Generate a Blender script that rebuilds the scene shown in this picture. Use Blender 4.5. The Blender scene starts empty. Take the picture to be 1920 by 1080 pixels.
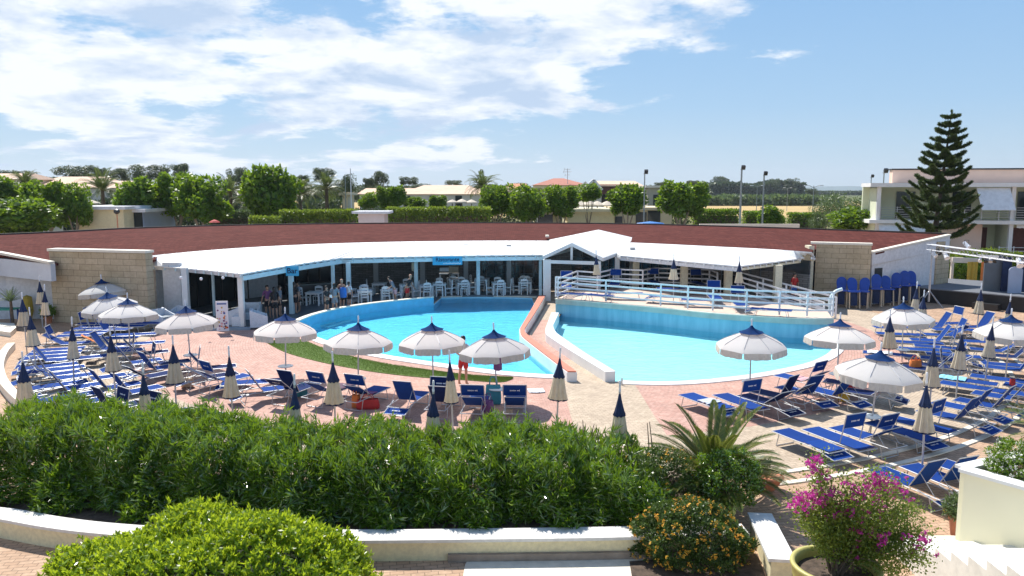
import bpy, math, random
import numpy as np
from mathutils import Vector, Matrix
from mathutils.geometry import tessellate_polygon
random.seed(7); rng = np.random.default_rng(7)
R = math.radians; PI = math.pi
scene = bpy.context.scene
# ---------------------------------------------------------------- camera
HAZE = True
F = 1450.0; CAMZ = 6.7; TH = math.atan(185 / F)
cd = bpy.data.cameras.new('camera'); cam = bpy.data.objects.new('camera', cd)
scene.collection.objects.link(cam); scene.camera = cam
cd.sensor_width = 36; cd.lens = 36 * F / 1920; cd.clip_start = 0.1; cd.clip_end = 40000
cam.location = (0, 0, CAMZ); cam.rotation_euler = (PI / 2 - TH, 0, 0)
def ray(px, py):
    dx = (px - 960) / F; dy = (540 - py) / F
    return Vector((dx, math.cos(TH) + dy * math.sin(TH), -math.sin(TH) + dy * math.cos(TH)))
def P(px, py, z=0.0):                      # point of the photo at a known height
    d = ray(px, py); t = (z - CAMZ) / d.z
    return Vector((d.x * t, d.y * t, z))
def Q(px, py, Y):                          # point of the photo at a known distance
    d = ray(px, py); t = Y / d.y
    return Vector((d.x * t, Y, CAMZ + d.z * t))
# ---------------------------------------------------------------- world, sun, exposure
SUN_EL = R(51); SUN_AZ = Vector((-0.47, 0.88))       # sun stands behind the pool, a little to the left
w = bpy.data.worlds.new('World'); scene.world = w; w.use_nodes = True
nt = w.node_tree; nt.nodes.clear(); N = nt.nodes.new; LK = nt.links.new
def wm(op, a, b=None, c=None, clamp=False):
    n = N('ShaderNodeMath'); n.operation = op; n.use_clamp = clamp
    for i, v in enumerate((a, b, c)):
        if v is None: continue
        if isinstance(v, (int, float)): n.inputs[i].default_value = v
        else: LK(v, n.inputs[i])
    return n.outputs[0]
out = N('ShaderNodeOutputWorld'); bg = N('ShaderNodeBackground'); bg2 = N('ShaderNodeBackground'); mx = N('ShaderNodeMixShader')
sky = N('ShaderNodeTexSky'); sky.sky_type = 'NISHITA'; sky.sun_disc = False
sky.sun_elevation = SUN_EL; sky.sun_rotation = math.atan2(SUN_AZ.x, SUN_AZ.y) % (2 * PI)
sky.air_density = 1.0; sky.dust_density = 0.5; sky.ozone_density = 3.0; sky.altitude = 200
bg.inputs[1].default_value = SKY_STR = 0.10
tc = N('ShaderNodeTexCoord'); sp = N('ShaderNodeSeparateXYZ'); LK(tc.outputs['Generated'], sp.inputs[0])
sr = N('ShaderNodeValToRGB'); LK(sp.outputs[2], sr.inputs[0]); e_ = sr.color_ramp.elements
e_[0].position = 0.0; e_[0].color = (.40, .52, .61, 1); e_[1].position = .26; e_[1].color = (.19, .37, .62, 1)
x_ = e_.new(.10); x_.color = (.27, .44, .63, 1); x_ = e_.new(1.0); x_.color = (.05, .11, .28, 1)
sc_ = N('ShaderNodeVectorMath'); sc_.operation = 'SCALE'; LK(sr.outputs[0], sc_.inputs[0]); sc_.inputs['Scale'].default_value = 1 / SKY_STR
sm_ = N('ShaderNodeMix'); sm_.data_type = 'RGBA'; sm_.inputs[0].default_value = .88; LK(sky.outputs[0], sm_.inputs[6]); LK(sc_.outputs[0], sm_.inputs[7]); LK(sm_.outputs[2], bg.inputs[0])
zz = wm('ADD', wm('MAXIMUM', sp.outputs[2], 0.0), 0.17)
cx = wm('DIVIDE', sp.outputs[0], zz); cy = wm('DIVIDE', sp.outputs[1], zz)
cb = N('ShaderNodeCombineXYZ'); LK(wm('MULTIPLY', cx, 1.0), cb.inputs[0]); LK(cy, cb.inputs[1]); cb.inputs[2].default_value = 3.1
def noise(scale, det, rough, dist=0.0, src=None):
    n = N('ShaderNodeTexNoise'); n.inputs['Scale'].default_value = scale; n.inputs['Detail'].default_value = det
    n.inputs['Roughness'].default_value = rough; n.inputs['Distortion'].default_value = dist
    LK(src or cb.outputs[0], n.inputs['Vector']); return n.outputs['Fac']
n1 = noise(1.35, 10, 0.58, 0.1); n2 = noise(5.5, 9, 0.64, 0.1)
az = wm('DIVIDE', sp.outputs[0], wm('MAXIMUM', sp.outputs[1], 0.15))          # -0.66 .. 0.66 across the photo
# cover falls off towards the right of the photo and towards the horizon
edge = wm('MULTIPLY_ADD', sp.outputs[2], 1.15, 0.045)
m1 = N('ShaderNodeMapRange'); LK(wm('SUBTRACT', az, edge), m1.inputs[0])
m1.inputs[1].default_value = -0.16; m1.inputs[2].default_value = 0.14; m1.inputs[3].default_value = 0.085; m1.inputs[4].default_value = -0.24
m2 = N('ShaderNodeMapRange'); LK(sp.outputs[2], m2.inputs[0])
m2.inputs[1].default_value = 0.015; m2.inputs[2].default_value = 0.125; m2.inputs[3].default_value = -0.17; m2.inputs[4].default_value = 0.01
m4 = N('ShaderNodeMapRange'); LK(sp.outputs[2], m4.inputs[0]); m4.inputs[1].default_value = .3; m4.inputs[2].default_value = .5; m4.inputs[3].default_value = 1; m4.inputs[4].default_value = .15
dens = wm('ADD', wm('ADD', wm('MULTIPLY_ADD', n2, 0.34, -0.17), n1), wm('ADD', m1.outputs[0], m2.outputs[0]))
m3 = N('ShaderNodeMapRange'); LK(dens, m3.inputs[0]); m3.inputs[1].default_value = 0.43; m3.inputs[2].default_value = 0.545; m3.clamp = True
m3.interpolation_type = 'SMOOTHSTEP'
cr = N('ShaderNodeValToRGB'); LK(noise(2.1, 8, 0.6, 0.2), cr.inputs[0])
cr.color_ramp.elements[0].position = 0.38; cr.color_ramp.elements[0].color = (0.48, 0.60, 0.78, 1)
cr.color_ramp.elements[1].position = 0.55; cr.color_ramp.elements[1].color = (0.93, 0.95, 0.98, 1)
LK(cr.outputs[0], bg2.inputs[0]); bg2.inputs[1].default_value = 0.84
LK(wm('MULTIPLY', wm('MULTIPLY', m3.outputs[0], 0.9), m4.outputs[0]), mx.inputs[0]); LK(bg.outputs[0], mx.inputs[1]); LK(bg2.outputs[0], mx.inputs[2]); LK(mx.outputs[0], out.inputs[0])
sd = bpy.data.lights.new('sun', 'SUN'); sd.energy = 5.0; sd.angle = R(0.53); sd.color = (1.0, 0.955, 0.88)
sun = bpy.data.objects.new('sun', sd); scene.collection.objects.link(sun)
sv = Vector((SUN_AZ.x * math.cos(SUN_EL), SUN_AZ.y * math.cos(SUN_EL), math.sin(SUN_EL)))
sun.rotation_euler = sv.to_track_quat('Z', 'Y').to_euler(); sun.location = sv * 50
vs = scene.view_settings; vs.view_transform = 'Standard'; vs.look = 'None'; vs.exposure = 0.45; vs.gamma = 1
# ---------------------------------------------------------------- helpers
COL = scene.collection
def tag(o, label=None, cat=None, group=None, kind=None):
    if label: o['label'] = label
    if cat: o['category'] = cat
    if group: o['group'] = group
    if kind: o['kind'] = kind
    return o
def empty(name, loc=(0, 0, 0), rz=0.0):
    o = bpy.data.objects.new(name, None); COL.objects.link(o); o.location = loc; o.rotation_euler = (0, 0, rz)
    o.empty_display_size = 0.2; return o
def children(o): return [c for c in list(o.children)]
def copy_tree(o, parent=None):
    c = o.copy(); COL.objects.link(c)
    if parent: c.parent = parent; c.matrix_parent_inverse = o.matrix_parent_inverse
    for ch in children(o): copy_tree(ch, c)
    return c
def link(name, me, m=None, parent=None, loc=None):
    o = bpy.data.objects.new(name, me); COL.objects.link(o)
    if m: me.materials.append(m)
    if parent: o.parent = parent
    if loc is not None: o.location = loc
    return o
class MB:
    def __init__(s): s.v = []; s.f = []
    def add(s, vs, fs):
        b = len(s.v); s.v += [tuple(v) for v in vs]; s.f += [tuple(i + b for i in f) for f in fs]; return s
    def box(s, c, d, rz=0.0, M=None):
        x, y, z = d[0] / 2, d[1] / 2, d[2] / 2
        vs = [Vector((a * x, b * y, e * z)) for e in (-1, 1) for b in (-1, 1) for a in (-1, 1)]
        m = M if M is not None else Matrix.Rotation(rz, 3, 'Z')
        vs = [m @ v + Vector(c) for v in vs]
        return s.add(vs, [(0, 2, 3, 1), (4, 5, 7, 6), (0, 1, 5, 4), (2, 6, 7, 3), (0, 4, 6, 2), (1, 3, 7, 5)])
    def bar(s, a, b, w=0.05, h=None):
        a = Vector(a); b = Vector(b); d = b - a; L = d.length
        if L < 1e-6: return s
        q = d.to_track_quat('X', 'Z').to_matrix()
        return s.box((a + b) / 2, (L, w, h or w), M=q)
    def tube(s, pts, r, n=6, cap=True):
        pts = [Vector(p) for p in pts]; k = len(pts)
        rs = r if hasattr(r, '__len__') else [r] * k
        vs = []; up = Vector((0.13, 0.21, 0.97)); prev = None
        for i, p in enumerate(pts):
            d = (pts[min(i + 1, k - 1)] - pts[max(i - 1, 0)]).normalized()
            a = d.cross(up if prev is None else prev)
            if a.length < 1e-4: a = d.cross(Vector((1, 0, 0)))
            a.normalize(); b = d.cross(a).normalized(); prev = a.cross(d).normalized() if prev is not None else up
            for j in range(n):
                t = 2 * PI * j / n; vs.append(p + (a * math.cos(t) + b * math.sin(t)) * rs[i])
        fs = [(i * n + j, i * n + (j + 1) % n, (i + 1) * n + (j + 1) % n, (i + 1) * n + j) for i in range(k - 1) for j in range(n)]
        if cap: fs += [tuple(range(n - 1, -1, -1)), tuple((k - 1) * n + j for j in range(n))]
        return s.add(vs, fs)
    def lathe(s, prof, n=16, c=(0, 0, 0), sx=1, sy=1, wob=None):
        vs = []
        for (r, z) in prof:
            for j in range(n):
                t = 2 * PI * j / n; rr = r * (wob(t, z) if wob else 1)
                vs.append((c[0] + rr * math.cos(t) * sx, c[1] + rr * math.sin(t) * sy, c[2] + z))
        k = len(prof)
        return s.add(vs, [(i * n + j, i * n + (j + 1) % n, (i + 1) * n + (j + 1) % n, (i + 1) * n + j) for i in range(k - 1) for j in range(n)])
    def sheet(s, outer, holes=(), z=None):
        loops = [[Vector(p) for p in outer]] + [[Vector(p) for p in h] for h in holes]
        flat = [Vector((p.x, p.y, 0)) for l in loops for p in l]
        tris = tessellate_polygon([[Vector((p.x, p.y, 0)) for p in l] for l in loops])
        vs = [Vector((p.x, p.y, p.z if z is None else z)) for l in loops for p in l]
        fs = []
        for a, b, c in tris:
            n = (flat[b] - flat[a]).cross(flat[c] - flat[a]).z
            fs.append((a, b, c) if n > 0 else (a, c, b))
        return s.add(vs, fs)
    def prism(s, poly, z0, z1, bottom=True):
        poly = [Vector((p[0], p[1], 0)) for p in poly]
        ar = sum(poly[i].x * poly[(i + 1) % len(poly)].y - poly[(i + 1) % len(poly)].x * poly[i].y for i in range(len(poly)))
        if ar < 0: poly = poly[::-1]
        n = len(poly); s.sheet(poly, z=z1)
        b = [(p.x, p.y, z0) for p in poly] + [(p.x, p.y, z1) for p in poly]
        s.add(b, [(i, (i + 1) % n, n + (i + 1) % n, n + i) for i in range(n)])
        if bottom: s.add([(p.x, p.y, z0) for p in poly[::-1]], [tuple(range(n))] if n < 5 else [])
        return s
    def strip(s, A, B):                    # ribbon of quads between two point rows
        n = len(A); return s.add(list(A) + list(B), [(i, i + 1, n + i + 1, n + i) for i in range(n - 1)])
    def slab(s, A, B, t):                  # ribbon with thickness t downwards
        dn = Vector((0, 0, -t)); A = [Vector(a) for a in A]; B = [Vector(b) for b in B]
        A2 = [a + dn for a in A]; B2 = [b + dn for b in B]
        s.strip(A, B); s.strip(B2, A2); s.strip(A2, A); s.strip(B, B2)
        s.add([A[0], B[0], B2[0], A2[0]], [(0, 1, 2, 3)]); s.add([A[-1], B[-1], B2[-1], A2[-1]], [(3, 2, 1, 0)]); return s
    def wall(s, pts, z0, z1, t=0.2):       # upright wall along a row of ground points
        pts = [Vector((p[0], p[1], 0)) for p in pts]; k = len(pts); L = []; Rr = []
        for i in range(k):
            d = (pts[min(i + 1, k - 1)] - pts[max(i - 1, 0)]).normalized(); nn = Vector((-d.y, d.x, 0)) * t / 2
            L.append(pts[i] + nn); Rr.append(pts[i] - nn)
        f = lambda L, z: [Vector((p.x, p.y, z[i] if hasattr(z, '__len__') else z)) for i, p in enumerate(L)]
        a, b, c, d = f(L, z0), f(L, z1), f(Rr, z1), f(Rr, z0)
        s.strip(a, b); s.strip(b, c); s.strip(c, d)
        s.add([a[0], b[0], c[0], d[0]], [(0, 1, 2, 3)]); s.add([a[-1], b[-1], c[-1], d[-1]], [(3, 2, 1, 0)]); return s
    def build(s, name, m, parent=None, loc=None, smooth=False, bevel=0):
        me = bpy.data.meshes.new(name); me.from_pydata(s.v, [], s.f); me.update()
        if smooth: me.polygons.foreach_set('use_smooth', [True] * len(me.polygons))
        o = link(name, me, m, parent, loc)
        if bevel:
            b = o.modifiers.new('bevel', 'BEVEL'); b.width = bevel; b.segments = 2; b.limit_method = 'ANGLE'
        return o
def crom(pts, n=8, closed=False):
    pts = [Vector(p) for p in pts]; k = len(pts); o = []
    for i in range(k if closed else k - 1):
        if closed: p0, p1, p2, p3 = (pts[(i + j) % k] for j in (-1, 0, 1, 2))
        else: p0, p1, p2, p3 = pts[max(i - 1, 0)], pts[i], pts[i + 1], pts[min(i + 2, k - 1)]
        for j in range(n):
            t = j / n
            o.append(0.5 * ((2 * p1) + (p2 - p0) * t + (2 * p0 - 5 * p1 + 4 * p2 - p3) * t * t + (3 * p1 - p0 - 3 * p2 + p3) * t ** 3))
    if not closed: o.append(pts[-1])
    return o
def resample(pts, n):
    pts = [Vector(p) for p in pts]; L = [0]
    for a, b in zip(pts, pts[1:]): L.append(L[-1] + (b - a).length)
    o = []; j = 0
    for i in range(n):
        t = L[-1] * i / (n - 1)
        while j < len(L) - 2 and L[j + 1] < t: j += 1
        s = (t - L[j]) / max(L[j + 1] - L[j], 1e-9); o.append(pts[j].lerp(pts[j + 1], min(max(s, 0), 1)))
    return o
def quads(V, name, m, parent=None, loc=None, smooth=False):       # V: (n,4,3) leaf quads
    n = len(V); me = bpy.data.meshes.new(name)
    me.vertices.add(n * 4); me.vertices.foreach_set('co', V.reshape(-1).astype(np.float32))
    me.loops.add(n * 4); me.loops.foreach_set('vertex_index', np.arange(n * 4, dtype=np.int32))
    me.polygons.add(n); me.polygons.foreach_set('loop_start', np.arange(0, n * 4, 4, dtype=np.int32))
    me.polygons.foreach_set('loop_total', np.full(n, 4, dtype=np.int32)); me.update(calc_edges=True); me.validate()
    return link(name, me, m, parent, loc)
def unit(a): return a / np.maximum(np.linalg.norm(a, axis=-1, keepdims=True), 1e-9)
def leafq(C, D, Nn, L, W):                 # leaves from base C along D, normal about Nn
    D = unit(D); S = unit(np.cross(D, Nn)); L = np.asarray(L).reshape(-1, 1); W = np.asarray(W).reshape(-1, 1)
    return np.stack([C, C + D * L * .45 - S * W / 2, C + D * L, C + D * L * .45 + S * W / 2], 1)
def rnd_dir(n): return unit(rng.normal(size=(n, 3)))
# ---------------------------------------------------------------- materials
def newmat(name):
    m = bpy.data.materials.new(name); m.use_nodes = True; t = m.node_tree
    return m, t, t.nodes['Principled BSDF'], t.nodes['Material Output']
def nd(t, kind, **kw):
    n = t.nodes.new(kind)
    for k, v in kw.items():
        if k in ('operation', 'blend_type', 'data_type', 'noise_dimensions', 'wave_type', 'bands_direction', 'feature'): setattr(n, k, v)
        else:
            key = int(k[1:]) if k[0] == 'i' and k[1:].isdigit() else k.replace('_', ' ')
            if isinstance(v, bpy.types.NodeSocket): t.links.new(v, n.inputs[key])
            else: n.inputs[key].default_value = v
    return n
def ramp(t, fac, stops):
    n = t.nodes.new('ShaderNodeValToRGB'); t.links.new(fac, n.inputs[0]); e = n.color_ramp.elements
    while len(e) < len(stops): e.new(0.5)
    for x, (p, c) in zip(e, stops): x.position = p; x.color = (*c, 1)
    return n.outputs[0]
def mixc(t, fac, a, b, mode='MIX'):
    n = t.nodes.new('ShaderNodeMix'); n.data_type = 'RGBA'; n.blend_type = mode
    for s, v in ((n.inputs[0], fac), (n.inputs[6], a), (n.inputs[7], b)):
        if isinstance(v, bpy.types.NodeSocket): t.links.new(v, s)
        elif isinstance(v, tuple): s.default_value = (*v, 1)
        else: s.default_value = v
    return n.outputs[2]
def mth(t, op, a, b=None, c=None):
    n = t.nodes.new('ShaderNodeMath'); n.operation = op
    for i, v in enumerate((a, b, c)):
        if v is None: continue
        if isinstance(v, (int, float)): n.inputs[i].default_value = v
        else: t.links.new(v, n.inputs[i])
    return n.outputs[0]
def bump(t, b, h, s=0.3, d=0.02):
    n = t.nodes.new('ShaderNodeBump'); n.inputs['Strength'].default_value = s; n.inputs['Distance'].default_value = d
    t.links.new(h, n.inputs['Height']); t.links.new(n.outputs[0], b.inputs['Normal'])
def pos(t): return t.nodes.new('ShaderNodeNewGeometry').outputs['Position']
def tno(t, vec, scale, det=4, rough=.55):
    n = t.nodes.new('ShaderNodeTexNoise'); n.inputs['Scale'].default_value = scale; n.inputs['Detail'].default_value = det; n.inputs['Roughness'].default_value = rough
    if vec is not None: t.links.new(vec, n.inputs['Vector'])
    return n.outputs['Fac']
def plain(name, c, rough=0.6, var=0.12, sc=3.0, metal=0.0, bmp=0.0, spec=0.5, obj=False, fine=0):
    m, t, b, o = newmat(name)
    v = t.nodes.new('ShaderNodeTexCoord').outputs['Object'] if obj else pos(t)
    f = tno(t, v, sc, 6, .62); lo = tuple(max(x * (1 - var * 1.6), 0) for x in c); hi = tuple(min(x * (1 + var), 1) for x in c)
    col = ramp(t, f, [(0.3, lo), (0.68, hi)])
    if fine: col = mixc(t, 0.5, col, ramp(t, tno(t, v, fine, 3), [(.35, tuple(x * .8 for x in c)), (.65, tuple(min(x * 1.1, 1) for x in c))]))
    if obj:
        oi = t.nodes.new('ShaderNodeObjectInfo'); col = mixc(t, 1.0, col, ramp(t, oi.outputs['Random'], [(0, (.80, .81, .83)), (1, (1.1, 1.08, 1.05))]), 'MULTIPLY')
    t.links.new(col, b.inputs['Base Color'])
    b.inputs['Roughness'].default_value = rough; b.inputs['Metallic'].default_value = metal; b.inputs['Specular IOR Level'].default_value = spec
    if bmp: bump(t, b, tno(t, v, sc * 8, 5), bmp)
    return m
def translucent(m, amt, col=None):
    t = m.node_tree; b = t.nodes['Principled BSDF']; o = t.nodes['Material Output']
    tr = t.nodes.new('ShaderNodeBsdfTranslucent'); mx = t.nodes.new('ShaderNodeMixShader'); mx.inputs[0].default_value = amt
    if col: tr.inputs[0].default_value = (*col, 1)
    elif b.inputs['Base Color'].links: t.links.new(b.inputs['Base Color'].links[0].from_socket, tr.inputs[0])
    t.links.new(b.outputs[0], mx.inputs[1]); t.links.new(tr.outputs[0], mx.inputs[2]); t.links.new(mx.outputs[0], o.inputs[0]); return m
def leafmat(name, cols, rough=0.42, tr=0.3, trc=None, spec=0.5):
    m, t, b, o = newmat(name); g = t.nodes.new('ShaderNodeNewGeometry')
    k = len(cols); c = ramp(t, g.outputs['Random Per Island'], [(i / max(k - 1, 1), cc) for i, cc in enumerate(cols)])
    t.links.new(c, b.inputs['Base Color']); b.inputs['Roughness'].default_value = rough; b.inputs['Specular IOR Level'].default_value = spec
    return translucent(m, tr, trc)
M = {}
M['white'] = plain('white_paint', (.80, .80, .79), .5, .05, 1.2)
M['white_metal'] = plain('white_enamel_metal', (.78, .79, .80), .35, .05, 4)
M['canopy_white'] = plain('white_canopy_sheet', (.80, .80, .79), .55, .04, .7, fine=3)
M['paleblue'] = plain('pale_blue_paint', (.62, .79, .84), .45, .06, 3)
M['alu'] = plain('brushed_aluminium', (.50, .51, .53), .4, .08, 8, metal=.5)
M['cream'] = plain('cream_render', (.80, .70, .44), .8, .11, 1.5, bmp=.1, fine=14)
M['creamlight'] = plain('light_cream_render', (.80, .74, .55), .8, .05, 1.5, bmp=.08, fine=12)
M['wallwhite'] = plain('white_render', (.72, .73, .75), .85, .08, .8, bmp=.06, fine=6)
M['verge'] = plain('pale_verge_trim', (.80, .74, .62), .7, .06, 3)
M['dark'] = plain('dark_frame', (.02, .022, .025), .4, .2, 3)
M['black'] = plain('black_stage_cloth', (.018, .018, .02), .7, .3, 2)
M['navy'] = translucent(plain('navy_canvas', (.012, .03, .10), .75, .2, 9, obj=True), .12)
M['navylit'] = translucent(plain('lit_navy_canvas', (.008, .038, .14), .9, .18, 9, spec=.1, obj=True), .06)  # lit copy of the navy canvas, sunlight put into its colour
M['canvas'] = translucent(plain('off_white_canvas', (.90, .89, .86), .8, .02, 5, obj=True), .46, (.97, .95, .90))
M['valance'] = translucent(plain('shaded_valance', (.62, .58, .52), .85, .10, 14, obj=True), .2, (.7, .64, .52))  # shade on the hanging edge put into the colour, darker than the canvas
M['beige'] = translucent(plain('cream_canvas_folded', (.76, .68, .52), .85, .09, 7, obj=True), .2, (.85, .7, .48))
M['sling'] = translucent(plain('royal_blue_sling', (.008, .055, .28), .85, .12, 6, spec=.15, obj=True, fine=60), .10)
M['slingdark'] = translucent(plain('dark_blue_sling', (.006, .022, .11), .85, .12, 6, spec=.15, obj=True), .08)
M['print'] = plain('white_print', (.78, .8, .84), .6, .05, 30)
M['terracotta'] = plain('terracotta', (.45, .17, .09), .75, .14, 6, bmp=.1, obj=True)
M['yellowpot'] = plain('yellow_glazed_pot', (.62, .56, .17), .45, .14, 5, obj=True, fine=30)
M['soil'] = plain('dark_soil', (.10, .07, .05), .95, .35, 9, bmp=.6)
M['orange'] = plain('orange_red_paint', (.62, .20, .12), .6, .12, 2.5, bmp=.05, fine=9)
M['trunk'] = plain('brown_bark', (.14, .10, .07), .9, .3, 8, bmp=.5)
M['palebark'] = plain('pale_bark', (.33, .27, .21), .9, .2, 6, bmp=.4)
M['skin'] = plain('skin', (.50, .28, .19), .55, .06, 8, obj=True)
M['hair'] = plain('dark_hair', (.02, .015, .012), .6, .2, 20, obj=True)
M['greyhair'] = plain('grey_hair', (.25, .24, .22), .6, .2, 20, obj=True)
for k, c in dict(red=(.50, .03, .03), tshirt=(.72, .73, .76), black_cloth=(.02, .02, .025), blue_cloth=(.03, .10, .36), grey_cloth=(.25, .27, .32), teal=(.05, .28, .36),
                 pink=(.62, .38, .42), orange_cloth=(.75, .22, .05), yellow=(.62, .42, .05), green=(.05, .30, .22), purple=(.22, .08, .22), paletowel=(.75, .80, .86), sand=(.62, .48, .34), wood=(.34, .25, .15)).items():
    M[k] = plain(k, c, .75, .1, 7, obj=True)
M['brown_roof_edge'] = plain('dark_gutter', (.06, .045, .04), .6, .2, 2)
M['dirtyred'] = plain('terracotta_roof', (.42, .15, .10), .8, .12, .6, fine=4)
M['pinkwall'] = plain('pink_render', (.84, .60, .48), .85, .05, .5)
M['greenwhite'] = plain('pale_green_render', (.66, .70, .52), .85, .05, .5)
M['bldcream'] = plain('far_cream_render', (.74, .62, .42), .85, .06, .3)
M['bldpale'] = plain('far_pale_render', (.74, .68, .58), .85, .06, .3)
M['peachroof'] = plain('far_peach_roof', (.72, .50, .36), .85, .12, .4, fine=1.5)
M['glassdark'] = plain('dark_window', (.02, .03, .035), .12, .3, .5)
M['shutter'] = plain('dark_red_shutter', (.12, .04, .035), .6, .15, 3)
M['greypanel'] = plain('grey_panel', (.13, .15, .17), .7, .1, 1)
M['bluegrey'] = plain('pale_blue_grey_panel', (.36, .42, .55), .7, .06, 1)
M['straw'] = plain('straw_parasol', (.72, .62, .50), .85, .08, 1.5)
# paving: courses laid round the pool; pink round the pool, beige outside it, tan herring beyond the kerb
CX, CY = 0.3, 37.0
def paving():
    m, t, b, o = newmat('clay_pavers'); p = pos(t); s = t.nodes.new('ShaderNodeSeparateXYZ'); t.links.new(p, s.inputs[0])
    x = mth(t, 'SUBTRACT', s.outputs[0], CX); y = mth(t, 'SUBTRACT', s.outputs[1], CY)
    r = mth(t, 'SQRT', mth(t, 'ADD', mth(t, 'MULTIPLY', x, x), mth(t, 'MULTIPLY', y, y)))
    a = mth(t, 'MULTIPLY', mth(t, 'ARCTAN2', x, mth(t, 'MULTIPLY', y, -1)), 17.0)
    c = t.nodes.new('ShaderNodeCombineXYZ'); t.links.new(a, c.inputs[0]); t.links.new(r, c.inputs[1])
    def brick(vec, bw, bh, c1, c2, mo):
        n = t.nodes.new('ShaderNodeTexBrick'); t.links.new(vec, n.inputs['Vector']); n.inputs['Scale'].default_value = 1
        n.inputs['Brick Width'].default_value = bw; n.inputs['Row Height'].default_value = bh; n.inputs['Mortar Size'].default_value = .007
        n.inputs['Color1'].default_value = (*c1, 1); n.inputs['Color2'].default_value = (*c2, 1); n.inputs['Mortar'].default_value = (*mo, 1); n.inputs['Bias'].default_value = -.1
        return n
    pk = brick(c.outputs[0], .22, .11, (.55, .32, .26), (.64, .41, .34), (.32, .21, .18))
    bg_ = brick(c.outputs[0], .22, .11, (.52, .42, .32), (.62, .51, .39), (.34, .27, .20))
    mp = t.nodes.new('ShaderNodeMapping'); t.links.new(p, mp.inputs[0]); mp.inputs['Rotation'].default_value = (0, 0, R(-10))
    tn = brick(mp.outputs[0], .24, .12, (.50, .33, .22), (.60, .42, .29), (.24, .16, .11))
    nz = tno(t, p, .9, 4)
    rr = mth(t, 'ADD', r, mth(t, 'MULTIPLY', mth(t, 'SUBTRACT', nz, .5), .3))
    inwedge = mth(t, 'MULTIPLY', mth(t, 'COMPARE', s.outputs[0], 3.0, 1.25), mth(t, 'LESS_THAN', s.outputs[1], 30.0))
    nearb = mth(t, 'MULTIPLY', mth(t, 'GREATER_THAN', s.outputs[1], 39.5), 1.0)
    f1 = mth(t, 'MAXIMUM', mth(t, 'MAXIMUM', mth(t, 'GREATER_THAN', rr, 16.9), inwedge), nearb)
    c1 = mixc(t, f1, pk.outputs[0], bg_.outputs[0])
    c2 = mixc(t, mth(t, 'GREATER_THAN', r, 20.15), c1, tn.outputs[0])
    c3 = mixc(t, 1.0, c2, ramp(t, tno(t, p, 1.3, 6, .65), [(.3, (.80, .79, .78)), (.7, (1.06, 1.05, 1.03))]), 'MULTIPLY')
    c4 = mixc(t, .6, c3, ramp(t, tno(t, p, 9, 3, .6), [(.32, (.72, .70, .68)), (.62, (1.05, 1.05, 1.05))]), 'MULTIPLY')
    t.links.new(c4, b.inputs['Base Color']); b.inputs['Roughness'].default_value = .8; b.inputs['Specular IOR Level'].default_value = .3
    bump(t, b, mixc(t, .5, pk.outputs['Fac'], tno(t, p, 30, 3)), -.25, .01); return m
M['paving'] = paving()
def stone(name, c1, c2, mo, bw, bh, axis='x', dirt=.6, rot=0):
    m, t, b, o = newmat(name); v = t.nodes.new('ShaderNodeUVMap').outputs[0] if axis == 'uv' else pos(t)
    s = t.nodes.new('ShaderNodeSeparateXYZ'); t.links.new(v, s.inputs[0]); c = t.nodes.new('ShaderNodeCombineXYZ')
    if rot: hx = mth(t, 'ADD', mth(t, 'MULTIPLY', s.outputs[0], math.cos(rot)), mth(t, 'MULTIPLY', s.outputs[1], math.sin(rot)))
    else: hx = s.outputs[0]
    t.links.new(hx, c.inputs[0]); t.links.new(s.outputs[2], c.inputs[1])
    n = t.nodes.new('ShaderNodeTexBrick'); t.links.new(c.outputs[0], n.inputs['Vector']); n.inputs['Scale'].default_value = 1
    n.inputs['Brick Width'].default_value = bw; n.inputs['Row Height'].default_value = bh; n.inputs['Mortar Size'].default_value = .012; n.inputs['Mortar Smooth'].default_value = .4
    n.inputs['Color1'].default_value = (*c1, 1); n.inputs['Color2'].default_value = (*c2, 1); n.inputs['Mortar'].default_value = (*mo, 1)
    p = pos(t); f = ramp(t, tno(t, p, 1.1, 8, .68), [(.3, (.66, .62, .56)), (.62, (1.08, 1.07, 1.05))])
    g = ramp(t, tno(t, p, 7, 5, .7), [(.3, (.78, .76, .74)), (.6, (1.05, 1.05, 1.05))])
    c = mixc(t, dirt, mixc(t, dirt, n.outputs[0], f, 'MULTIPLY'), g, 'MULTIPLY')
    t.links.new(c, b.inputs['Base Color']); b.inputs['Roughness'].default_value = .88
    bump(t, b, mixc(t, .5, n.outputs['Fac'], tno(t, p, 14, 5)), -.4, .02); return m
M['stone'] = stone('sandstone_blocks', (.52, .42, .28), (.60, .49, .34), (.26, .20, .13), .72, .30)
M['darkstone'] = stone('grey_split_stone', (.16, .17, .17), (.24, .25, .25), (.07, .07, .07), .4, .12)
M['woodblind'] = plain('pinkish_white_wall', (.62, .52, .50), .8, .06, 1)
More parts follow.
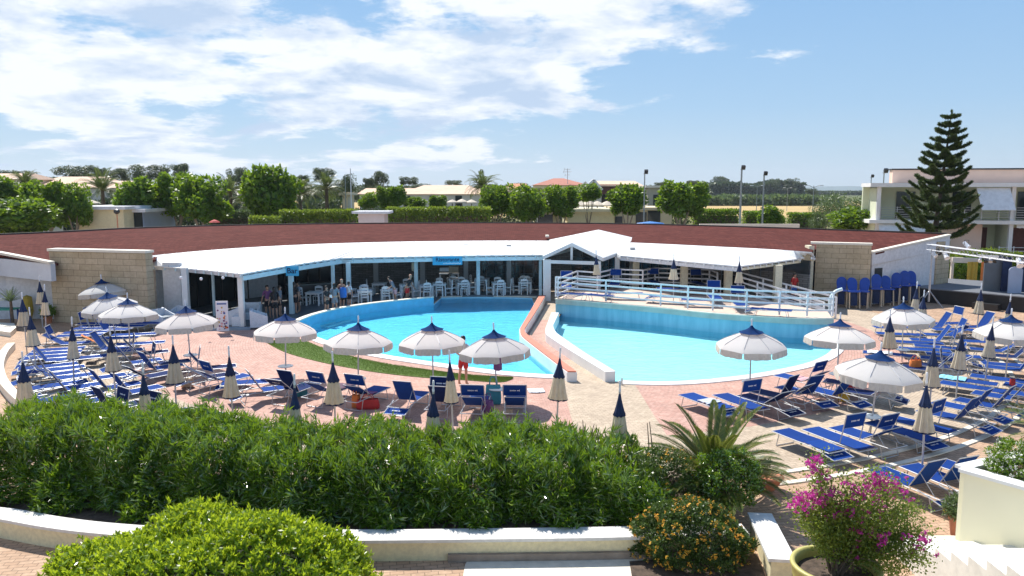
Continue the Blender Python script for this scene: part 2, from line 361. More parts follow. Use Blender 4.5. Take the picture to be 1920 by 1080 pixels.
def shingle():
    m, t, b, o = newmat('red_shingle_roof'); p = pos(t)
    s = t.nodes.new('ShaderNodeSeparateXYZ'); t.links.new(p, s.inputs[0])
    x = mth(t, 'SUBTRACT', s.outputs[0], -1.0); y = mth(t, 'SUBTRACT', s.outputs[1], 28.0)
    r = mth(t, 'SQRT', mth(t, 'ADD', mth(t, 'MULTIPLY', x, x), mth(t, 'MULTIPLY', y, y)))
    a = mth(t, 'MULTIPLY', mth(t, 'ARCTAN2', x, y), 30.0); c = t.nodes.new('ShaderNodeCombineXYZ'); t.links.new(a, c.inputs[0]); t.links.new(r, c.inputs[1])
    n = t.nodes.new('ShaderNodeTexBrick'); t.links.new(c.outputs[0], n.inputs['Vector']); n.inputs['Scale'].default_value = 1
    n.inputs['Brick Width'].default_value = .33; n.inputs['Row Height'].default_value = .28; n.inputs['Mortar Size'].default_value = .012
    n.inputs['Color1'].default_value = (.096, .030, .025, 1); n.inputs['Color2'].default_value = (.138, .045, .037, 1); n.inputs['Mortar'].default_value = (.06, .018, .016, 1)
    c2 = t.nodes.new('ShaderNodeCombineXYZ'); t.links.new(mth(t, 'MULTIPLY', a, .35), c2.inputs[0]); t.links.new(mth(t, 'MULTIPLY', r, 2.2), c2.inputs[1])
    k = ramp(t, tno(t, c2.outputs[0], 1.0, 7, .65), [(.3, (.72, .70, .70)), (.7, (1.25, 1.22, 1.2))])
    g = ramp(t, tno(t, p, 3.5, 6, .75), [(.62, (1, 1, 1)), (.80, (1.8, 1.9, 1.9))])
    t.links.new(mixc(t, .7, mixc(t, 1, n.outputs[0], k, 'MULTIPLY'), g, 'MULTIPLY'), b.inputs['Base Color']); b.inputs['Roughness'].default_value = .95
    b.inputs['Specular IOR Level'].default_value = .06
    bump(t, b, n.outputs['Fac'], -.3, .02); return m
M['shingle'] = shingle()
def water(name, tint, rs=1.0):
    m, t, b, o = newmat(name); t.nodes.remove(b); p = pos(t)
    mp = t.nodes.new('ShaderNodeMapping'); t.links.new(p, mp.inputs[0]); mp.inputs['Scale'].default_value = (1, 1.6, 1)
    h = mixc(t, .4, tno(t, mp.outputs[0], 1.6 * rs, 3), tno(t, mp.outputs[0], 6.0 * rs, 3))
    bp = t.nodes.new('ShaderNodeBump'); bp.inputs['Strength'].default_value = .8; bp.inputs['Distance'].default_value = .09; t.links.new(h, bp.inputs['Height'])
    gl = t.nodes.new('ShaderNodeBsdfGlossy'); gl.inputs['Roughness'].default_value = .04; t.links.new(bp.outputs[0], gl.inputs['Normal'])
    tr = t.nodes.new('ShaderNodeBsdfTransparent'); tr.inputs[0].default_value = (*tint, 1)
    fr = t.nodes.new('ShaderNodeFresnel'); fr.inputs[0].default_value = 1.33; t.links.new(bp.outputs[0], fr.inputs['Normal'])
    x = t.nodes.new('ShaderNodeMixShader'); t.links.new(mth(t, 'MULTIPLY', fr.outputs[0], .8), x.inputs[0]); t.links.new(tr.outputs[0], x.inputs[1]); t.links.new(gl.outputs[0], x.inputs[2])
    t.links.new(x.outputs[0], o.inputs[0]); return m
M['water_left'] = water('pool_water', (.54, .90, 1.0)); M['water_right'] = water('shallow_pool_water', (.70, .97, 1.0), .7)
def basin(name, c, amt, sc):
    m, t, b, o = newmat(name); p = pos(t)
    t.links.new(ramp(t, tno(t, p, sc, 6, .6), [(.35, tuple(x * (1 - amt) for x in c)), (.62, c)]), b.inputs['Base Color']); b.inputs['Roughness'].default_value = .7; return m
M['basin'] = basin('blue_pool_lining', (.38, .78, .94), .12, 1.4); M['basin2'] = basin('pale_pool_lining', (.64, .88, .94), .10, .7)
M['poolwall'] = plain('blue_pool_paint', (.13, .52, .76), .6, .10, .8, fine=3)
def bluewall():
    m, t, b, o = newmat('streaky_blue_paint'); p = pos(t); mp = t.nodes.new('ShaderNodeMapping'); t.links.new(p, mp.inputs[0]); mp.inputs['Scale'].default_value = (2.2, 2.2, .25)
    t.links.new(ramp(t, tno(t, mp.outputs[0], 1.5, 6, .65), [(.3, (.15, .44, .62)), (.7, (.28, .60, .77))]), b.inputs['Base Color']); b.inputs['Roughness'].default_value = .6; return m
M['bluewall'] = bluewall()
def grassmat(name, a, b_):
    m, t, b, o = newmat(name); p = pos(t)
    t.links.new(ramp(t, tno(t, p, 14, 5, .7), [(.3, a), (.7, b_)]), b.inputs['Base Color']); b.inputs['Roughness'].default_value = .9; bump(t, b, tno(t, p, 60, 3), .8, .03); return m
M['turf'] = grassmat('artificial_turf', (.06, .12, .012), (.14, .22, .03))
def land():
    m, t, b, o = newmat('farmland'); p = pos(t); s = t.nodes.new('ShaderNodeSeparateXYZ'); t.links.new(p, s.inputs[0])
    mp = t.nodes.new('ShaderNodeMapping'); t.links.new(p, mp.inputs[0]); mp.inputs['Scale'].default_value = (.004, .012, 1)
    d = mth(t, 'ADD', s.outputs[1], mth(t, 'MULTIPLY', mth(t, 'SUBTRACT', tno(t, mp.outputs[0], 1.0, 4), .5), 160.0))
    f = mth(t, 'DIVIDE', d, 1400.0)
    c = ramp(t, f, [(0.0, (.20, .17, .10)), (.085, (.16, .15, .07)), (.125, (.20, .19, .08)), (.135, (.52, .37, .17)), (.30, (.58, .43, .21)), (.345, (.16, .17, .07)), (.55, (.13, .15, .07)), (.9, (.07, .10, .05))])
    t.links.new(mixc(t, .7, c, ramp(t, tno(t, p, .05, 8, .7), [(.3, (.7, .7, .7)), (.7, (1.15, 1.15, 1.15))]), 'MULTIPLY'), b.inputs['Base Color']); b.inputs['Roughness'].default_value = 1; b.inputs['Specular IOR Level'].default_value = .1; return m
M['land'] = land()
M['oleander'] = leafmat('oleander_leaves', [(.022, .065, .008), (.085, .20, .014), (.19, .32, .025), (.035, .09, .010), (.05, .13, .013), (.09, .19, .016), (.12, .22, .02), (.44, .52, .30)], .24, .26, (.32, .50, .02), 1.0)  # last pale stop paints sky glints, along with pale leaf undersides
M['bush'] = leafmat('glossy_light_leaves', [(.08, .17, .010), (.15, .27, .015), (.22, .34, .02), (.09, .18, .012)], .33, .48, (.50, .62, .03))
M['ficus'] = leafmat('ficus_leaves', [(.020, .060, .006), (.070, .16, .012), (.16, .27, .02), (.040, .10, .01)], .5, .34, (.30, .46, .02))
M['euca'] = leafmat('eucalyptus_leaves', [(.025, .05, .018), (.05, .085, .03), (.085, .12, .045)], .5, .25, (.12, .17, .06))
M['hedge'] = leafmat('hedge_leaves', [(.05, .11, .01), (.11, .19, .015), (.18, .25, .02)], .5, .35, (.32, .42, .04))
M['willow'] = leafmat('olive_grey_leaves', [(.05, .09, .03), (.08, .13, .045), (.12, .17, .06)], .5, .3, (.18, .26, .08))
M['conifer'] = leafmat('araucaria_needles', [(.030, .065, .014), (.075, .125, .022), (.13, .18, .030)], .5, .12, (.06, .1, .02))
M['palmleaf'] = leafmat('palm_leaflets', [(.03, .06, .015), (.06, .10, .025), (.10, .13, .035)], .4, .25, (.18, .24, .05))
M['cycas'] = leafmat('cycad_leaflets', [(.030, .065, .010), (.06, .11, .015), (.11, .16, .02), (.22, .20, .04)], .33, .25, (.25, .28, .05))
M['bougleaf'] = leafmat('bougainvillea_leaves', [(.06, .11, .012), (.12, .18, .02), (.19, .25, .035)], .45, .35, (.32, .42, .05))
M['magenta'] = leafmat('magenta_bracts', [(.48, .03, .30), (.62, .06, .42), (.38, .02, .22)], .6, .35, (.8, .08, .5))
M['lantleaf'] = leafmat('lantana_leaves', [(.03, .065, .01), (.06, .11, .016), (.10, .16, .025)], .45, .3, (.12, .2, .03))
M['orangeflower'] = leafmat('orange_flowers', [(.88, .42, .03), (.90, .58, .06), (.84, .30, .03)], .6, .2, (.8, .4, .05))
M['whiteflower'] = leafmat('white_flowers', [(.8, .8, .76), (.75, .72, .66)], .6, .3, (.8, .8, .7))
M['forest'] = leafmat('woodland_leaves', [(.03, .06, .02), (.05, .085, .03), (.075, .11, .04)], .6, .2, (.1, .15, .05))
ORD = ['first', 'second', 'third', 'fourth', 'fifth', 'sixth', 'seventh', 'eighth', 'ninth', 'tenth', 'eleventh', 'twelfth', 'thirteenth', 'fourteenth', 'fifteenth', 'sixteenth', 'seventeenth', 'eighteenth', 'nineteenth', 'twentieth']
def nth(i, n, side='from the left'):
    if i == 0: return 'leftmost'
    if i == n - 1: return 'rightmost'
    if i >= n / 2 and n - 1 - i < 20: return ORD[n - 1 - i] + ' from the right'
    return ORD[i] + ' from the left'
# ================================================================ GROUND, PAVING, POOLS
def L2(px, z=0.0): return [P(x, y, z) for x, y in px]
plaza = [Vector(p + (0,)) for p in [(-60, 3), (60, 3), (60, 70), (-60, 70)]]
g = MB(); g.sheet([(-4480, -200, -.03), (4480, -200, -.03), (4480, 5450, -.03), (-4480, 5450, -.03)], [[p for p in plaza]], z=-.03)
tag(g.build('ground', M['land']), kind='structure')
# left pool outline (inner water edge), photo points on z = 0
front = [(1062, 706), (1000, 703), (930, 697), (860, 688), (790, 678), (720, 667), (660, 655), (610, 640), (575, 625), (556, 611)]
back = [(560, 600), (590, 588), (640, 576), (700, 567), (760, 561), (815, 558), (880, 556.5), (950, 557), (1008, 559)]
dl_top = [(1010, 553), (991, 586), (976, 611), (974, 617), (978, 629), (1010, 655), (1063, 695)]; dr_top = [(1024, 553), (1004, 586), (987, 612), (985, 618), (990, 626), (1024, 652), (1082, 695)]
dl = [P(x, y, .40) for x, y in dl_top]; dr = [P(x, y, .40) for x, y in dr_top]
WZ = .46
wpx = [(560, 600), (590, 588.5), (640, 576.5), (700, 567.5), (760, 561), (813, 556)]
wallp = [Vector((q.x, q.y, 0)) for q in [P(x, y, WZ) for x, y in wpx]]
lp = crom(L2(front), 5)[:-1] + crom(L2([front[-1]]) + wallp, 5) + crom(L2([(828, 558), (880, 556.5), (950, 557), (1008, 559)]), 4)[:-1] + [Vector((p.x + .06, p.y, 0)) for p in crom(dl, 4)[2:-1]]
kerb_in = [(1042, 575), (1036, 600), (1033, 618), (1048, 640), (1090, 672), (1155, 712)]
rfront = [(1165, 714.5), (1210, 716.5), (1270, 716), (1330, 712), (1400, 704), (1460, 694), (1515, 681), (1550, 665), (1565, 648), (1565, 636), (1556, 628)]
DZ = 0.80
deckfront_px = [(1042, 561), (1136, 569), (1239, 578), (1337, 588), (1460, 596), (1514, 598), (1562, 598)]
deckfront = crom(L2(deckfront_px, DZ), 5); deckfoot = [Vector((p.x, p.y, 0)) for p in deckfront]
# the pool reaches a little under the deck rim
kin = [P(x, y, .37) for x, y in [(1048, 586), (1040, 603), (1037, 611), (1042, 622), (1053, 631), (1095, 660), (1154, 696)]]; kout = [P(x, y, .37) for x, y in [(1034, 586), (1027, 605), (1023, 616), (1023, 623), (1028, 630), (1066, 655), (1135, 697)]]
ri = [Vector((P(1043, 565, 0).x, deckfoot[0].y + .3, 0))] + [Vector((p.x - .06, p.y, 0)) for p in crom(kin, 4)] + crom(L2(rfront), 5)
rp = ri + [p + Vector((0, .25, 0)) for p in reversed(deckfoot)][2:]
pav = MB(); pav.sheet([Vector((p.x, p.y, 0)) for p in plaza], [lp, rp], z=0)
tag(pav.build('paving', M['paving']), kind='structure')
def pool(outline, zw, zf, wm_, fm, wallm, nm):
    w_ = MB().sheet(outline, z=zw).build(nm + '_water', wm_); tag(w_, kind='structure')
    f = MB().sheet(outline, z=zf).build(nm + '_floor', fm); tag(f, kind='structure')
    s = MB(); o = list(outline) + [outline[0]]; s.strip([Vector((p.x, p.y, -.004)) for p in o], [Vector((p.x, p.y, zf)) for p in o])
    tag(s.build(nm + '_side', wallm), kind='structure')
pool(lp, -.10, -.37, M['water_left'], M['basin'], M['basin'], 'swimming_pool')
pool(rp, -.12, -.40, M['water_right'], M['basin2'], M['poolwall'], 'wading_pool')
# inner pool step ledge and underwater stair
def outset(pts, d, closed=False):
    o = []; k = len(pts)
    for i in range(k):
        a = pts[(i - 1) % k] if closed else pts[max(i - 1, 0)]; b = pts[(i + 1) % k] if closed else pts[min(i + 1, k - 1)]
        t = (b - a).normalized(); o.append(pts[i] + Vector((-t.y, t.x, 0)) * d)
    return o
lf = crom(L2(front), 6)                                  # front coping strip, left pool
def up(pts, z): return [Vector((p.x, p.y, z)) for p in pts]
cp = MB(); cp.slab(up(outset(lf, -.04), .05), up(outset(lf, .42), .03), .12); tag(cp.build('pool_coping', M['white']), label='white rounded coping along the front edge of the deep pool', cat='coping')
lb = crom(wallp, 6)
w_ = MB(); w_.wall(outset(lb, .1), -.1, .40, .22)
sw = empty('splash_wall', lb[0]); sw.location = (0, 0, 0)
w_.build('wall_face', M['poolwall'], sw); c_ = MB(); c_.wall(outset(lb, .1), .402, .46, .30); c_.build('coping', M['verge'], sw)
tag(sw, 'low curved blue wall with cream coping along the back of the deep pool', 'wall')
lb2 = crom(L2([(826, 558), (880, 556), (950, 556.5), (1006, 558)]), 4)
cp = MB(); cp.slab(up(outset(lb2, .30), .05), up(outset(lb2, -.02), .05), .1); tag(cp.build('pool_coping', M['verge']), label='pale flush coping between the deep pool and the restaurant terrace', cat='coping')
rf = crom(L2(rfront), 5); cp = MB(); cp.slab(up(outset(rf, .0), .03), up(outset(rf, -.45), .03), .1)
tag(cp.build('pool_coping', M['white']), label='white curved coping round the front of the shallow pool', cat='coping')
# turf strip
t_in = [(505, 640), (560, 636), (600, 650), (660, 668), (720, 681), (800, 693), (870, 702), (960, 708)]
t_out = [(500, 642), (535, 660), (600, 678), (690, 695), (780, 706), (870, 712), (938, 716), (962, 709)]
tf = MB(); A = crom(L2(t_in, .02), 6); B = crom(L2(t_out, .02), 6); tf.slab(A, B, .018); tag(tf.build('turf_strip', M['turf']), kind='structure')
AA = np.array([tuple(a) for a in A]); BB = np.array([tuple(b) for b in B]); n = 26000
ii = rng.integers(0, len(A) - 1, n); u = rng.random((n, 1)); v = rng.random((n, 1))
Pg = (AA[ii] * (1 - u) + AA[ii + 1] * u) * (1 - v) + (BB[ii] * (1 - u) + BB[ii + 1] * u) * v
D = unit(np.array([0, 0, 1.0]) + rng.normal(0, .5, (n, 3)) * [1, 1, .1]); q = leafq(Pg, D, rnd_dir(n), np.full(n, .05), np.full(n, .012))
tag(quads(q, 'grass', leafmat('turf_blades', [(.07, .14, .012), (.12, .2, .02), (.17, .26, .04)], .6, .2, (.2, .3, .05))), kind='stuff')
# divider walls between the pools
def thingmesh(name, mb, m, label, cat, **k): return tag(mb.build(name, m), label, cat, **k)
di = crom(dl, 4); do = crom(dr, 4)
dt = empty('divider_wall'); b_ = MB(); b_.slab(up(di, .34), up(do, .34), .5); b_.build('wall_body', M['white'], dt, bevel=.03)
c_ = MB(); c_.slab(up(outset(di, .03), .385), up(outset(do, -.03), .385), .04); c_.build('orange_cap', M['orange'], dt, bevel=.015)
tag(dt, 'low bent divider wall with orange red top between the two pools', 'wall')
ch_a = L2([(1023, 571), (1005, 602), (990, 626)]); ch_b = L2([(1032, 571), (1014, 602), (997, 629)])
thingmesh('drain_channel', MB().slab(up(crom(ch_a, 4), .012), up(crom(ch_b, 4), .012), .01), M['dark'], 'dark grated channel beside the orange topped divider wall', 'drain')
ki = crom(kin, 5); ko = crom(kout, 5); kt = empty('kerb_wall'); b_ = MB(); b_.slab(up(ki, .37), up(ko, .37), .5); b_.build('wall_body', M['white'], kt, bevel=.03)
tag(kt, 'thick white bent kerb wall along the left side of the shallow pool', 'wall')
# underwater stair of the left pool
st = empty('pool_stair')
sa, sb, sc_ = P(585, 600), P(655, 606), P(620, 583)
dv = (P(650, 592) - P(600, 606)).normalized(); nv = Vector((-dv.y, dv.x, 0))
base = P(597, 602)
for i in range(4):
    MB().box(base + dv * (.9 + .1 * i) + nv * (.62 - .34 * i) + Vector((0, 0, -.16 - .05 * i)), (2.3, .22, .07), M=Matrix.Rotation(math.atan2(dv.y, dv.x), 3, 'Z')).build('step', M['white'], st)
tag(st, 'white submerged stair at the back left of the deep pool', 'stair')
# kerb bands on the plaza (two pale lines) and curved left kerb
def arcpts(r, a0, a1, n=40): return [Vector((CX + r * math.sin(R(a0 + (a1 - a0) * i / n)), CY - r * math.cos(R(a0 + (a1 - a0) * i / n)), 0)) for i in range(n + 1)]
for r_, lab in ((20.15, 'pale inner kerb line curving between the beige and tan paving'), (20.75, 'pale outer kerb line curving across the tan paving')):
    k_ = MB(); k_.slab(up(arcpts(r_, 14, 75), .03), up(arcpts(r_ + .16, 14, 75), .03), .026); thingmesh('kerb', k_, M['verge'], lab, 'kerb')
lk = crom(L2([(22, 655), (8, 672), (0, 695), (4, 720), (18, 742), (42, 765), (70, 782)]), 5)
k_ = MB(); k_.wall(lk, 0, .28, .28); thingmesh('kerb', k_, M['verge'], 'raised tan kerb curving round the left edge of the lounger area', 'kerb')
# ================================================================ RAISED SUN DECK
dback = L2([(1083, 559), (1117, 560), (1150, 552), (1205, 554), (1228, 549), (1345, 551), (1392, 556)], DZ)
db = [P(1046, 561, DZ)] + [Q(1083, 520, 45.5), Q(1120, 520, 44.6), Q(1150, 520, 46.6), Q(1205, 520, 46.0), Q(1228, 520, 47.2), Q(1330, 520, 46.3), Q(1345, 520, 44.6)]
db = [Vector((p.x, p.y, DZ)) for p in db]
dend = Q(1562, 598, 36.5); dend = [Vector((dend.x, 37.2, DZ)), Vector((13.2, 41.5, DZ))]
deck = MB(); poly = deckfront + dend + db[::-1][0:-1]
deck.sheet(poly, z=DZ); dk = empty('sun_deck')
deck.build('deck_floor', plain('pink_deck_tiles', (.66, .50, .40), .8, .08, 1.2, fine=12), dk)
s = MB(); s.strip([p + Vector((0, .10, -.22)) for p in deckfront], [Vector((p.x, p.y + .10, -.6)) for p in deckfront]); s.build('retaining_wall', M['bluewall'], dk)
s = MB(); s.slab([p + Vector((0, .12, 0)) for p in deckfront], [p + Vector((0, -.10, .0)) for p in deckfront], .24); s.build('deck_rim', plain('grey_green_rim', (.40, .50, .48), .7, .12, 1.5), dk)
s = MB(); s.wall([p + Vector((0, .02, 0)) for p in deckfront], DZ + .002, DZ + .05, .22); s.build('deck_edge_trim', M['verge'], dk)
s = MB(); s.strip([Vector((p.x, p.y, -.02)) for p in db], db); s.build('back_wall', M['wallwhite'], dk)
s = MB(); s.strip([deckfront[-1]] + dend, [Vector((p.x, p.y, -.02)) for p in [deckfront[-1]] + dend]); s.build('end_wall', M['wallwhite'], dk)
tag(dk, 'raised curved sun deck with blue retaining wall behind the shallow pool', 'deck')
rs = Vector((13.3, 44.6, DZ)); re_ = Vector((16.9, 39.9, 0.02)); rs2 = Vector((12.6, 42.9, DZ)); re2 = Vector((15.5, 38.0, 0.02))
rmp = MB(); rA = [rs.lerp(re_, i / 8) for i in range(9)]; rB = [rs2.lerp(re2, i / 8) for i in range(9)]
rmp.slab(rA, rB, .3); thingmesh('ramp', rmp, plain('ramp_tiles', (.62, .50, .42), .8, .1, 2), 'sloping access ramp behind the deck going down to the right', 'ramp')
def fence(pts, m, label, h=1.12, nr=4, post=.08, rails=(.26, .54, .82, 1.10), railh=.085, every=1):
    t = empty('railing'); pts = [Vector(p) for p in pts]
    for z in rails[:nr]:
        b = MB()
        for a, c in zip(pts, pts[1:]): b.bar(a + Vector((0, 0, z)), c + Vector((0, 0, z)), .045, railh)
        b.build('rail', m, t)
    for p in pts[::every]: MB().box((p.x, p.y, p.z + h / 2), (post, post, h)).build('post', m, t)
    return tag(t, label, 'railing')
M['railblue'] = plain('white_blue_enamel', (.75, .81, .85), .4, .05, 3)
fp = [P(x, y, DZ) for x, y in [(1042, 559), (1136, 567), (1239, 576), (1290, 581), (1337, 585), (1400, 590), (1462, 593), (1514, 595), (1562, 595)]]
fence([p + Vector((0, .1, .05)) for p in fp], M['railblue'], 'pale blue white curved railing along the front edge of the raised deck')
fence(db, M['white_metal'], 'white zigzag railing along the back of the raised deck')
fence([rs.lerp(re_, i / 4) for i in range(5)], M['white_metal'], 'white outer ramp railing sloping down to the right in front of the stone wall')
fence([rs2.lerp(re2, i / 4) for i in range(5)], M['white_metal'], 'white inner ramp railing between the deck and the ramp')
hr = MB(); pts = [Q(1557, 600, 37.6), Q(1556, 568, 37.6), Q(1559, 556, 37.6), Q(1566, 547, 37.6), Q(1579, 542, 37.6)]; hr.tube(crom(pts, 4), .085, 8)
thingmesh('handrail', hr, M['paleblue'], 'light blue curved handrail at the right end of the deck railing', 'handrail')
# ================================================================ CRESCENT RESTAURANT BUILDING
RZ = 3.9
ridge = crom([Vector((-46, 35, RZ)), Q(0, 440, 47.8), Q(250, 428, 55.6), Q(480, 421, 61.0), Q(720, 418.5, 63.6), Q(960, 418, 64.4), Q(1200, 420.5, 62.0), Q(1440, 427, 56.4), Q(1700, 437, 50.2), Q(1776, 441, 48.6)], 8)
for p in ridge: p.z = RZ
junc_px = [(285, 479, 3.3), (380, 470, 3.25), (480, 463, 3.2), (620, 456.5, 3.2), (780, 452.5, 3.2), (960, 451, 3.2), (1110, 452, 3.2), (1215, 456, 3.2), (1330, 461.5, 3.2), (1440, 467, 3.2), (1522, 472.5, 3.2)]
junc = crom([P(x, y, z) for x, y, z in junc_px], 6)
SWL = [P(109, 602), P(287, 611)]; SWR = [Vector((18.0, 45.7, 0)), Vector((20.75, 44.6, 0))]
eave = [Vector((-44, 33.0, 2.9)), Q(0, 476, 39.6), Q(100, 495, 38.0)] + [SWL[0] + Vector((.2, .6, 3.0)), SWL[1] + Vector((0, .9, 3.15))] + junc + [SWR[0] + Vector((0, .3, 3.15)), SWR[1] + Vector((0, .3, 3.05)), Q(1637, 475, 44.6), Q(1776, 441.5, 48.4)]
bd = empty('restaurant_building')
NR = 120; ea = resample(eave, NR); ri_ = resample(ridge, NR)
# pair ridge and eave by angle so that the roof sheet runs radially
def byang(pts, n, a0, a1, cx=-1.0, cy=30.0):
    an = [math.atan2(p.x - cx, p.y - cy) for p in pts]; o = []
    for i in range(n):
        a = a0 + (a1 - a0) * i / (n - 1); best = None
        for j in range(len(pts) - 1):
            lo, hi = an[j], an[j + 1]
            if lo <= a <= hi and hi > lo: best = pts[j].lerp(pts[j + 1], (a - lo) / (hi - lo))
        o.append(best if best is not None else (pts[0] if a < an[0] else pts[-1]))
    return o
roof = MB(); roof.slab(resample(ridge, 90), resample(eave, 90), .12)
roof.build('roof', M['shingle'], bd)
g_ = MB(); g_.wall([p + Vector((0, .05, 0)) for p in ridge], RZ - .25, RZ + .09, .16); g_.build('ridge_gutter', M['brown_roof_edge'], bd)
b_ = MB(); b_.wall([p + Vector((0, -.3, 0)) for p in ridge[::4]], 0, RZ - .3, .25); b_.build('rear_wall', M['wallwhite'], bd)
v = MB(); e0 = [p for p in eave[:3]]
for a, c in zip(e0, e0[1:]): v.bar(a + Vector((0, -.12, .08)), c + Vector((0, -.12, .08)), .30, .12)
v.build('verge_trim', M['verge'], bd)
lw = MB(); lw.wall([(p.x, p.y + .35) for p in e0[:2]] + [(SWL[0].x + .3, SWL[0].y + .9)], 0, [2.75, 2.9, 2.8], .3); lw.build('wall', M['wallwhite'], bd)
lw = MB(); lw.wall([(p.x, p.y - .05) for p in e0], [2.15, 2.3, 2.2], [2.92, 3.2, 3.05], .25); lw.build('fascia', plain('shaded_fascia', (.66, .68, .72), .8, .05, 1), bd)
s = MB(); s.wall([SWL[0], SWL[0].lerp(SWL[1], .5), SWL[1]], 0, 3.62, .5); s.build('stone_wall', M['stone'], bd)
s = MB(); s.wall([SWL[0] + Vector((-.05, 0, 0)), SWL[1] + Vector((.05, 0, 0))], 3.62, 3.74, .62); s.build('stone_coping', M['verge'], bd)
s = MB(); s.wall([SWR[0], SWR[1]], 0, 3.5, .5); s.build('stone_wall', M['stone'], bd)
s = MB(); s.wall([SWR[0] + Vector((-.3, .1, 0)), SWR[1] + Vector((.05, 0, 0))], 3.5, 3.62, .62); s.build('stone_coping', M['verge'], bd)
s = MB(); s.box((SWR[0].x - .35, SWR[0].y + .1, 1.7), (.3, .7, 3.4)); s.build('pilaster', M['creamlight'], bd)
# right end wall
ra = Vector((20.9, 45.0, 0)); rb = Vector((26.0, 47.6, 0)); rc = Vector((27.3, 48.5, 0))
s = MB(); s.wall([ra, rb], 0, [2.75, 3.55], .3); s.build('wall', M['wallwhite'], bd)
s = MB(); s.wall([ra + Vector((-.1, -.25, 0)), rc + Vector((-.1, -.25, 0))], [2.35, 3.05], [3.0, 3.8], .25); s.build('fascia', M['wallwhite'], bd)
s = MB(); s.bar(ra + Vector((-.2, -.3, 3.06)), rc + Vector((-.1, -.3, 3.88)), .34, .10); s.build('verge_trim', M['verge'], bd)
s = MB(); s.wall([rb + Vector((.02, 0, 0)), rc], 0, 3.5, .45); s.build('stone_pillar', M['stone'], bd)
wn = MB(); wd = (rb - ra).normalized(); wp = ra + wd * .55 + Vector((0, 0, 1.65)); wn.bar(wp - wd * .3 + Vector((.1, -.16, 0)), wp + wd * .3 + Vector((.1, -.16, 0)), .05, .95); wn.build('window', M['glassdark'], bd)
# facade under the canopies
fac = resample(junc, 60)
def seg(a, b): return [p for p in fac[int(a * 59):int(b * 59) + 1]]
def facade(a, b, m, name, z0=0.0, z1=3.05, off=.15, t=.12):
    s = MB(); s.wall([(p.x, p.y + off) for p in seg(a, b)], z0, z1, t); return s.build(name, m, bd)
facade(.16, .215, M['wallwhite'], 'wall'); facade(0, .03, M['wallwhite'], 'wall')
facade(0.03, .16, M['glassdark'], 'glazing'); facade(.215, .30, M['glassdark'], 'glazing'); facade(.30, .515, M['darkstone'], 'dark_stone_wall', z1=3.1)
facade(.515, .60, M['glassdark'], 'glazing'); facade(.60, .66, M['darkstone'], 'dark_stone_wall'); facade(.66, .93, M['glassdark'], 'glazing')
facade(.93, 1.0, M['darkstone'], 'dark_stone_wall', z1=1.9); facade(.93, 1.0, M['glassdark'], 'window_band', z0=1.9, z1=2.7); facade(.93, 1.0, M['stone'], 'lintel', z0=2.7, z1=3.1)
for a0, a1, k in ((.215, .30, 5), (.515, .60, 6), (.66, .93, 20), (.03, .16, 6)):
    s = MB()
    for i in range(k + 1):
        f = (a0 + (a1 - a0) * i / k) * 59; p = fac[int(f)].lerp(fac[min(int(f) + 1, 59)], f - int(f))
        s.box((p.x, p.y + .02, 1.55), (.06, .06, 3.0))
    if a0 > .5:
        for z in (.9, 1.5, 2.1, 2.7): s.wall([(p.x, p.y + .03) for p in seg(a0, a1)], z - .02, z + .02, .05)
    s.build('window_frame', plain('grey_mullion', (.10, .13, .15), .5, .1, 2) if a0 > .5 else M['dark'], bd)
def col(p, m=None, w=.22, h=2.75, name='post'): return MB().box((p.x, p.y, h / 2), (w, w, h)).build(name, m or M['white'], bd)
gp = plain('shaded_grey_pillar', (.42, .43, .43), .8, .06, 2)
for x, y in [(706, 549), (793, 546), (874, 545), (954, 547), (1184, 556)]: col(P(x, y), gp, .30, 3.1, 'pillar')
for x, Y in [(1192, 47.5), (1283, 45.3), (1366, 43.4), (1459, 42.6)]:
    q = Q(x, 500, Y); col(Vector((q.x, q.y, 0)), M['creamlight'], .38, 2.55, 'pillar')
# bar corner: white block wall and side pieces seen left of the bar
q = Q(325, 540, 39.3); MB().box((q.x, q.y, 1.5), (.9, .25, 3.0)).build('wall', M['wallwhite'], bd)
q = Q(348, 540, 38.6); MB().box((q.x, q.y, 1.4), (.28, .28, 2.8)).build('pillar', M['white'], bd)
q = Q(400, 540, 40.2); MB().box((q.x, q.y, 1.35), (.12, .12, 2.7)).build('post', M['paleblue'], bd)
# canopies
CZ = 2.72
e1 = crom([P(288, 498, 2.85), P(370, 505, CZ), P(452, 513.5, CZ)], 6); e2 = [P(452, 513.5, CZ), P(548, 497, CZ), P(640, 483.5, CZ)]; e3 = [P(640, 483.5, CZ), P(760, 481, CZ), P(880, 479, CZ), P(1022, 477.5, CZ)]
e_all = e1[:-1] + crom(e2, 6)[:-1] + crom(e3, 6)
jl = [p for p in junc if p.x <= junc[0].x + 99]
j1 = crom([P(x, y, z + .02) for x, y, z in junc_px[:7]], 6)
cn = MB(); cn.slab(resample(j1, 50), resample(e_all, 50), .07); cn.build('canopy_roof', M['canopy_white'], bd)
seam = MB()
for p, q_ in list(zip(resample(e_all, 34), resample(j1, 34)))[1:-1]: seam.bar(p + Vector((0, 0, .008)), q_ + Vector((0, 0, .008)), .05, .012)
seam.build('canopy_seams', plain('grey_white_seam', (.60, .60, .59), .6, .1, 2), bd)
f_ = MB()
fa = [p + Vector((0, .12, -.16)) for p in e2 + e3[1:]]
for a, c in zip(fa, fa[1:]): f_.bar(a + Vector((0, 0, -.07)), c + Vector((0, 0, -.07)), .12, .22)
f_.build('fascia_beam', M['paleblue'], bd)
f_ = MB(); ffa = [p + Vector((0, .15, -.14)) for p in e1]
for a, c in zip(ffa, ffa[1:]): f_.bar(a, c, .1, .14)
f_.build('fascia_beam', M['wallwhite'], bd)
ra_ = MB()
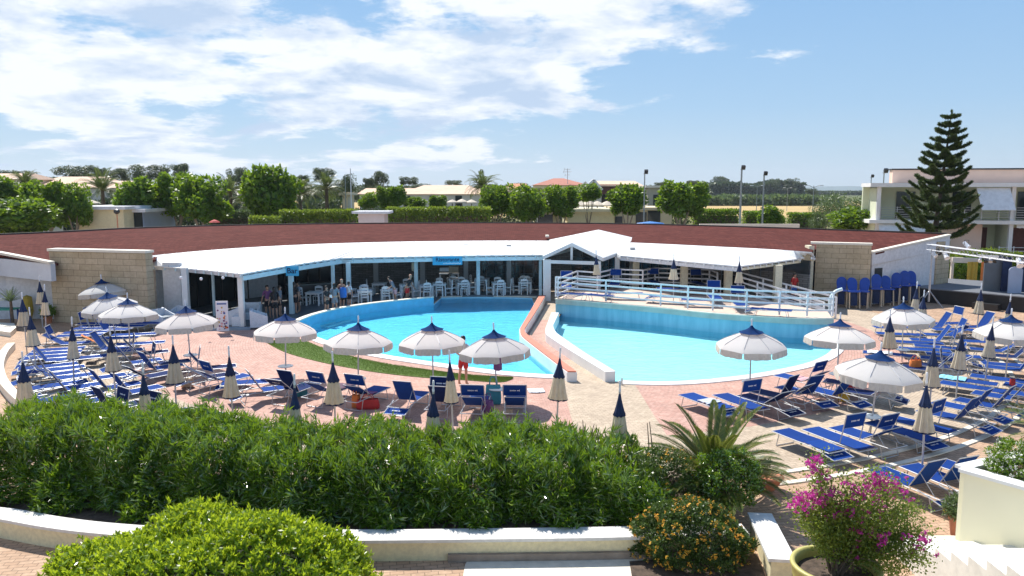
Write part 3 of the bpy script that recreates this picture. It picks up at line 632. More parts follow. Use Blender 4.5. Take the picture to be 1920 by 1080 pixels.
for p, q_ in zip(resample(e_all, 46), resample(j1, 46)): ra_.bar(p + Vector((0, -.03, -.14)), q_ + Vector((0, 0, -.2)), .07, .12)
ra_.build('rafters', M['paleblue'], bd)
posts = [(455, 615, .24), (548, 591, .24), (626, 573, .18), (655, 570, .24), (781, 558.5, .22), (897, 555, .22), (1013, 556, .18)]
for x, y, w_ in posts: col(P(x, y), M['paleblue'] if x > 500 else M['white'], w_, CZ - .25)
# right canopy
er = [P(1163, 479, CZ), P(1275, 489, CZ), P(1385, 499, CZ), P(1455, 490.5, CZ), P(1528, 481, 2.85)]
jr = crom([P(x, y, z + .02) for x, y, z in junc_px[6:]], 6)
cn = MB(); cn.slab(resample(jr, 40), resample(er, 40), .07); cn.build('canopy_roof', M['canopy_white'], bd)
f_ = MB(); fa = [p + Vector((0, .15, -.2)) for p in er]
for a, c in zip(fa[:3], fa[1:3]): f_.bar(a, c, .12, .2)
f_.build('fascia_beam', M['wallwhite'], bd)
ra_ = MB()
for p, q_ in zip(resample(er, 26), resample(jr, 26)): ra_.bar(p + Vector((0, -.02, -.14)), q_ + Vector((0, 0, -.35)), .07, .12)
ra_.build('rafters', M['white'], bd)
f_ = MB()
for a, c in zip(fa[2:], fa[3:]): f_.bar(a, c, .12, .12)
f_.build('fascia_beam', M['creamlight'], bd)
# gable canopy
gf = [P(1018, 483, 2.62), P(1072, 458, 3.42), P(1130, 486, 2.62)]; gk = [P(1030, 452, 3.25), Q(1122, 433, 54.5), Q(1213, 454, 53.6)]
gm = MB(); gm.slab([gk[0], gf[0]], [gk[1], gf[1]], -.09); gm.slab([gk[1], gf[1]], [gk[2], gf[2]], -.09); gm.build('gable_canopy', M['canopy_white'], bd)
gt = MB()
for a, c in ((gf[0], gf[1]), (gf[1], gf[2])): gt.bar(a + Vector((0, -.08, .0)), c + Vector((0, -.08, .0)), .1, .2)
gt.bar(gf[0] + Vector((.2, .1, -.25)), gf[2] + Vector((-.1, .1, -.25)), .14, .2); gt.bar(gf[1] + Vector((0, .06, -.95)), gf[1] + Vector((0, .06, -.1)), .14, .14)
gt.bar(gf[2] + Vector((0, 0, -.02)), gk[2] + Vector((0, 0, -.02)), .1, .2); gt.build('gable_truss', M['white'], bd)
for p, w_ in ((gf[0] + Vector((.25, .15, 0)), .45), (gf[2] + Vector((-.2, .3, 0)), .25)): col(p, M['white'], w_, 2.5)
q = Q(1157, 500, 47.5); col(Vector((q.x, q.y, 0)), M['white'], .28, 2.6)
tag(bd, 'long crescent shaped restaurant building with dark red roof and white canopies round the pool', 'building')
# terrace floor under the canopies
tfl = [P(285, 622), P(470, 618), P(500, 612), *[p + Vector((-.1, .12, 0)) for p in wallp], P(826, 556.5), P(1018, 556), Vector((2.2, 53.5, 0)), ] + [Vector((p.x, p.y + .1, 0)) for p in reversed(seg(0, .58))]
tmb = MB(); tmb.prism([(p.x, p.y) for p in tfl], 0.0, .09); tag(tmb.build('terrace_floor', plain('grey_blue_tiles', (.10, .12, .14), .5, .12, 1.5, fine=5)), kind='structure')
tmb = MB(); tmb.wall([P(285, 622) , P(470, 618)], 0, .12, .25); thingmesh('terrace_step', tmb, plain('blue_grey_step', (.22, .30, .38), .7, .1, 1), 'blue grey step edge in front of the bar terrace', 'step')
# roof details: small vent and stains
q = P(1026, 443, 3.45)
thingmesh('roof_vent', MB().box((q.x, q.y, q.z + .02), (.22, .9, .12)), M['verge'], 'small pale strip vent lying on the red roof left of the gable', 'vent')
# pale block behind the roof
q = Q(696, 400, 66); hb = empty('roof_plant_hut'); MB().box((q.x, q.y + 1, 2.6), (2.2, 2, 4.1)).build('wall', M['woodblind'], hb); MB().prism([(q.x - 1.6, q.y - .3), (q.x + 1.6, q.y - .3), (q.x + 1.5, q.y + 2.5), (q.x - 1.5, q.y + 2.5)], 4.65, 4.85).build('roof', M['wallwhite'], hb)
tag(hb, 'small pinkish hut with flat pale roof just behind the red roof', 'hut')
# ================================================================ SIGNS
def text(s_, size, loc, rot, m, name, parent, ext=.004, alx='CENTER', sx=1):
    c = bpy.data.curves.new(name, 'FONT'); c.body = s_; c.size = size; c.extrude = ext; c.align_x = alx; c.align_y = 'CENTER'; c.resolution_u = 3; c.offset = .006
    o = bpy.data.objects.new(name, c); COL.objects.link(o); o.location = loc; o.rotation_euler = rot; o.scale = (sx, 1, 1)
    dg = bpy.context.evaluated_depsgraph_get(); me = bpy.data.meshes.new_from_object(o.evaluated_get(dg)); mw = o.matrix_basis.copy(); bpy.data.objects.remove(o)
    me.transform(mw); me.materials.clear(); return link(name, me, m, parent)
cyan = plain('cyan_sign_board', (.04, .40, .66), .5, .08, 2)
for s_, px, py, wd_, ht, label, sz, sub in (('Ristorante', 839, 489, 1.78, .50, 'cyan board reading Ristorante hanging under the canopy beam', .34, True), ('Bar', 548, 508, .66, .52, 'cyan board reading Bar hanging at the canopy corner post', .40, False)):
    Y = P(px, 479 if sub else 497, CZ).y - .08; Y = Y - (.30 if sub else .55); c = Q(px, py, Y); t = empty('sign', (c.x, c.y, c.z), .12 if sub else 0)
    MB().box((0, 0, 0), (wd_, .06, ht)).build('board', cyan, t)
    text(s_, sz, (0, -.036, .07 if sub else 0), (PI / 2, 0, 0), M['navy'], 'lettering', t)
    if sub:
        sm_b = MB()
        for i_, w__ in enumerate([.05, .03, .06, .03, .07, .04, .06, .05, .07, .04, .08, .05, .06, .04]): sm_b.box((-.22 + i_ * .078, -.034, -.165 + .012 * (i_ % 3)), (w__, .006, .05 + .02 * (i_ % 2)))
        sm_b.build('small_white_marks', M['print'], t)
    tag(t, label, 'sign')
# ================================================================ UMBRELLAS
def umbrella_open():
    t = empty('parasol')
    MB().tube([(0, 0, 0), (0, 0, 2.28)], .024, 8).build('pole', M['alu'], t)
    MB().lathe([(0.001, 2.60), (.02, 2.59), (.028, 2.55), (.022, 2.42), (.03, 2.34), (.018, 2.27)], 8).build('finial', M['print'], t)
    n = 64; Rr = 1.12
    def sc(t_): k = abs(math.sin(t_ * 4)); return 1 - .035 * (k ** .7)        # eight panels, pulled in between ribs
    prof = [(.10, 2.18), (.32, 2.105), (.55, 2.01), (.78, 1.905), (.95, 1.815), (1.06, 1.745), (Rr, 1.69)]
    b = MB(); vs = []
    for i, (r, z) in enumerate(prof):
        for j in range(n):
            a = 2 * PI * j / n; k = abs(math.sin(a * 4)); f = i / (len(prof) - 1)
            rr = r * (1 - .06 * f * k ** .9); vs.append((rr * math.cos(a), rr * math.sin(a), z - (.018 * math.sin(PI * min(f * 1.1, 1)) - .012 * f) * k))
    b.add(vs, [(i * n + j, i * n + (j + 1) % n, (i + 1) * n + (j + 1) % n, (i + 1) * n + j) for i in range(len(prof) - 1) for j in range(n)])
    b.build('canopy', M['canvas'], t, smooth=True)
    v = MB(); rnd = random.Random(3)
    for q in range(8):                                   # hanging valance, slit at every rib
        a0, a1 = 2 * PI * q / 8 + .02, 2 * PI * (q + 1) / 8 - .02; top = []; bot = []; m = 10
        for i in range(m + 1):
            a = a0 + (a1 - a0) * i / m; k = abs(math.sin(a * 4)); rr = Rr * (1 - .06 * k ** .9)
            top.append((rr * math.cos(a), rr * math.sin(a), 1.69 + .012 * k)); w_ = .016 * math.sin(i * 2.4 + q)
            bot.append(((rr + .015 + w_) * math.cos(a), (rr + .015 + w_) * math.sin(a), 1.49 + .03 * (k < .35) + rnd.uniform(-.008, .008)))
        v.strip(top, bot)
    v.build('valance', M['valance'], t)
    c = MB(); vs = []; prof = [(.02, 2.38), (.05, 2.33), (.10, 2.275), (.20, 2.215), (.33, 2.165), (.40, 2.145)]
    for i, (r, z) in enumerate(prof):
        for j in range(48):
            a = 2 * PI * j / 48; f = max(0, i - 3) / 2; k = abs(math.sin(a * 4)); vs.append((r * (1 - .08 * f * k) * math.cos(a), r * (1 - .08 * f * k) * math.sin(a), z))
    c.add(vs, [(i * 48 + j, i * 48 + (j + 1) % 48, (i + 1) * 48 + (j + 1) % 48, (i + 1) * 48 + j) for i in range(5) for j in range(48)])
    c.build('top_cap', M['navylit'], t, smooth=True)
    r_ = MB()
    for q in range(8):
        a = 2 * PI * q / 8; pts = [((p[0] - .01) * math.cos(a), (p[0] - .01) * math.sin(a), p[1] - .025) for p in [(.10, 2.19), (.50, 2.075), (.92, 1.875), (Rr, 1.70)]]
        r_.tube(pts, .009, 4); r_.tube([(0.02 * math.cos(a), .02 * math.sin(a), 1.72), (.5 * math.cos(a), .5 * math.sin(a), 2.04)], .008, 4)
    r_.build('ribs', M['alu'], t)
    return t
def umbrella_closed(nm='parasol', fat=1.0, seed=0):
    t = empty(nm); rnd = random.Random(seed)
    MB().tube([(0, 0, 0), (0, 0, 2.3)], .024, 8).build('pole', M['alu'], t)
    MB().lathe([(0.001, 2.56), (.02, 2.55), (.027, 2.50), (.02, 2.38), (.028, 2.33), (.015, 2.22)], 8).build('finial', M['print'], t)
    ph = [rnd.uniform(0, 6.28) for _ in range(3)]; n = 64
    def pleat(a, f): return 1 + f * (.20 * math.sin(9 * a + ph[0]) + .07 * math.sin(17 * a + ph[1])) + .05 * f * math.sin(2 * a + ph[2])
    def surf(prof, f0, f1, nm_, m):
        vs = []; k = len(prof)
        for i, (r, z) in enumerate(prof):
            f = f0 + (f1 - f0) * i / (k - 1)
            for j in range(n):
                a = 2 * PI * j / n; rr = r * fat * pleat(a, f); vs.append((rr * math.cos(a), rr * math.sin(a), z + (.018 * math.sin(9 * a + ph[0]) if i == k - 1 else 0)))
        b = MB(); b.add(vs, [(i * n + j, i * n + (j + 1) % n, (i + 1) * n + (j + 1) % n, (i + 1) * n + j) for i in range(k - 1) for j in range(n)]); return b.build(nm_, m, t, smooth=True)
    surf([(.095, 1.86), (.12, 1.72), (.145, 1.52), (.17, 1.34), (.20, 1.20), (.195, 1.165)], .5, 1.0, 'folded_canopy', M['beige'])
    surf([(.018, 2.28), (.04, 2.14), (.075, 1.98), (.11, 1.84), (.135, 1.77), (.13, 1.75)], .1, .55, 'top_cap', M['navy'])
    surf([(.196, 1.185), (.203, 1.165), (.200, 1.148)], 1.0, 1.0, 'hem', M['navy'])
    return t
OPEN = [(195, 515, 'highest of three overlapping open white parasols by the left stone wall', -6), (213, 536, 'middle one of three overlapping open white parasols by the left stone wall', 5),
        (237, 550, 'lowest of three overlapping open white parasols by the left stone wall', 0), (352, 563, 'open white parasol standing in front of the bar entrance and menu board', 0),
        (531, 577, 'open white parasol at the left end of the turf strip beside the deep pool', 0), (668, 593, 'open white parasol in front of the submerged pool stair', 0),
        (811, 593, 'open white parasol just left of the person in red shorts', 0), (932, 606, 'open white parasol just right of the person in red shorts', 0),
        (1411, 597, 'open white parasol standing before the shallow pool right of the kerb wall', 0), (1576, 587, 'open white parasol at the right end of the shallow pool', 0),
        (1642, 641, 'largest looking open white parasol in the right foreground over the loungers', 3), (1699, 556, 'open white parasol farthest right behind the pool below the stacked blue chairs', 0),
        (1896, 578, 'open white parasol cut by the right edge of the photo', 2)]
HF = CAMZ - 2.58
def ubase(x, y, zb=0.0, ht=2.58):
    q = P(x, y, zb + ht); return Vector((q.x, q.y, zb))
protoO = umbrella_open(); UM = []
for i, (x, y, lab, tilt) in enumerate(OPEN):
    o = protoO if i == 0 else copy_tree(protoO); b = ubase(x, y); o.location = b
    o.rotation_euler = (R(-tilt + random.uniform(-2.5, 2.5)), R(-tilt * .6 + random.uniform(-2.5, 2.5)), random.uniform(0, 6)); tag(o, lab, 'parasol', 'open white parasols with navy tops'); UM.append(b)
CL = [(72.5, 517, 'folded cream parasol farthest back against the left white wall'), (79, 533, 'folded cream parasol just right of the hindmost one by the left white wall'), (41.5, 548, 'folded cream parasol at the far left beside the small spiky palm'),
      (59, 576, 'folded cream parasol at far left in front of two others'), (129, 594, 'folded cream parasol standing among the left loungers below the stone wall'), (39, 660, 'folded cream parasol at the far left just above the oleander'),
      (209, 612, 'folded cream parasol in the middle of the left lounger block'), (268, 680, 'folded cream parasol half hidden behind the oleander left of centre'), (323, 629, 'folded cream parasol on the pink paving below the bar parasol'),
      (431, 650, 'folded cream parasol beside the lounger with a bright printed shade'), (548, 703, 'folded cream parasol with long navy top sunk low behind the oleander'), (625.5, 657, 'folded cream parasol before the turf strip below the submerged stair'),
      (808, 713, 'folded cream parasol sunk behind the oleander below the person in red shorts'), (849, 657, 'folded cream parasol directly in front of the person in red shorts'), (1044, 653, 'folded cream parasol by the front tip of the orange topped divider'),
      (1163, 711, 'folded cream parasol alone on the beige paving by the right end of the oleander'), (1716, 528, 'folded cream parasol near the foot of the lighting tower'), (1731, 543, 'folded cream parasol almost hidden behind the far right open parasol'),
      (1838, 531, 'folded cream parasol in front of the black stage'), (1891, 551, 'folded cream parasol behind the parasol at the right edge'), (1673, 579, 'folded cream parasol at the left side of the far right lounger rows'),
      (1802, 609, 'folded cream parasol in the aisle between the right lounger blocks'), (1856, 592, 'folded cream parasol before the right edge parasol'), (1751.5, 634, 'folded cream parasol right behind the large foreground parasol'),
      (1742, 699, 'nearest folded cream parasol standing between the right foreground loungers')]
protoC = [umbrella_closed(fat=1.0, seed=1), umbrella_closed(fat=.88, seed=2), umbrella_closed(fat=1.1, seed=5)]; used = [False] * 3
def place_closed(i, b, lab, grp):
    k = i % 3; o = protoC[k] if not used[k] else copy_tree(protoC[k]); used[k] = True
    o.location = b; o.rotation_euler = (R(random.uniform(-2.6, 2.6)), R(random.uniform(-2.6, 2.6)), random.uniform(0, 6)); tag(o, lab, 'parasol', grp)
for i, (x, y, lab) in enumerate(CL):
    b = ubase(x, y, 0, 2.55); place_closed(i, b, lab, 'folded cream parasols with navy tops'); UM.append(b)
for i, (x, y, lab) in enumerate([(1121, 471, 'folded cream parasol on the raised deck in front of the gable'), (1265, 477, 'folded cream parasol in the middle of the raised deck'), (1388, 482, 'folded cream parasol at the right end of the raised deck')]):
    place_closed(i + 1, ubase(x, y, DZ, 2.5), lab, 'folded cream parasols on the deck')
# ================================================================ SUN LOUNGERS
def lounger(beta, gamma, dark=False, logo=True, arm=.78):
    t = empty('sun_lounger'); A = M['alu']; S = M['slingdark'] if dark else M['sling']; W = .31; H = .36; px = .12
    f = MB(); r = .014
    for s in (-1, 1): f.tube([(-.95, s * W, H), (.93, s * W, H - .02)], r, 6)
    f.tube([(-.95, -W, H), (-.95, W, H)], r, 6); f.tube([(.93, -W, H - .02), (.93, W, H - .02)], r, 6); f.build('frame', A, t)
    for x in (-.70, .62):
        l = MB(); l.tube([(x, -W, H - .02), (x + (-.08 if x < 0 else .08), -W, .02), (x + (-.08 if x < 0 else .08), W, .02), (x, W, H - .02)], .014, 6); l.build('leg', A, t)
    def panel(p0, d, L, w_, sag, nm, m):
        b = MB(); d = Vector(d).normalized(); nrm = Vector((-d.z, 0, d.x)); k = 7; rows = []
        for i in range(k):
            u = i / (k - 1); c = Vector(p0) + d * L * u; rows.append([c + Vector((0, (j / 4 - .5) * 2 * w_, 0)) - nrm * sag * math.sin(PI * u) * (1 - abs(j / 2 - 1) ** 2 * .6) for j in range(5)])
        vs = [v for rw in rows for v in rw]; b.add(vs, [(i * 5 + j, i * 5 + j + 1, (i + 1) * 5 + j + 1, (i + 1) * 5 + j) for i in range(k - 1) for j in range(4)])
        dn = [v - nrm * .008 for v in vs]; b.add(dn, [(i * 5 + j, (i + 1) * 5 + j, (i + 1) * 5 + j + 1, i * 5 + j + 1) for i in range(k - 1) for j in range(4)]); return b.build(nm, m, t, smooth=True)
    panel((-.94, 0, H + .012), (1, 0, 0), px + .94, W - .015, .02, 'seat', S)
    bd_ = (math.cos(beta), 0, math.sin(beta)); Lb = .78
    panel((px, 0, H + .016), bd_, Lb, W - .03, .02, 'backrest', S)
    if beta > .15:
        k = MB(); 
        for s in (-1, 1): k.tube([(px, s * (W - .02), H + .01), (px + bd_[0] * Lb, s * (W - .02), H + .016 + bd_[2] * Lb)], .013, 6)
        k.tube([(px + bd_[0] * Lb, -(W - .02), H + .016 + bd_[2] * Lb), (px + bd_[0] * Lb, W - .02, H + .016 + bd_[2] * Lb)], .013, 6)
        k.tube([(px + bd_[0] * .45, -W + .04, H + bd_[2] * .45), (px + .62, -W + .04, H - .03)], .009, 5); k.tube([(px + bd_[0] * .45, W - .04, H + bd_[2] * .45), (px + .62, W - .04, H - .03)], .009, 5); k.build('back_frame', A, t)
    if gamma is not None:
        gd = Vector((math.cos(gamma), 0, math.sin(gamma))); p0 = Vector((.36, 0, H + .03)); Wa = W + .03; a = MB()
        for s in (-1, 1): a.tube([p0 + Vector((0, s * Wa, 0)), p0 + gd * arm + Vector((0, s * Wa, 0))], .015, 6)
        a.tube([p0 + gd * arm + Vector((0, -Wa, 0)), p0 + gd * arm + Vector((0, Wa, 0))], .014, 6); a.tube([p0 + gd * (arm - .37) + Vector((0, -Wa, 0)), p0 + gd * (arm - .37) + Vector((0, Wa, 0))], .010, 6)
        a.build('shade_arm', A, t); sh = panel(p0 + gd * (arm - .37), gd, .36, Wa - .015, .0, 'sunshade', S)
        if logo:
            nrm = Vector((gd.z, 0, -gd.x)) if gd.z > .3 else Vector((0, 0, 1)); nn = nrm if gd.z > .3 else Vector((-gd.z, 0, gd.x)); L = MB()
            cc = p0 + gd * (arm - .19) + nn * .012; U = gd if gd.z > .3 else -gd; Vv = Vector((0, 1, 0)) if gd.z > .3 else Vector((0, 1, 0))
            for i, (w_, h_) in enumerate([(.018, .045), (.02, .035), (.018, .042), (.022, .034), (.018, .045), (.02, .034), (.02, .034)]):
                c = cc + Vv * (-.13 + i * .026); L.add([c - Vv * w_ / 2 - U * h_ / 2, c + Vv * w_ / 2 - U * h_ / 2, c + Vv * w_ / 2 + U * h_ / 2, c - Vv * w_ / 2 + U * h_ / 2], [(0, 1, 2, 3)])
            c = cc + Vv * .085                                            # small fish like emblem at the end of the line
            L.add([c + Vv * x + U * z for x, z in [(-.03, 0), (0, .022), (.025, .008), (.055, .04), (.06, 0), (.055, -.03), (.025, -.006), (0, -.018)]], [tuple(range(8))]); L.build('logo', M['print'], sh)
    return t
B = R
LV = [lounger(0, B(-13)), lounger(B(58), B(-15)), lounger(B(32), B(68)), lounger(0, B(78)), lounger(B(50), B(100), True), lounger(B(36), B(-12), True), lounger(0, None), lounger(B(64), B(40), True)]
LN = ['flat blue lounger', 'upright blue lounger', 'reclined blue lounger', 'shaded flat blue lounger', 'dark blue hooded lounger', 'dark blue reclined lounger', 'bare flat blue lounger', 'dark blue steep lounger']
LU = [False] * 8
# (photo x, photo y of the bed centre, variant, yaw offset in degrees)
ROWS = {
 'row by the turf tip': [(352, 695, 4, -20), (392, 706, 5, -10), (418, 712, 2, 5), (470, 716, 0, -38), (497, 730, 1, -25), (552, 730, 7, 5)],
 'row before the turf strip': [(617, 733, 2, 0), (686, 738, 2, 0), (767, 748, 1, 0), (832, 752, 4, 0), (892, 758, 2, 0), (966, 758, 2, 2)],
 'group below the kerb wall': [(1325, 752, 0, 4), (1395, 752, 3, -2), (1432, 754, 5, 6), (1462, 742, 7, 12)],
 'group below the wading pool end': [(1508, 712, 2, -2), (1515, 735, 1, -8), (1556, 740, 1, 0), (1598, 722, 4, 12), (1632, 735, 5, 14)],
 'row along the pale kerb lines': [(1516, 825, 0, 4), (1572, 822, 3, 0), (1625, 818, 2, 4), (1690, 808, 0, 0), (1722, 795, 3, 4)],
 'row above the cut palm': [(1790, 782, 1, 0), (1815, 766, 1, -4), (1858, 760, 1, 0), (1893, 742, 1, 2)],
 'nearest right corner': [(1712, 905, 1, 0), (1772, 898, 1, -3), (1838, 890, 0, 4)],
 'block by the black stage': [(1700, 614, 0, 0), (1738, 612, 1, 0), (1778, 606, 3, 6), (1712, 627, 0, 0), (1752, 627, 2, -4), (1790, 618, 0, 0), (1832, 612, 1, 10)],
 'block left of the aisle parasol': [(1722, 641, 6, 0), (1765, 640, 1, 0), (1735, 656, 0, 0), (1783, 652, 3, -5), (1716, 668, 0, 3), (1757, 672, 1, 0), (1790, 666, 0, 0), (1748, 690, 4, 3), (1776, 690, 5, 0)],
 'block under the cut-off parasol': [(1838, 640, 0, 0), (1880, 636, 1, 0), (1905, 650, 0, 4), (1850, 656, 2, -8), (1895, 668, 4, 0), (1868, 682, 0, 5), (1905, 692, 1, 0)],
 'block at the right edge': [(1880, 712, 0, 0), (1845, 718, 6, 5), (1912, 722, 1, 0), (1868, 735, 0, 0), (1912, 738, 0, 0)],
 'block against the stone wall': [(118, 616, 3, 0), (150, 612, 3, 0), (185, 606, 3, 4), (112, 628, 0, 0), (146, 625, 0, 0), (205, 617, 1, -10), (236, 610, 3, 0), (262, 606, 0, 0)],
 'block below three overlapping parasols': [(218, 632, 0, 0), (250, 628, 6, 0), (188, 655, 1, -12), (222, 656, 1, 0), (246, 664, 4, 0), (262, 645, 0, 0)],
 'block by the bar parasol': [(252, 680, 1, 4), (282, 690, 1, 10), (306, 682, 4, 0), (318, 700, 5, 10)],
 'upper rows inside the curved kerb': [(92, 645, 2, 0), (68, 658, 0, 0), (108, 660, 0, 0), (52, 672, 0, 0), (92, 675, 1, 0), (130, 672, 0, 0), (60, 690, 0, 0), (102, 692, 0, 0)],
 'lower rows inside the curved kerb': [(70, 706, 1, 0), (118, 708, 2, 0), (152, 712, 1, 0), (90, 724, 0, 0), (130, 728, 1, 0), (170, 732, 1, 4), (205, 742, 1, 0), (120, 745, 0, 0), (165, 752, 0, 0)],
 'row half hidden behind oleanders': [(212, 765, 7, 0), (250, 775, 4, 0), (305, 782, 4, 0), (368, 790, 5, 0), (520, 812, 5, 0)],
}
for row, L in ROWS.items():
    if True:                 # keep beds of one block from running into each other
        pts = []
        for e in L: q = P(e[0], e[1], .36); pts.append(Vector((q.x, q.y)))
    else: pts = [Vector(P(e[0], e[1], .36).xy) for e in L]
    ROWS[row] = [pts, L]
allp = [p for v in ROWS.values() for p in v[0]]
for it in range(60):
    for i in range(len(allp)):
        for j in range(i):
            a, b = allp[i], allp[j]; mid = (a + b) / 2 - Vector((CX, CY)); er_ = mid.normalized(); et = Vector((-er_.y, er_.x)); d = a - b
            tx, rx = d.dot(et), d.dot(er_)
            if abs(tx) < .74 and abs(rx) < 2.0:
                s = (.74 - abs(tx)) * .25 * (1 if tx >= 0 else -1); s2 = 0
                if (2.0 - abs(rx)) * .35 < (.74 - abs(tx)): s2 = (2.0 - abs(rx)) * .25 * (1 if rx >= 0 else -1); s = 0
                allp[i] += et * s + er_ * s2; allp[j] -= et * s + er_ * s2
for p in allp:
    d = p - Vector((CX, CY)); lim = 19.6
    if p.x < 0 and d.length > lim and p.y < 36: d = d.normalized() * lim; p.x = CX + d.x; p.y = CY + d.y
k_ = 0
for v in ROWS.values():
    v[0] = allp[k_:k_ + len(v[0])]; k_ += len(v[0])
BEDS = {}
for row, (pts, L) in ROWS.items():
    order = sorted(range(len(L)), key=lambda i: P(L[i][0], L[i][1], .36).x * 1000 / P(L[i][0], L[i][1], .36).y)
    for rank, i in enumerate(order):
        x, y, v, yo = L[i]; p = pts[i]; o = LV[v] if not LU[v] else copy_tree(LV[v]); LU[v] = True
        o.location = (p.x, p.y, 0); o.rotation_euler = (0, 0, math.atan2(p.y - CY, p.x - CX) + R(yo + random.uniform(-3, 3)))
        tag(o, '%s, %s in the %s' % (LN[v], nth(rank, len(L)), row), 'sun lounger', 'blue sun loungers round the pool'); BEDS[(row, i)] = o
dlg = [(1062, 535, 3), (1082, 551, 0), (1117, 553, 0), (1153, 531, 3), (1172, 549, 0), (1228, 529, 3), (1250, 556, 0), (1262, 541, 6), (1302, 541, 0), (1312, 562, 6), (1340, 556, 3), (1372, 553, 0), (1386, 568, 3), (1445, 580, 0), (1310, 531, 3)]
dpt = [P(x, y, DZ + .36) for x, y, v in dlg]
for rank, i in enumerate(sorted(range(len(dlg)), key=lambda i: dlg[i][0])):
    x, y, v = dlg[i]; o = copy_tree(LV[v]); q = dpt[i]; o.location = (q.x, q.y, DZ); o.rotation_euler = (0, 0, PI / 2 + R(random.uniform(-12, 12)) + (0 if v == 3 else R(70)))
    tag(o, 'blue lounger on the raised deck, %s of those on the deck' % nth(rank, len(dlg)), 'sun lounger', 'sun loungers on the raised deck')
for v in range(8):
    if not LU[v]: raise Exception('unused variant %d' % v)
# small round tables clipped round the poles of open parasols
tb = empty('side_table'); MB().lathe([(.028, .47), (.26, .475), (.27, .49), (.26, .505), (.028, .51)], 24).build('table_top', plain('grey_white_plastic', (.60, .66, .70), .4, .05, 5), tb, smooth=True)
MB().lathe([(.03, .40), (.05, .47)], 10).build('clamp', M['alu'], tb)
for k, i in enumerate([3, 4, 5, 7, 8, 9, 10, 11]):
    o = tb if k == 0 else copy_tree(tb); o.location = UM[i]
    tag(o, 'small round table on the pole of ' + ['bar front parasol', 'parasol at the left end of the turf', 'parasol before the submerged stair', 'parasol right of the person in red shorts', 'parasol right of the kerb wall', 'parasol at the right end of the shallow pool', 'large right foreground parasol', 'farthest right open parasol'][k], 'table', 'round pole tables')
# ================================================================ TOWELS, BAGS AND SMALL THINGS
def cloth(pts, w_, m, name, label, cat, t=.02):
    b = MB(); pts = [Vector(p) for p in pts]; d = (pts[-1] - pts[0]); s = Vector((-d.y, d.x, 0)).normalized() * w_ / 2; rnd = random.Random(len(label))
    A = []; Bq = []
    for i, p in enumerate(resample(crom(pts, 6), 14)): o = Vector((0, 0, rnd.uniform(-.008, .012))); A.append(p - s + o); Bq.append(p + s + o)
    b.slab(A, Bq, t); return tag(b.build(name, m, smooth=False), label, cat)
def on_bed(row, i, x0, x1, w_, m, name, label, cat, z=.40, yy=0, drop=0):
    o = BEDS[(row, i)]; mt = Matrix.Translation(o.location) @ Matrix.Rotation(o.rotation_euler[2], 4, 'Z')
    pts = [mt @ Vector((x0 + (x1 - x0) * k / 4, yy, z + (.015 if k in (1, 3) else 0) - (drop if k == 0 else 0))) for k in range(5)]
    return cloth(pts, w_, m, name, label, cat)
rT = 'row before the turf strip'; rK = 'group below the kerb wall'; rE = 'group below the wading pool end'
on_bed(rT, 0, -.9, .1, .56, M['pink'], 'towel', 'faded pink patterned towel on the leftmost lounger before the turf strip', 'towel')
on_bed(rT, 1, -.2, .1, .60, M['purple'], 'towel', 'mottled purple towel on the second lounger before the turf strip', 'towel')
on_bed(rK, 0, -.1, .35, .56, M['paletowel'], 'towel', 'white towel bunched on the flat lounger right of the kerb wall', 'towel')
on_bed(rE, 0, -.3, .1, .58, M['pink'], 'towel', 'pale pink towel on the hindmost lounger at the end of the shallow pool', 'towel')
on_bed('block left of the aisle parasol', 4, -.8, .1, .55, M['paletowel'], 'towel', 'pale lilac towel spread on a bed in the far right lounger block', 'towel')
on_bed('block at the right edge', 1, -.8, .0, .60, plain('light_blue_towel', (.25, .60, .78), .8, .2, 12), 'towel', 'light blue and white towel on a lounger near the right edge', 'towel')
on_bed('block under the cut-off parasol', 2, -.8, .2, .62, M['sand'], 'towel', 'sand coloured towel under the parasol at the right edge', 'towel')
def bag(x, y, m, label, s=(.42, .22, .34), z=0.0, handles=True, cat='bag'):
    q = P(x, y, z); t = empty('beach_bag', q, random.uniform(-.5, .5)); w_, d_, h_ = s
    b = MB(); k = 14; vs = []; pr = [(0.9, 0), (1.0, .06), (1.04, .35), (.98, .7), (.9, 1.0)]
    for r_, zz_ in pr:
        for j in range(k):
            a = 2 * PI * j / k; ca, sa_ = math.cos(a), math.sin(a); e = .6
            vs.append((r_ * w_ / 2 * math.copysign(abs(ca) ** e, ca), r_ * d_ / 2 * math.copysign(abs(sa_) ** e, sa_), zz_ * h_ + .01 * math.sin(a * 3)))
    b.add(vs, [(i * k + j, i * k + (j + 1) % k, (i + 1) * k + (j + 1) % k, (i + 1) * k + j) for i in range(4) for j in range(k)] + [tuple(range(k - 1, -1, -1))]); b.add([(v[0] * .98, v[1] * .98, v[2] - .03) for v in vs[-k:]], [tuple(range(k))])
    b.build('bag_body', m, t, smooth=True)
    if handles:
        for sgn in (-1, 1): MB().tube(crom([(-w_ * .25, sgn * d_ * .4, h_ * .95), (-w_ * .15, sgn * d_ * .35, h_ * 1.4), (w_ * .15, sgn * d_ * .35, h_ * 1.4), (w_ * .25, sgn * d_ * .4, h_ * .95)], 4), .012, 5).build('handle', m, t)
    return tag(t, label, cat)
bag(690, 766, M['red'], 'red bag on the ground behind the second lounger before the turf strip', (.70, .3, .30)); bag(668, 764, M['orange_cloth'], 'small orange bag beside the red bag', (.26, .2, .40))
bag(925, 757, M['teal'], 'teal blue bag by the pole of the parasol right of the person', (.5, .25, .6)); bag(914, 778, M['purple'], 'purple pink bag by the bright printed lounger shade', (.36, .25, .45))
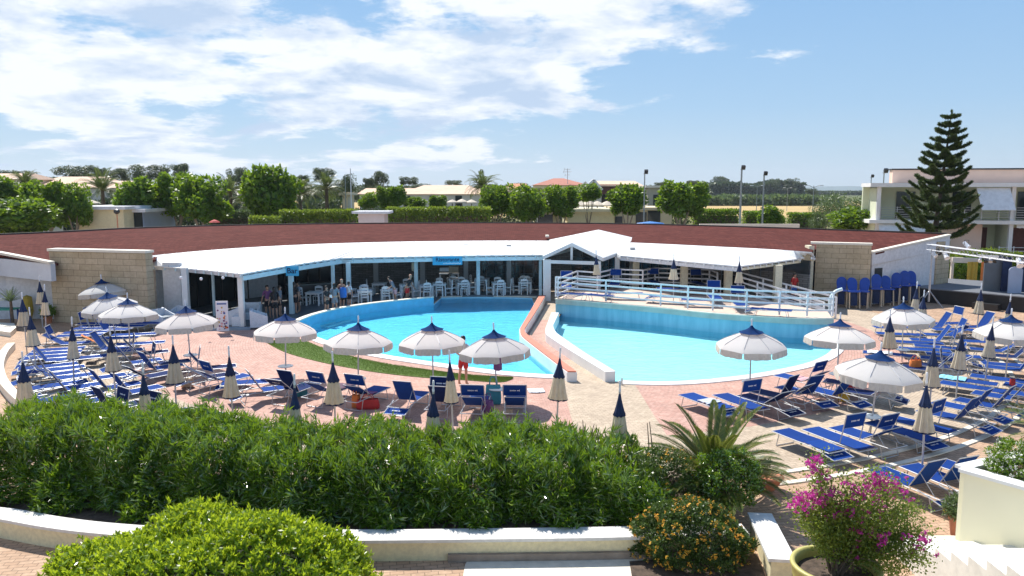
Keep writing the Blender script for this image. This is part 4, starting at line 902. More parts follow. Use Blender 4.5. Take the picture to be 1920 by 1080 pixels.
bag(1334, 770, M['orange_cloth'], 'small orange bottle shaped bag under the flat lounger right of the kerb wall', (.16, .14, .34), handles=False); bag(1582, 752, M['yellow'], 'yellow and red beach bag at the foot of the pool end loungers', (.34, .22, .30))
bag(1590, 728, M['red'], 'dark red bag behind the loungers at the end of the shallow pool', (.40, .25, .3), .3); bag(1716, 690, M['orange_cloth'], 'orange red bag at the right of the large foreground parasol', (.40, .25, .3), .3)
bag(1898, 722, M['red'], 'small red bag on a lounger near the right edge', (.16, .14, .2), .42, False); bag(352, 725, M['sand'], 'tan bag below the lounger left of the printed shade', (.4, .3, .3), .02)
bag(566, 742, M['teal'], 'blue cloth bag under the dark lounger at the end of the turf strip', (.36, .24, .3)); bag(954, 778, M['sand'], 'small tan pouch behind the dark printed lounger', (.24, .16, .18), 0, False)
q = P(948, 762, 0)
cloth([P(990, 732, .03), P(1006, 732, .04), P(1020, 731, .03)], .5, M['paletowel'], 'towel', 'cream towel lying on the paving right of the dark printed lounger', 'towel')
cloth([P(152, 628, .85), P(161, 632, .80), P(198, 650, .30)], .30, M['orange_cloth'], 'towel', 'orange towel hanging on a lounger below the left stone wall', 'towel')
tw = empty('hanging_towel', UM[7] + Vector((0.02, -.04, 0))); b = MB(); b.wall([(-.13, 0), (-.04, .02), (.04, -.02), (.13, 0)], [1.12, 1.08, 1.08, 1.12], [1.52, 1.55, 1.55, 1.52], .03); b.build('towel', M['purple'], tw)
tag(tw, 'dark pink towel hanging under the parasol right of the person', 'towel')
# ================================================================ FOREGROUND PLANTING
def dome_points(n, c, rad, shell=.75, zmin=-.2, lob=None):
    d = rnd_dir(n * 3); d = d[d[:, 2] > zmin][:n]; k = len(d)
    r = shell + (1 - shell) * rng.random((k, 1)) ** .5
    if lob is not None:
        ph = lob * 7.0
        r = r * (1 + .10 * np.sin(d[:, :1] * 5 + ph) * np.cos(d[:, 1:2] * 6 + ph) + .07 * np.sin(d[:, 2:3] * 9 + d[:, :1] * 8 + ph))
    return np.array(c) + d * r * np.array(rad), d
def clumpy(n, pts, dirs, k, spread):       # gather leaves into shoots: k leaves round each shoot tip
    return np.repeat(pts, k, 0) + rng.normal(0, spread, (len(pts) * k, 3)), np.repeat(dirs, k, 0)
pl = empty('oleander_planter')
pf = [P(-60, 1000), P(0, 1005), P(90, 1022), P(180, 1034), P(300, 1043), P(480, 1048), P(690, 1049), P(880, 1047), P(1100, 1044), P(1260, 1040), P(1400, 1037)]
pfc = crom(pf, 5); pbk = outset(pfc, 3.0)
b = MB(); b.wall(pfc, 0, .36, .14); b.build('planter_wall', M['cream'], pl)
b = MB(); A_ = outset(pfc, -.12); B_ = outset(pfc, .34); b.slab(up(A_, .42), up(B_, .42), .058); b.build('coping', plain('white_stone_coping', (.72, .70, .66), .7, .08, 2, fine=9), pl)
b = MB(); i0 = len(pfc) - 17; b.wall(outset(pfc[i0:], -.10), 0, .14, .1); b.build('plinth', plain('brown_stone_plinth', (.30, .24, .19), .8, .2, 3), pl)
b = MB(); b.slab(up(outset(pfc, .3), .30), up(pbk, .30), .3); b.build('soil', M['soil'], pl)
tag(pl, 'long low cream planter wall with white coping in front of the oleanders', 'planter')
# oleander shrubs: many shoots with whorls of long leaves
tops = [(0, 762), (60, 770), (110, 752), (170, 762), (230, 775), (300, 758), (360, 772), (430, 768), (480, 790), (520, 775), (560, 788), (640, 785), (700, 768), (760, 790), (820, 800), (880, 785), (950, 778), (1010, 790), (1060, 784), (1120, 806), (1190, 812), (1225, 845)]
def topz(px):
    for (a, ya), (b_, yb) in zip(tops, tops[1:]):
        if a <= px <= b_: return ya + (yb - ya) * (px - a) / (b_ - a)
    return tops[0][1] if px < 0 else tops[-1][1]
spans = [(-40, 95), (95, 270), (270, 445), (445, 610), (610, 780), (780, 940), (940, 1085), (1085, 1235)]
olab = ['dark green oleander shrub at the left edge of the photo', 'oleander shrub behind the upper left of the round clipped bush', 'tall oleander shrub above the middle of the round clipped bush', 'oleander shrub above the right half of the round clipped bush',
        'oleander shrub rising just right of the round clipped bush', 'oleander shrub below the person in red shorts', 'oleander shrub left of the last one beside the sago palm', 'last oleander shrub on the right next to the sago palm']
for si, (x0, x1) in enumerate(spans):
    Y0, Y1 = (15.3, 17.9)
    xc = (x0 + x1) / 2; X0 = (x0 - 960) / F * 16.2; X1 = (x1 - 960) / F * 16.2; t = empty('oleander', ((X0 + X1) / 2, 16.2, .3)); off = np.array([(X0 + X1) / 2, 16.2, .3])
    ns = int(860 * (X1 - X0)); tip = []; tdir = []
    for k in range(ns):
        X = random.uniform(X0 - .12, X1 + .12); v = random.random(); Yf = 13.84 if X > -4 else 13.84 + (-4 - X) * .15
        Yb = Yf + 3.2
        Y = Yf + .75 + (Yb - Yf - .75) * v
        px = 960 + X / Y * F * 1.0; zt = CAMZ - (topz(px) - 355 + 16) * 16.8 / F
        edge = min((X - X0 + .25) / .5, (X1 - X + .25) / .5, 1.0); crown = zt - .55 * (1 - min(1, 4.2 * v * (1 - v) + .25)) - .15 * (1 - max(edge, 0)) + .17 * math.sin(X * 5.3 + si * 2) * math.cos(Y * 3.5)
        if random.random() < .33: z = crown + random.uniform(-.16, .08) + (random.uniform(.05, .22) if random.random() < .10 else 0)
        else:
            z = .38 + (crown - .38) * random.random() ** 1.2; Y = Yf + .05 + (random.random() ** 2.6) * 1.8 + .22 * math.sin(X * 3.1 + z * 2.6 + si) + .5 * max(0, 1 - min(X - X0 + .1, X1 - X + .1) / .35) + max(0, z - .45) * .72
        tip.append((X, Y, z)); o_ = np.array([random.gauss(0, .35), -.55 + random.gauss(0, .3) + (.45 if z > crown - .3 else 0), .55 if z > 1.0 else .15]); tdir.append(o_)
    tip = np.array(tip) - off; tdir = unit(np.array(tdir)); kk = 11
    D = unit(np.repeat(tdir, kk, 0) * 1.0 + rng.normal(0, .52, (len(tip) * kk, 3))); C = np.repeat(tip, kk, 0) - np.repeat(tdir, kk, 0) * (rng.random((len(tip) * kk, 1)) * .22)
    qv = leafq(C, D, rnd_dir(len(D)) + np.array([0, -.3, .6]), rng.uniform(.14, .25, len(D)), rng.uniform(.022, .036, len(D))); quads(qv, 'foliage', M['oleander'], t)
    sm = MB()
    for k in range(26):
        X = random.uniform(X0, X1); Y = random.uniform(15.2, 16.6) + max(0, -4 - X) * .2; h = random.uniform(.9, 1.5); sm.tube([Vector((X, Y, .25)) - Vector(off), Vector((X + random.uniform(-.15, .15), Y + random.uniform(-.2, .1), .25 + h * .5)) - Vector(off), Vector((X + random.uniform(-.3, .3), Y + random.uniform(-.3, .2), .25 + h)) - Vector(off)], [.02, .016, .008], 5)
    sm.build('stems', M['trunk'], t); tag(t, olab[si], 'shrub', 'oleander shrubs in the long planter')
# round clipped bush in the bottom left
t = empty('clipped_bush', (-4.55, 11.0, 0)); sh = []
pts, dr_ = dome_points(8600, (0, 0, .40), (2.50, 2.0, 1.26), .88, -.25, .4)
pts += dr_ * rng.normal(0, .045, (len(pts), 1))
kk = 9; tdir = unit(dr_ * .8 + np.array([0, 0, .7]) + rng.normal(0, .25, dr_.shape)); D = unit(np.repeat(tdir, kk, 0) * .65 + rng.normal(0, .6, (len(pts) * kk, 3))); C = np.repeat(pts, kk, 0) - np.repeat(tdir, kk, 0) * rng.random((len(pts) * kk, 1)) * .08
quads(leafq(C, D, np.repeat(tdir, kk, 0) + rng.normal(0, .5, D.shape), rng.uniform(.07, .115, len(D)), rng.uniform(.030, .046, len(D))), 'foliage', M['bush'], t)
b = MB(); b.lathe([(0.01, 1.28), (.8, 1.15), (1.5, .85), (1.85, .4), (1.7, .1), (1.2, .02)], 20, sy=.8, wob=lambda a, z: 1 + .05 * math.sin(a * 5 + z * 4)); b.build('dark_core', plain('dark_core_fill', (.015, .028, .008), .9, .4, 6, bmp=.6), t)  # added solid core, coloured dark like the shade between the leaves
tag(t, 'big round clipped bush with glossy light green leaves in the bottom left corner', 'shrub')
# small walls, curb and pale terrace at the bottom
b = MB(); tf_ = [P(872, 1060), P(878, 1049), P(1200, 1046), P(1238, 1062), P(1250, 1180), P(850, 1180)]
tag(MB().sheet(tf_, z=.010).build('pale_terrace', plain('pale_terrace_stone', (.72, .67, .56), .7, .05, 1.2, fine=6)), kind='structure')
MB().sheet([P(1180, 1054), P(1420, 1040), P(1470, 1180), P(1200, 1180)], z=.02).build('earth_bed', M['soil'])
tag(bpy.data.objects['earth_bed'], kind='structure')
wl = empty('end_planter_wall'); wa, wb, wc = P(1410, 962, .42), P(1486, 1050, .42), P(1478, 985, .42)
wpts = [Vector((4.75, 16.0, 0)), Vector((4.62, 13.15, 0))]
wp0 = P(1425, 965, .42); wp1 = P(1466, 1049, .42); b = MB(); b.wall([wp0, wp1], 0, .38, .36); b.build('wall_body', M['cream'], wl); b = MB(); dd = (wp1 - wp0).normalized() * .04; b.wall([wp0 - dd, wp1 + dd], .382, .44, .46); b.build('coping', plain('white_slab', (.76, .75, .72), .6, .06, 2, fine=8), wl)
tag(wl, 'short cream wall with white coping running toward the yellow pot', 'wall')
# sago palm
def fan_frond(base, d0, L, droop, nl, lw, mleaf, w0=.33, curl=.0):
    d0 = Vector(d0).normalized(); side = d0.cross(Vector((0, 0, 1))).normalized(); pts = []; p = Vector(base); d = d0.copy(); n = 16
    for i in range(n + 1):
        pts.append(p.copy()); d = (d + Vector((0, 0, -droop / n * (0.3 + 1.6 * i / n)))).normalized(); p = p + d * L / n
    C = []; D = []; Nn = []; Ls = []
    for k in range(nl):
        u = .12 + .88 * (k + .5) / nl; i = min(int(u * n), n - 1); f = u * n - i; q = pts[i].lerp(pts[i + 1], f); tg = (pts[i + 1] - pts[i]).normalized(); upv = side.cross(tg).normalized()
        if upv.z < 0: upv = -upv
        ll = L * w0 * math.sin(PI * min(1, u * .93 + .10)) ** .6 * random.uniform(.88, 1.1)
        for s in (-1, 1): C.append(q); D.append(side * s * (1 - .35 * u) + tg * (.45 + .5 * u) + upv * (.32 + curl)); Nn.append(upv); Ls.append(ll)
    return pts, C, D, Nn, Ls
def palm(name, base, nf, L, el, droop, nl, m, stem, label, cat, lwid=.016, trunk_h=.4, tr=.16, w0=.3, seed=1, azr=(0, 2 * PI)):
    rs = random.getstate(); random.seed(seed); t = empty(name, base); C = []; D = []; Nn = []; Ls = []; rb_ = MB()
    for i in range(nf):
        a = azr[0] + (azr[1] - azr[0]) * ((i * .61803) % 1); e = R(random.uniform(*el)); d0 = (math.cos(a) * math.cos(e), math.sin(a) * math.cos(e), math.sin(e))
        pts, c, d, nn, ls = fan_frond((math.cos(a) * .05, math.sin(a) * .05, trunk_h), d0, L * random.uniform(.85, 1.1), droop * random.uniform(.8, 1.3), nl, .1, m, w0)
        C += c; D += d; Nn += nn; Ls += ls; rb_.tube(pts[::4], [L * .010, L * .008, L * .006, L * .004, L * .002][:len(pts[::4])], 4, cap=False)
    qv = leafq(np.array([tuple(v) for v in C]), np.array([tuple(v) for v in D]), np.array([tuple(v) for v in Nn]), np.array(Ls), np.full(len(Ls), lwid)); quads(qv, 'fronds', m, t)
    rb_.build('frond_ribs', stem, t)
    if trunk_h > .05: MB().lathe([(tr * 1.1, 0), (tr, trunk_h * .3), (tr * 1.05, trunk_h * .7), (tr * .8, trunk_h), (.02, trunk_h + tr * .5)], 12, wob=lambda a, z: 1 + .12 * math.sin(a * 6 + z * 30)).build('trunk', M['trunk'], t)
    random.setstate(rs); return tag(t, label, cat)
ribm = plain('yellow_green_rib', (.24, .22, .06), .5, .15, 5)
q = Q(1338, 900, 15.9); palm('sago_palm', (q.x, q.y, 0), 54, 1.72, (3, 68), .66, 64, M['cycas'], ribm, 'sago palm with stiff arching fronds above the orange flowers', 'palm', .030, .68, .2, .14, 3)
q = Q(1990, 850, 13.6); palm('sago_palm', (q.x, q.y, 1.6), 30, 1.15, (8, 70), 1.0, 40, M['cycas'], ribm, 'sago palm reaching in from the right edge above white flowers', 'palm', .02, .5, .18, .17, 8)
# orange flowering lantana and dark shrub under the palm
def shrub(name, c, rad, n, kk, leafL, leafW, m, label, cat, zmin=-.3, flowers=None, lob=.5, shell=.7, stem=True):
    t = empty(name, (c[0], c[1], 0)); pts, d = dome_points(n, (0, 0, c[2]), rad, shell, zmin, lob); td = unit(d + np.array([0, 0, .35]) + rng.normal(0, .3, d.shape))
    D = unit(np.repeat(td, kk, 0) * .6 + rng.normal(0, .65, (len(pts) * kk, 3))); C = np.repeat(pts, kk, 0) + rng.normal(0, leafL * .5, (len(pts) * kk, 3)); C[:, 2] = np.maximum(C[:, 2], .03)
    quads(leafq(C, D, np.repeat(td, kk, 0) + rng.normal(0, .5, D.shape), rng.uniform(leafL * .7, leafL * 1.2, len(D)), rng.uniform(leafW * .7, leafW * 1.2, len(D))), 'foliage', m, t)
    if flowers:
        nf, sz, fm, per, fz = flowers; pts, d = dome_points(nf * 2, (0, 0, c[2]), np.array(rad) * 1.03, .96, -.35, lob); sel = d[:, 1] < .5; pts = pts[sel][:nf]; d = d[sel][:nf]; pts[:, 2] = np.maximum(pts[:, 2], .06)
        C = np.repeat(pts, per, 0) + rng.normal(0, sz * .35, (len(pts) * per, 3)); D = rnd_dir(len(C)); quads(leafq(C, D, np.repeat(d, per, 0) + .4 * rnd_dir(len(C)), np.full(len(C), sz * .8), np.full(len(C), sz * .7)), fz, fm, t)
    if stem:
        s_ = MB()
        for k in range(10): a = random.uniform(0, 6.28); s_.tube([(0, 0, 0), (math.cos(a) * rad[0] * .3, math.sin(a) * rad[1] * .3, c[2] * .6 + rad[2] * .3), (math.cos(a) * rad[0] * .7, math.sin(a) * rad[1] * .7, c[2] + rad[2] * .6)], [.02, .014, .006], 5)
        s_.build('stems', M['trunk'], t)
    return tag(t, label, cat)
q = P(1300, 1015, .4); shrub('lantana_bush', (q.x, q.y + .2, .30), (1.04, .78, .74), 2600, 11, .05, .03, M['lantleaf'], 'lantana bush thick with small orange flower heads', 'shrub', -.3, (260, .036, M['orangeflower'], 9, 'flowers'), .8)
q = Q(1235, 930, 15.2); shrub('lantana_bush', (q.x, q.y, .75), (.75, .6, .72), 900, 10, .055, .03, M['lantleaf'], 'upper lantana bush with few orange flowers between oleander and sago palm', 'shrub', -.8, (46, .034, M['orangeflower'], 9, 'flowers'), .2)
q = Q(1365, 915, 15.1); shrub('dark_shrub', (q.x, q.y, .85), (.66, .55, .62), 1100, 10, .06, .035, M['oleander'], 'rounded dark green shrub at the foot of the sago palm', 'shrub', -.8, None, .3)
# bougainvillea in a yellow pot
q = P(1567, 1060, 1.56); bx, by = q.x, q.y; t = empty('flower_pot', (bx, by, 0)); MB().lathe([(.001, 1.45), (.5, 1.45)], 24).build('soil', M['soil'], t)
MB().lathe([(.30, .8), (.40, .9), (.52, 1.15), (.56, 1.38), (.58, 1.52), (.60, 1.55), (.59, 1.58), (.54, 1.58), (.51, 1.5), (.50, 1.4)], 40).build('pot_body', M['yellowpot'], t, smooth=True); b = MB(); b.prism([(-.45, -.45), (.45, -.45), (.45, .45), (-.45, .45)], 0, .8); b.build('plinth', M['creamlight'], t)
tag(t, 'large round yellow glazed pot holding the bougainvillea at the bottom', 'pot')
t = empty('bougainvillea', (bx, by, 1.44)); br = MB(); tips = []
random.seed(21)
targ = [(1530, 870), (1545, 905), (1500, 945), (1520, 985), (1560, 940), (1600, 905), (1640, 885), (1675, 905), (1700, 950), (1725, 960), (1740, 1000), (1720, 1040), (1690, 1075), (1660, 1000), (1610, 960), (1580, 985), (1640, 950), (1640, 1040), (1600, 1020), (1545, 1000), (1690, 1000), (1590, 940), (1660, 930), (1705, 1010), (1630, 1000), (1570, 960), (1735, 1040), (1500, 960), (1680, 970), (1615, 985)]
for k, (px, py) in enumerate(targ * 2):
    px += random.uniform(-14, 14) * (k >= 30); py += random.uniform(-14, 14) * (k >= 30); e = Q(px, py, by + random.uniform(-.35, .45)) - Vector((bx, by, 1.44)); s0 = Vector((random.uniform(-.07, .07), random.uniform(-.07, .07), 0)); mid = s0.lerp(e, .45) + Vector((0, 0, .12 + .10 * abs(e.x)))
    c_ = crom([s0, s0 + Vector((e.x * .12, e.y * .12, .22)), mid, e], 6); br.tube(c_[::3], [.018, .015, .012, .009, .006, .004, .003][:len(c_[::3])], 5)
    tips.append((c_, k))
br.build('branches', M['trunk'], t); C = []; D = []; Fc = []
for c_, k in tips:
    for j in range(9, len(c_)):
        m_ = 58 if j > 12 else 26
        for _ in range(m_):
            C.append(np.array(c_[j]) + rng.normal(0, .085, 3)); 
e_all_ = np.array(C); D = unit(rng.normal(0, .7, e_all_.shape) + [0, 0, .2]); quads(leafq(e_all_, D, rnd_dir(len(D)) + np.array([0, -.2, .7]), rng.uniform(.03, .055, len(D)), rng.uniform(.018, .032, len(D))), 'foliage', M['bougleaf'], t)
fl = [(1530, 865, 16), (1533, 893, 10), (1640, 908, 14), (1595, 905, 7), (1675, 912, 15), (1655, 895, 12), (1530, 935, 18), (1515, 932, 12), (1548, 932, 14), (1492, 942, 9), (1585, 950, 9), (1560, 952, 6), (1615, 925, 8), (1600, 935, 6), (1575, 965, 4), (1612, 993, 8), (1598, 985, 5), (1660, 1010, 8), (1645, 1008, 5), (1703, 1000, 3), (1733, 1018, 8), (1725, 1025, 5), (1607, 1025, 3), (1648, 938, 6), (1630, 960, 4), (1690, 930, 4), (1565, 918, 5), (1540, 955, 5), (1508, 950, 6)]
C = []
for px, py, nn in fl:
    c = np.array(Q(px, py, by - .12)) - np.array([bx, by, 1.44])
    for _ in range(int(nn * 1.6)):
        f = c + rng.normal(0, 1, 3) * [.065, .08, .06]
        for _ in range(7): C.append(f + rng.normal(0, .010, 3))
C = np.array(C); D = rnd_dir(len(C)); quads(leafq(C, D, rnd_dir(len(C)), np.full(len(C), .036), np.full(len(C), .032)), 'flowers', M['magenta'], t); tag(t, 'bougainvillea with magenta flowers and thin twisted stems growing from the yellow pot', 'plant')
random.seed(77)
# terracotta bowl and pot
q = P(1438, 918); t = empty('flower_pot', q); MB().lathe([(.14, 0), (.20, .06), (.30, .22), (.35, .30), (.36, .32), (.34, .33), (.31, .28), (.02, .27)], 28).build('pot_body', M['terracotta'], t, smooth=True); tag(t, 'wide shallow terracotta bowl on the tan paving by the sago palm', 'pot')
palm('potted_palm', (q.x, q.y, .22), 16, .5, (15, 75), .9, 26, M['willow'], ribm, 'small feathery palm in the shallow terracotta bowl', 'plant', .012, .04, .05, .2, 12)
q = P(1800, 1008); t = empty('flower_pot', q); MB().lathe([(.15, 0), (.17, .04), (.21, .34), (.23, .38), (.24, .45), (.22, .45), (.20, .40), (.02, .39)], 28).build('pot_body', M['terracotta'], t, smooth=True); tag(t, 'tall terracotta pot beside the cream stair wall', 'pot')
shrub('potted_plant', (q.x - .02, q.y, .60), (.30, .28, .24), 260, 9, .06, .035, M['willow'], 'leafy green plant in the tall terracotta pot by the stair wall', 'plant', -.7, (12, .03, M['orangeflower'], 5, 'flowers'), .1)
# cream stair wall, planter on it, stairs
Yw = 12.6; A0 = P(1812, 1022, 0); zt = 1.42
a0 = Q(1813, 878, 13.4); zt = a0.z; g0 = Vector((a0.x, a0.y, 0)); g1 = Vector((P(1922, 912, zt).x + .5, P(1922, 912, zt).y - .55, 0)); g2 = g0 + Vector((4.5, 2.2, 0))
sw_ = empty('stair_wall'); b = MB(); b.wall([g0, g1], 0, zt - .06, .16); b.wall([g0 + Vector((0, .08, 0)), g2], 0, zt - .06, .14); b.build('wall_body', plain('pale_cream_wall', (.84, .80, .60), .8, .025, .8), sw_)
b = MB(); b.wall([g0 - (g1 - g0).normalized() * .08, g1], zt - .058, zt, .30); b.wall([g0 + Vector((-.05, .1, 0)), g2], zt - .057, zt - .003, .24); b.build('coping', M['white'], sw_); tag(sw_, 'tall cream stair wall with white coping in the bottom right corner', 'wall')
b = MB(); b.prism([(g0.x + .2, g0.y + .1), (g1.x + .2, g1.y + .3), (g1.x + 3, g1.y + 2), (g2.x, g2.y - .2)], zt - .3, zt - .12); thingmesh('planter_soil', b, M['soil'], 'earth filling of the raised planter behind the stair wall', 'soil')
c_ = g0.lerp(g1, .35); shrub('white_flower_shrub', (c_.x + .75, c_.y + .45, zt + .12), (.72, .6, .38), 900, 10, .045, .025, M['ficus'], 'leafy shrub covered with small white flowers on the stair wall planter', 'shrub', -.6, (300, .026, M['whiteflower'], 6, 'flowers'), .6, stem=False)
stt = empty('stair'); mst = plain('white_stair_stone', (.78, .76, .69), .6, .04, 1.5, fine=7); y0 = P(1780, 1018).y
for i in range(9):
    MB().box((4.7 + 3.4, y0 - .45 * i - 1.2, .07 + .155 * i), (6.0 - .0 * i, 2.4, .155 * 1.0)).build('step', mst, stt)
stt.location = (P(1660, 1025).x - 5.1, 0, 0)
tag(stt, 'broad white stone stair rising towards the viewer in the bottom right corner', 'stair')
# ================================================================ BACKGROUND TREES, HOUSES, POLES
def crown_mesh(kind, seed):
    r0 = np.random.default_rng(seed); rs = random.Random(seed); Vs = []
    if kind == 'ficus': lobes = [((rs.uniform(-.72, .72), rs.uniform(-.6, .6), rs.uniform(-.50, .74)), rs.uniform(.13, .27)) for _ in range(46)] + [((0, 0, 0), .42)]; n, L, W = 170, .17, .11
    elif kind == 'euca': lobes = [((rs.uniform(-.7, .7), rs.uniform(-.6, .6), rs.uniform(-.35, .65)), rs.uniform(.14, .30)) for _ in range(30)]; n, L, W = 260, .085, .045
    elif kind == 'willow': lobes = [((rs.uniform(-.7, .7), rs.uniform(-.6, .6), rs.uniform(-.8, .6)), rs.uniform(.22, .40)) for _ in range(24)]; n, L, W = 240, .10, .03
    else: lobes = [((rs.uniform(-.6, .6), rs.uniform(-.5, .5), rs.uniform(-.4, .5)), rs.uniform(.3, .45)) for _ in range(14)]; n, L, W = 260, .10, .06
    for c, r in lobes:
        d = unit(r0.normal(size=(n, 3))); p = np.array(c) + d * r * np.array([1, 1, 1.35 if kind == 'ficus' else 1]) * (1 + r0.normal(0, .10, (n, 1))); D = unit(d * .5 + r0.normal(0, .7, (n, 3)) + [0, 0, .15 if kind != 'willow' else -.5])
        Vs.append(leafq(p, D, d + r0.normal(0, .4, (n, 3)), r0.uniform(L * .7, L * 1.3, n), r0.uniform(W * .7, W * 1.3, n)))
    return np.concatenate(Vs)
CR = {}
def crown(kind, k):
    if (kind, k) not in CR: o = quads(crown_mesh(kind, k * 7 + len(kind)), 'crown', M[kind]); CR[(kind, k)] = o.data; bpy.data.objects.remove(o)
    return CR[(kind, k)]
def trunk_mesh(k, pale):
    rs = random.Random(k); b = MB(); b.tube([(0, 0, 0), (rs.uniform(-.05, .05), 0, .5), (rs.uniform(-.1, .1), 0, 1)], [.09, .07, .06], 8)
    for i in range(5):
        a = i * 1.26 + rs.random(); b.tube([(0, 0, .8), (.2 * math.cos(a), .2 * math.sin(a), 1.15), (.42 * math.cos(a), .42 * math.sin(a), 1.6), (.55 * math.cos(a), .55 * math.sin(a), 2.1)], [.055, .045, .03, .012], 6)
    me = bpy.data.meshes.new('trunk'); me.from_pydata(b.v, [], b.f); me.materials.append(M['palebark'] if pale else M['trunk']); return me
TR = {(k, p): trunk_mesh(k, p) for k in range(3) for p in (0, 1)}
cnt = 0
def tree(px, ytop, wpx, Y, kind, label, crown_h=None, group=None, name='tree'):
    global cnt; cnt += 1
    c = Q(px, ytop, Y); rw = wpx * (1.16 if kind == 'ficus' else 1.08) / F * Y / 2; top = c.z; rh = crown_h * (1.02 if kind == 'ficus' else 1.0) / F * Y / 2
    t = empty(name, (c.x, Y, 0)); zc = top - rh
    k = cnt % 3; o = bpy.data.objects.new('crown', crown(kind, k)); COL.objects.link(o); o.parent = t; o.location = (0, 0, zc); o.scale = (rw, rw, rh); o.rotation_euler = (0, 0, cnt * 1.7)
    h = max(zc - rh * .55, .4); u = bpy.data.objects.new('trunk', TR[(k, 1 if kind in ('ficus', 'euca') else 0)]); COL.objects.link(u); u.parent = t; u.scale = (rw * .9, rw * .9, h / 1.0 if h < 3 else h); u.scale = (max(rw * .8, .4), max(rw * .8, .4), (zc + rh * .3) / 2.1)
    return tag(t, label, 'tree', group)
T = [
 (4, 333, 70, 74, 'ficus', 'bright green ficus cut off by the left edge', 70), (28, 372, 120, 66, 'ficus', 'low wide ficus in the lower left behind the red roof', 75), (84, 343, 84, 72, 'ficus', 'lumpy ficus left of the pair before the ochre wall', 85), (135, 346, 58, 71, 'ficus', 'narrow ficus beside the ochre wall', 80),
 (258, 333, 88, 78, 'ficus', 'dense ficus right of the ochre wall', 82), (330, 326, 70, 80, 'ficus', 'tall dark ficus behind the pair at left centre', 80), (372, 332, 92, 76, 'ficus', 'broad ficus with forked pale trunk at left centre', 88), (503, 311, 92, 78, 'ficus', 'tallest ficus, pointed crown, left of the long hedge', 108),
 (735, 350, 46, 88, 'ficus', 'round ficus in front of the long beige house', 42), (692, 362, 38, 92, 'ficus', 'small ficus left of the round one by the beige house', 30), (782, 369, 34, 90, 'ficus', 'small bush shaped tree before the grey house wall', 26), (822, 367, 34, 92, 'ficus', 'small ficus above the right hedge', 24),
 (932, 349, 62, 80, 'ficus', 'ficus with leaning pale trunk below the tall palm', 60), (988, 347, 70, 78, 'ficus', 'wide ficus right of the tall palm', 72), (1052, 350, 64, 80, 'ficus', 'ficus between the red roofed house and the straw parasols', 60), (1104, 346, 46, 84, 'ficus', 'small round ficus before the gabled house', 34),
 (1178, 345, 62, 80, 'ficus', 'round ficus on a bare trunk before the beige terrace', 62), (1279, 342, 76, 79, 'ficus', 'round ficus on a forked trunk right of the beige terrace', 68), (1447, 387, 46, 82, 'ficus', 'small bright shrub tree behind the right part of the roof', 44), (1603, 388, 84, 70, 'ficus', 'bright green tree in front of the grey green willow', 50),
 (1590, 358, 110, 76, 'willow', 'broad grey green willow left of the hotel', 78), (1545, 375, 50, 80, 'willow', 'smaller willow at the left of the broad one', 52), (1225, 345, 52, 110, 'willow', 'loose grey green tree behind the round ficus', 55),
 (142, 308, 70, 190, 'euca', 'wide domed eucalyptus above the pink roofs at left', 40), (100, 330, 60, 170, 'euca', 'low eucalyptus behind the pink roofs', 26), (188, 312, 28, 190, 'euca', 'narrow eucalyptus right of the domed one', 36), (220, 314, 50, 190, 'euca', 'brownish eucalyptus group at left', 34), (282, 306, 74, 180, 'euca', 'broad airy eucalyptus above the left ficuses', 44),
 (338, 304, 38, 175, 'euca', 'slim eucalyptus above the left centre ficus', 36), (30, 318, 70, 200, 'euca', 'far eucalyptus at the left edge', 30), (448, 311, 38, 180, 'euca', 'thin eucalyptus left of the tallest ficus', 48), (565, 326, 28, 180, 'euca', 'thin eucalyptus right of the tallest ficus', 32), (607, 313, 38, 170, 'euca', 'light flat topped eucalyptus above the palms', 36),
 (650, 317, 42, 120, 'bushy', 'dark weeping tree beside the pale lamp pole', 66), (690, 332, 26, 180, 'euca', 'small eucalyptus right of the weeping tree', 26), (713, 319, 34, 180, 'euca', 'tall ragged eucalyptus right of the weeping tree', 36), (765, 330, 36, 180, 'euca', 'bare looking eucalyptus above the beige house', 22), (790, 343, 50, 170, 'bushy', 'low dark tree behind the beige house', 16),
 (850, 337, 34, 230, 'euca', 'small far tree above the beige house roof', 16), (640, 345, 120, 150, 'bushy', 'dark tree mass behind the palms', 34), (470, 345, 100, 150, 'bushy', 'dark tree mass behind the left centre ficuses', 40), (400, 340, 70, 150, 'bushy', 'dark green tree behind the broad ficus', 34), (1350, 329, 42, 700, 'euca', 'lone round eucalyptus above the far wood', 26), (1300, 337, 30, 260, 'euca', 'small far tree behind the round ficus at right', 18),
 (1445, 334, 46, 640, 'euca', 'big eucalyptus at the middle of the far wood', 40), (1475, 332, 50, 600, 'euca', 'tall eucalyptus at the right end of the far wood', 44), (1240, 340, 30, 260, 'euca', 'far tree left of the lone light pole', 16), (1522, 352, 24, 420, 'euca', 'small eucalyptus standing free in the far field', 24), (165, 346, 80, 118, 'bushy', 'dark crown behind the ochre walled building', 40), (238, 350, 70, 110, 'bushy', 'dark crown between the ochre building and the ficus', 40), (296, 344, 80, 105, 'bushy', 'dark crown behind the dense left ficuses', 44), (430, 352, 80, 110, 'bushy', 'dark crown behind the broad forked ficus', 44), (556, 338, 80, 125, 'bushy', 'dark crown between the date palms left of centre', 40), (600, 344, 90, 118, 'bushy', 'dark crown behind the taller date palm', 44), (905, 343, 30, 260, 'bushy', 'far dark tree left of the tall palm', 12), (970, 342, 50, 260, 'bushy', 'far tree row left of the red roofed house', 12)]
M['bushy'] = M['forest']
for a in T: tree(*a[:6], crown_h=a[6], group='trees behind the restaurant')
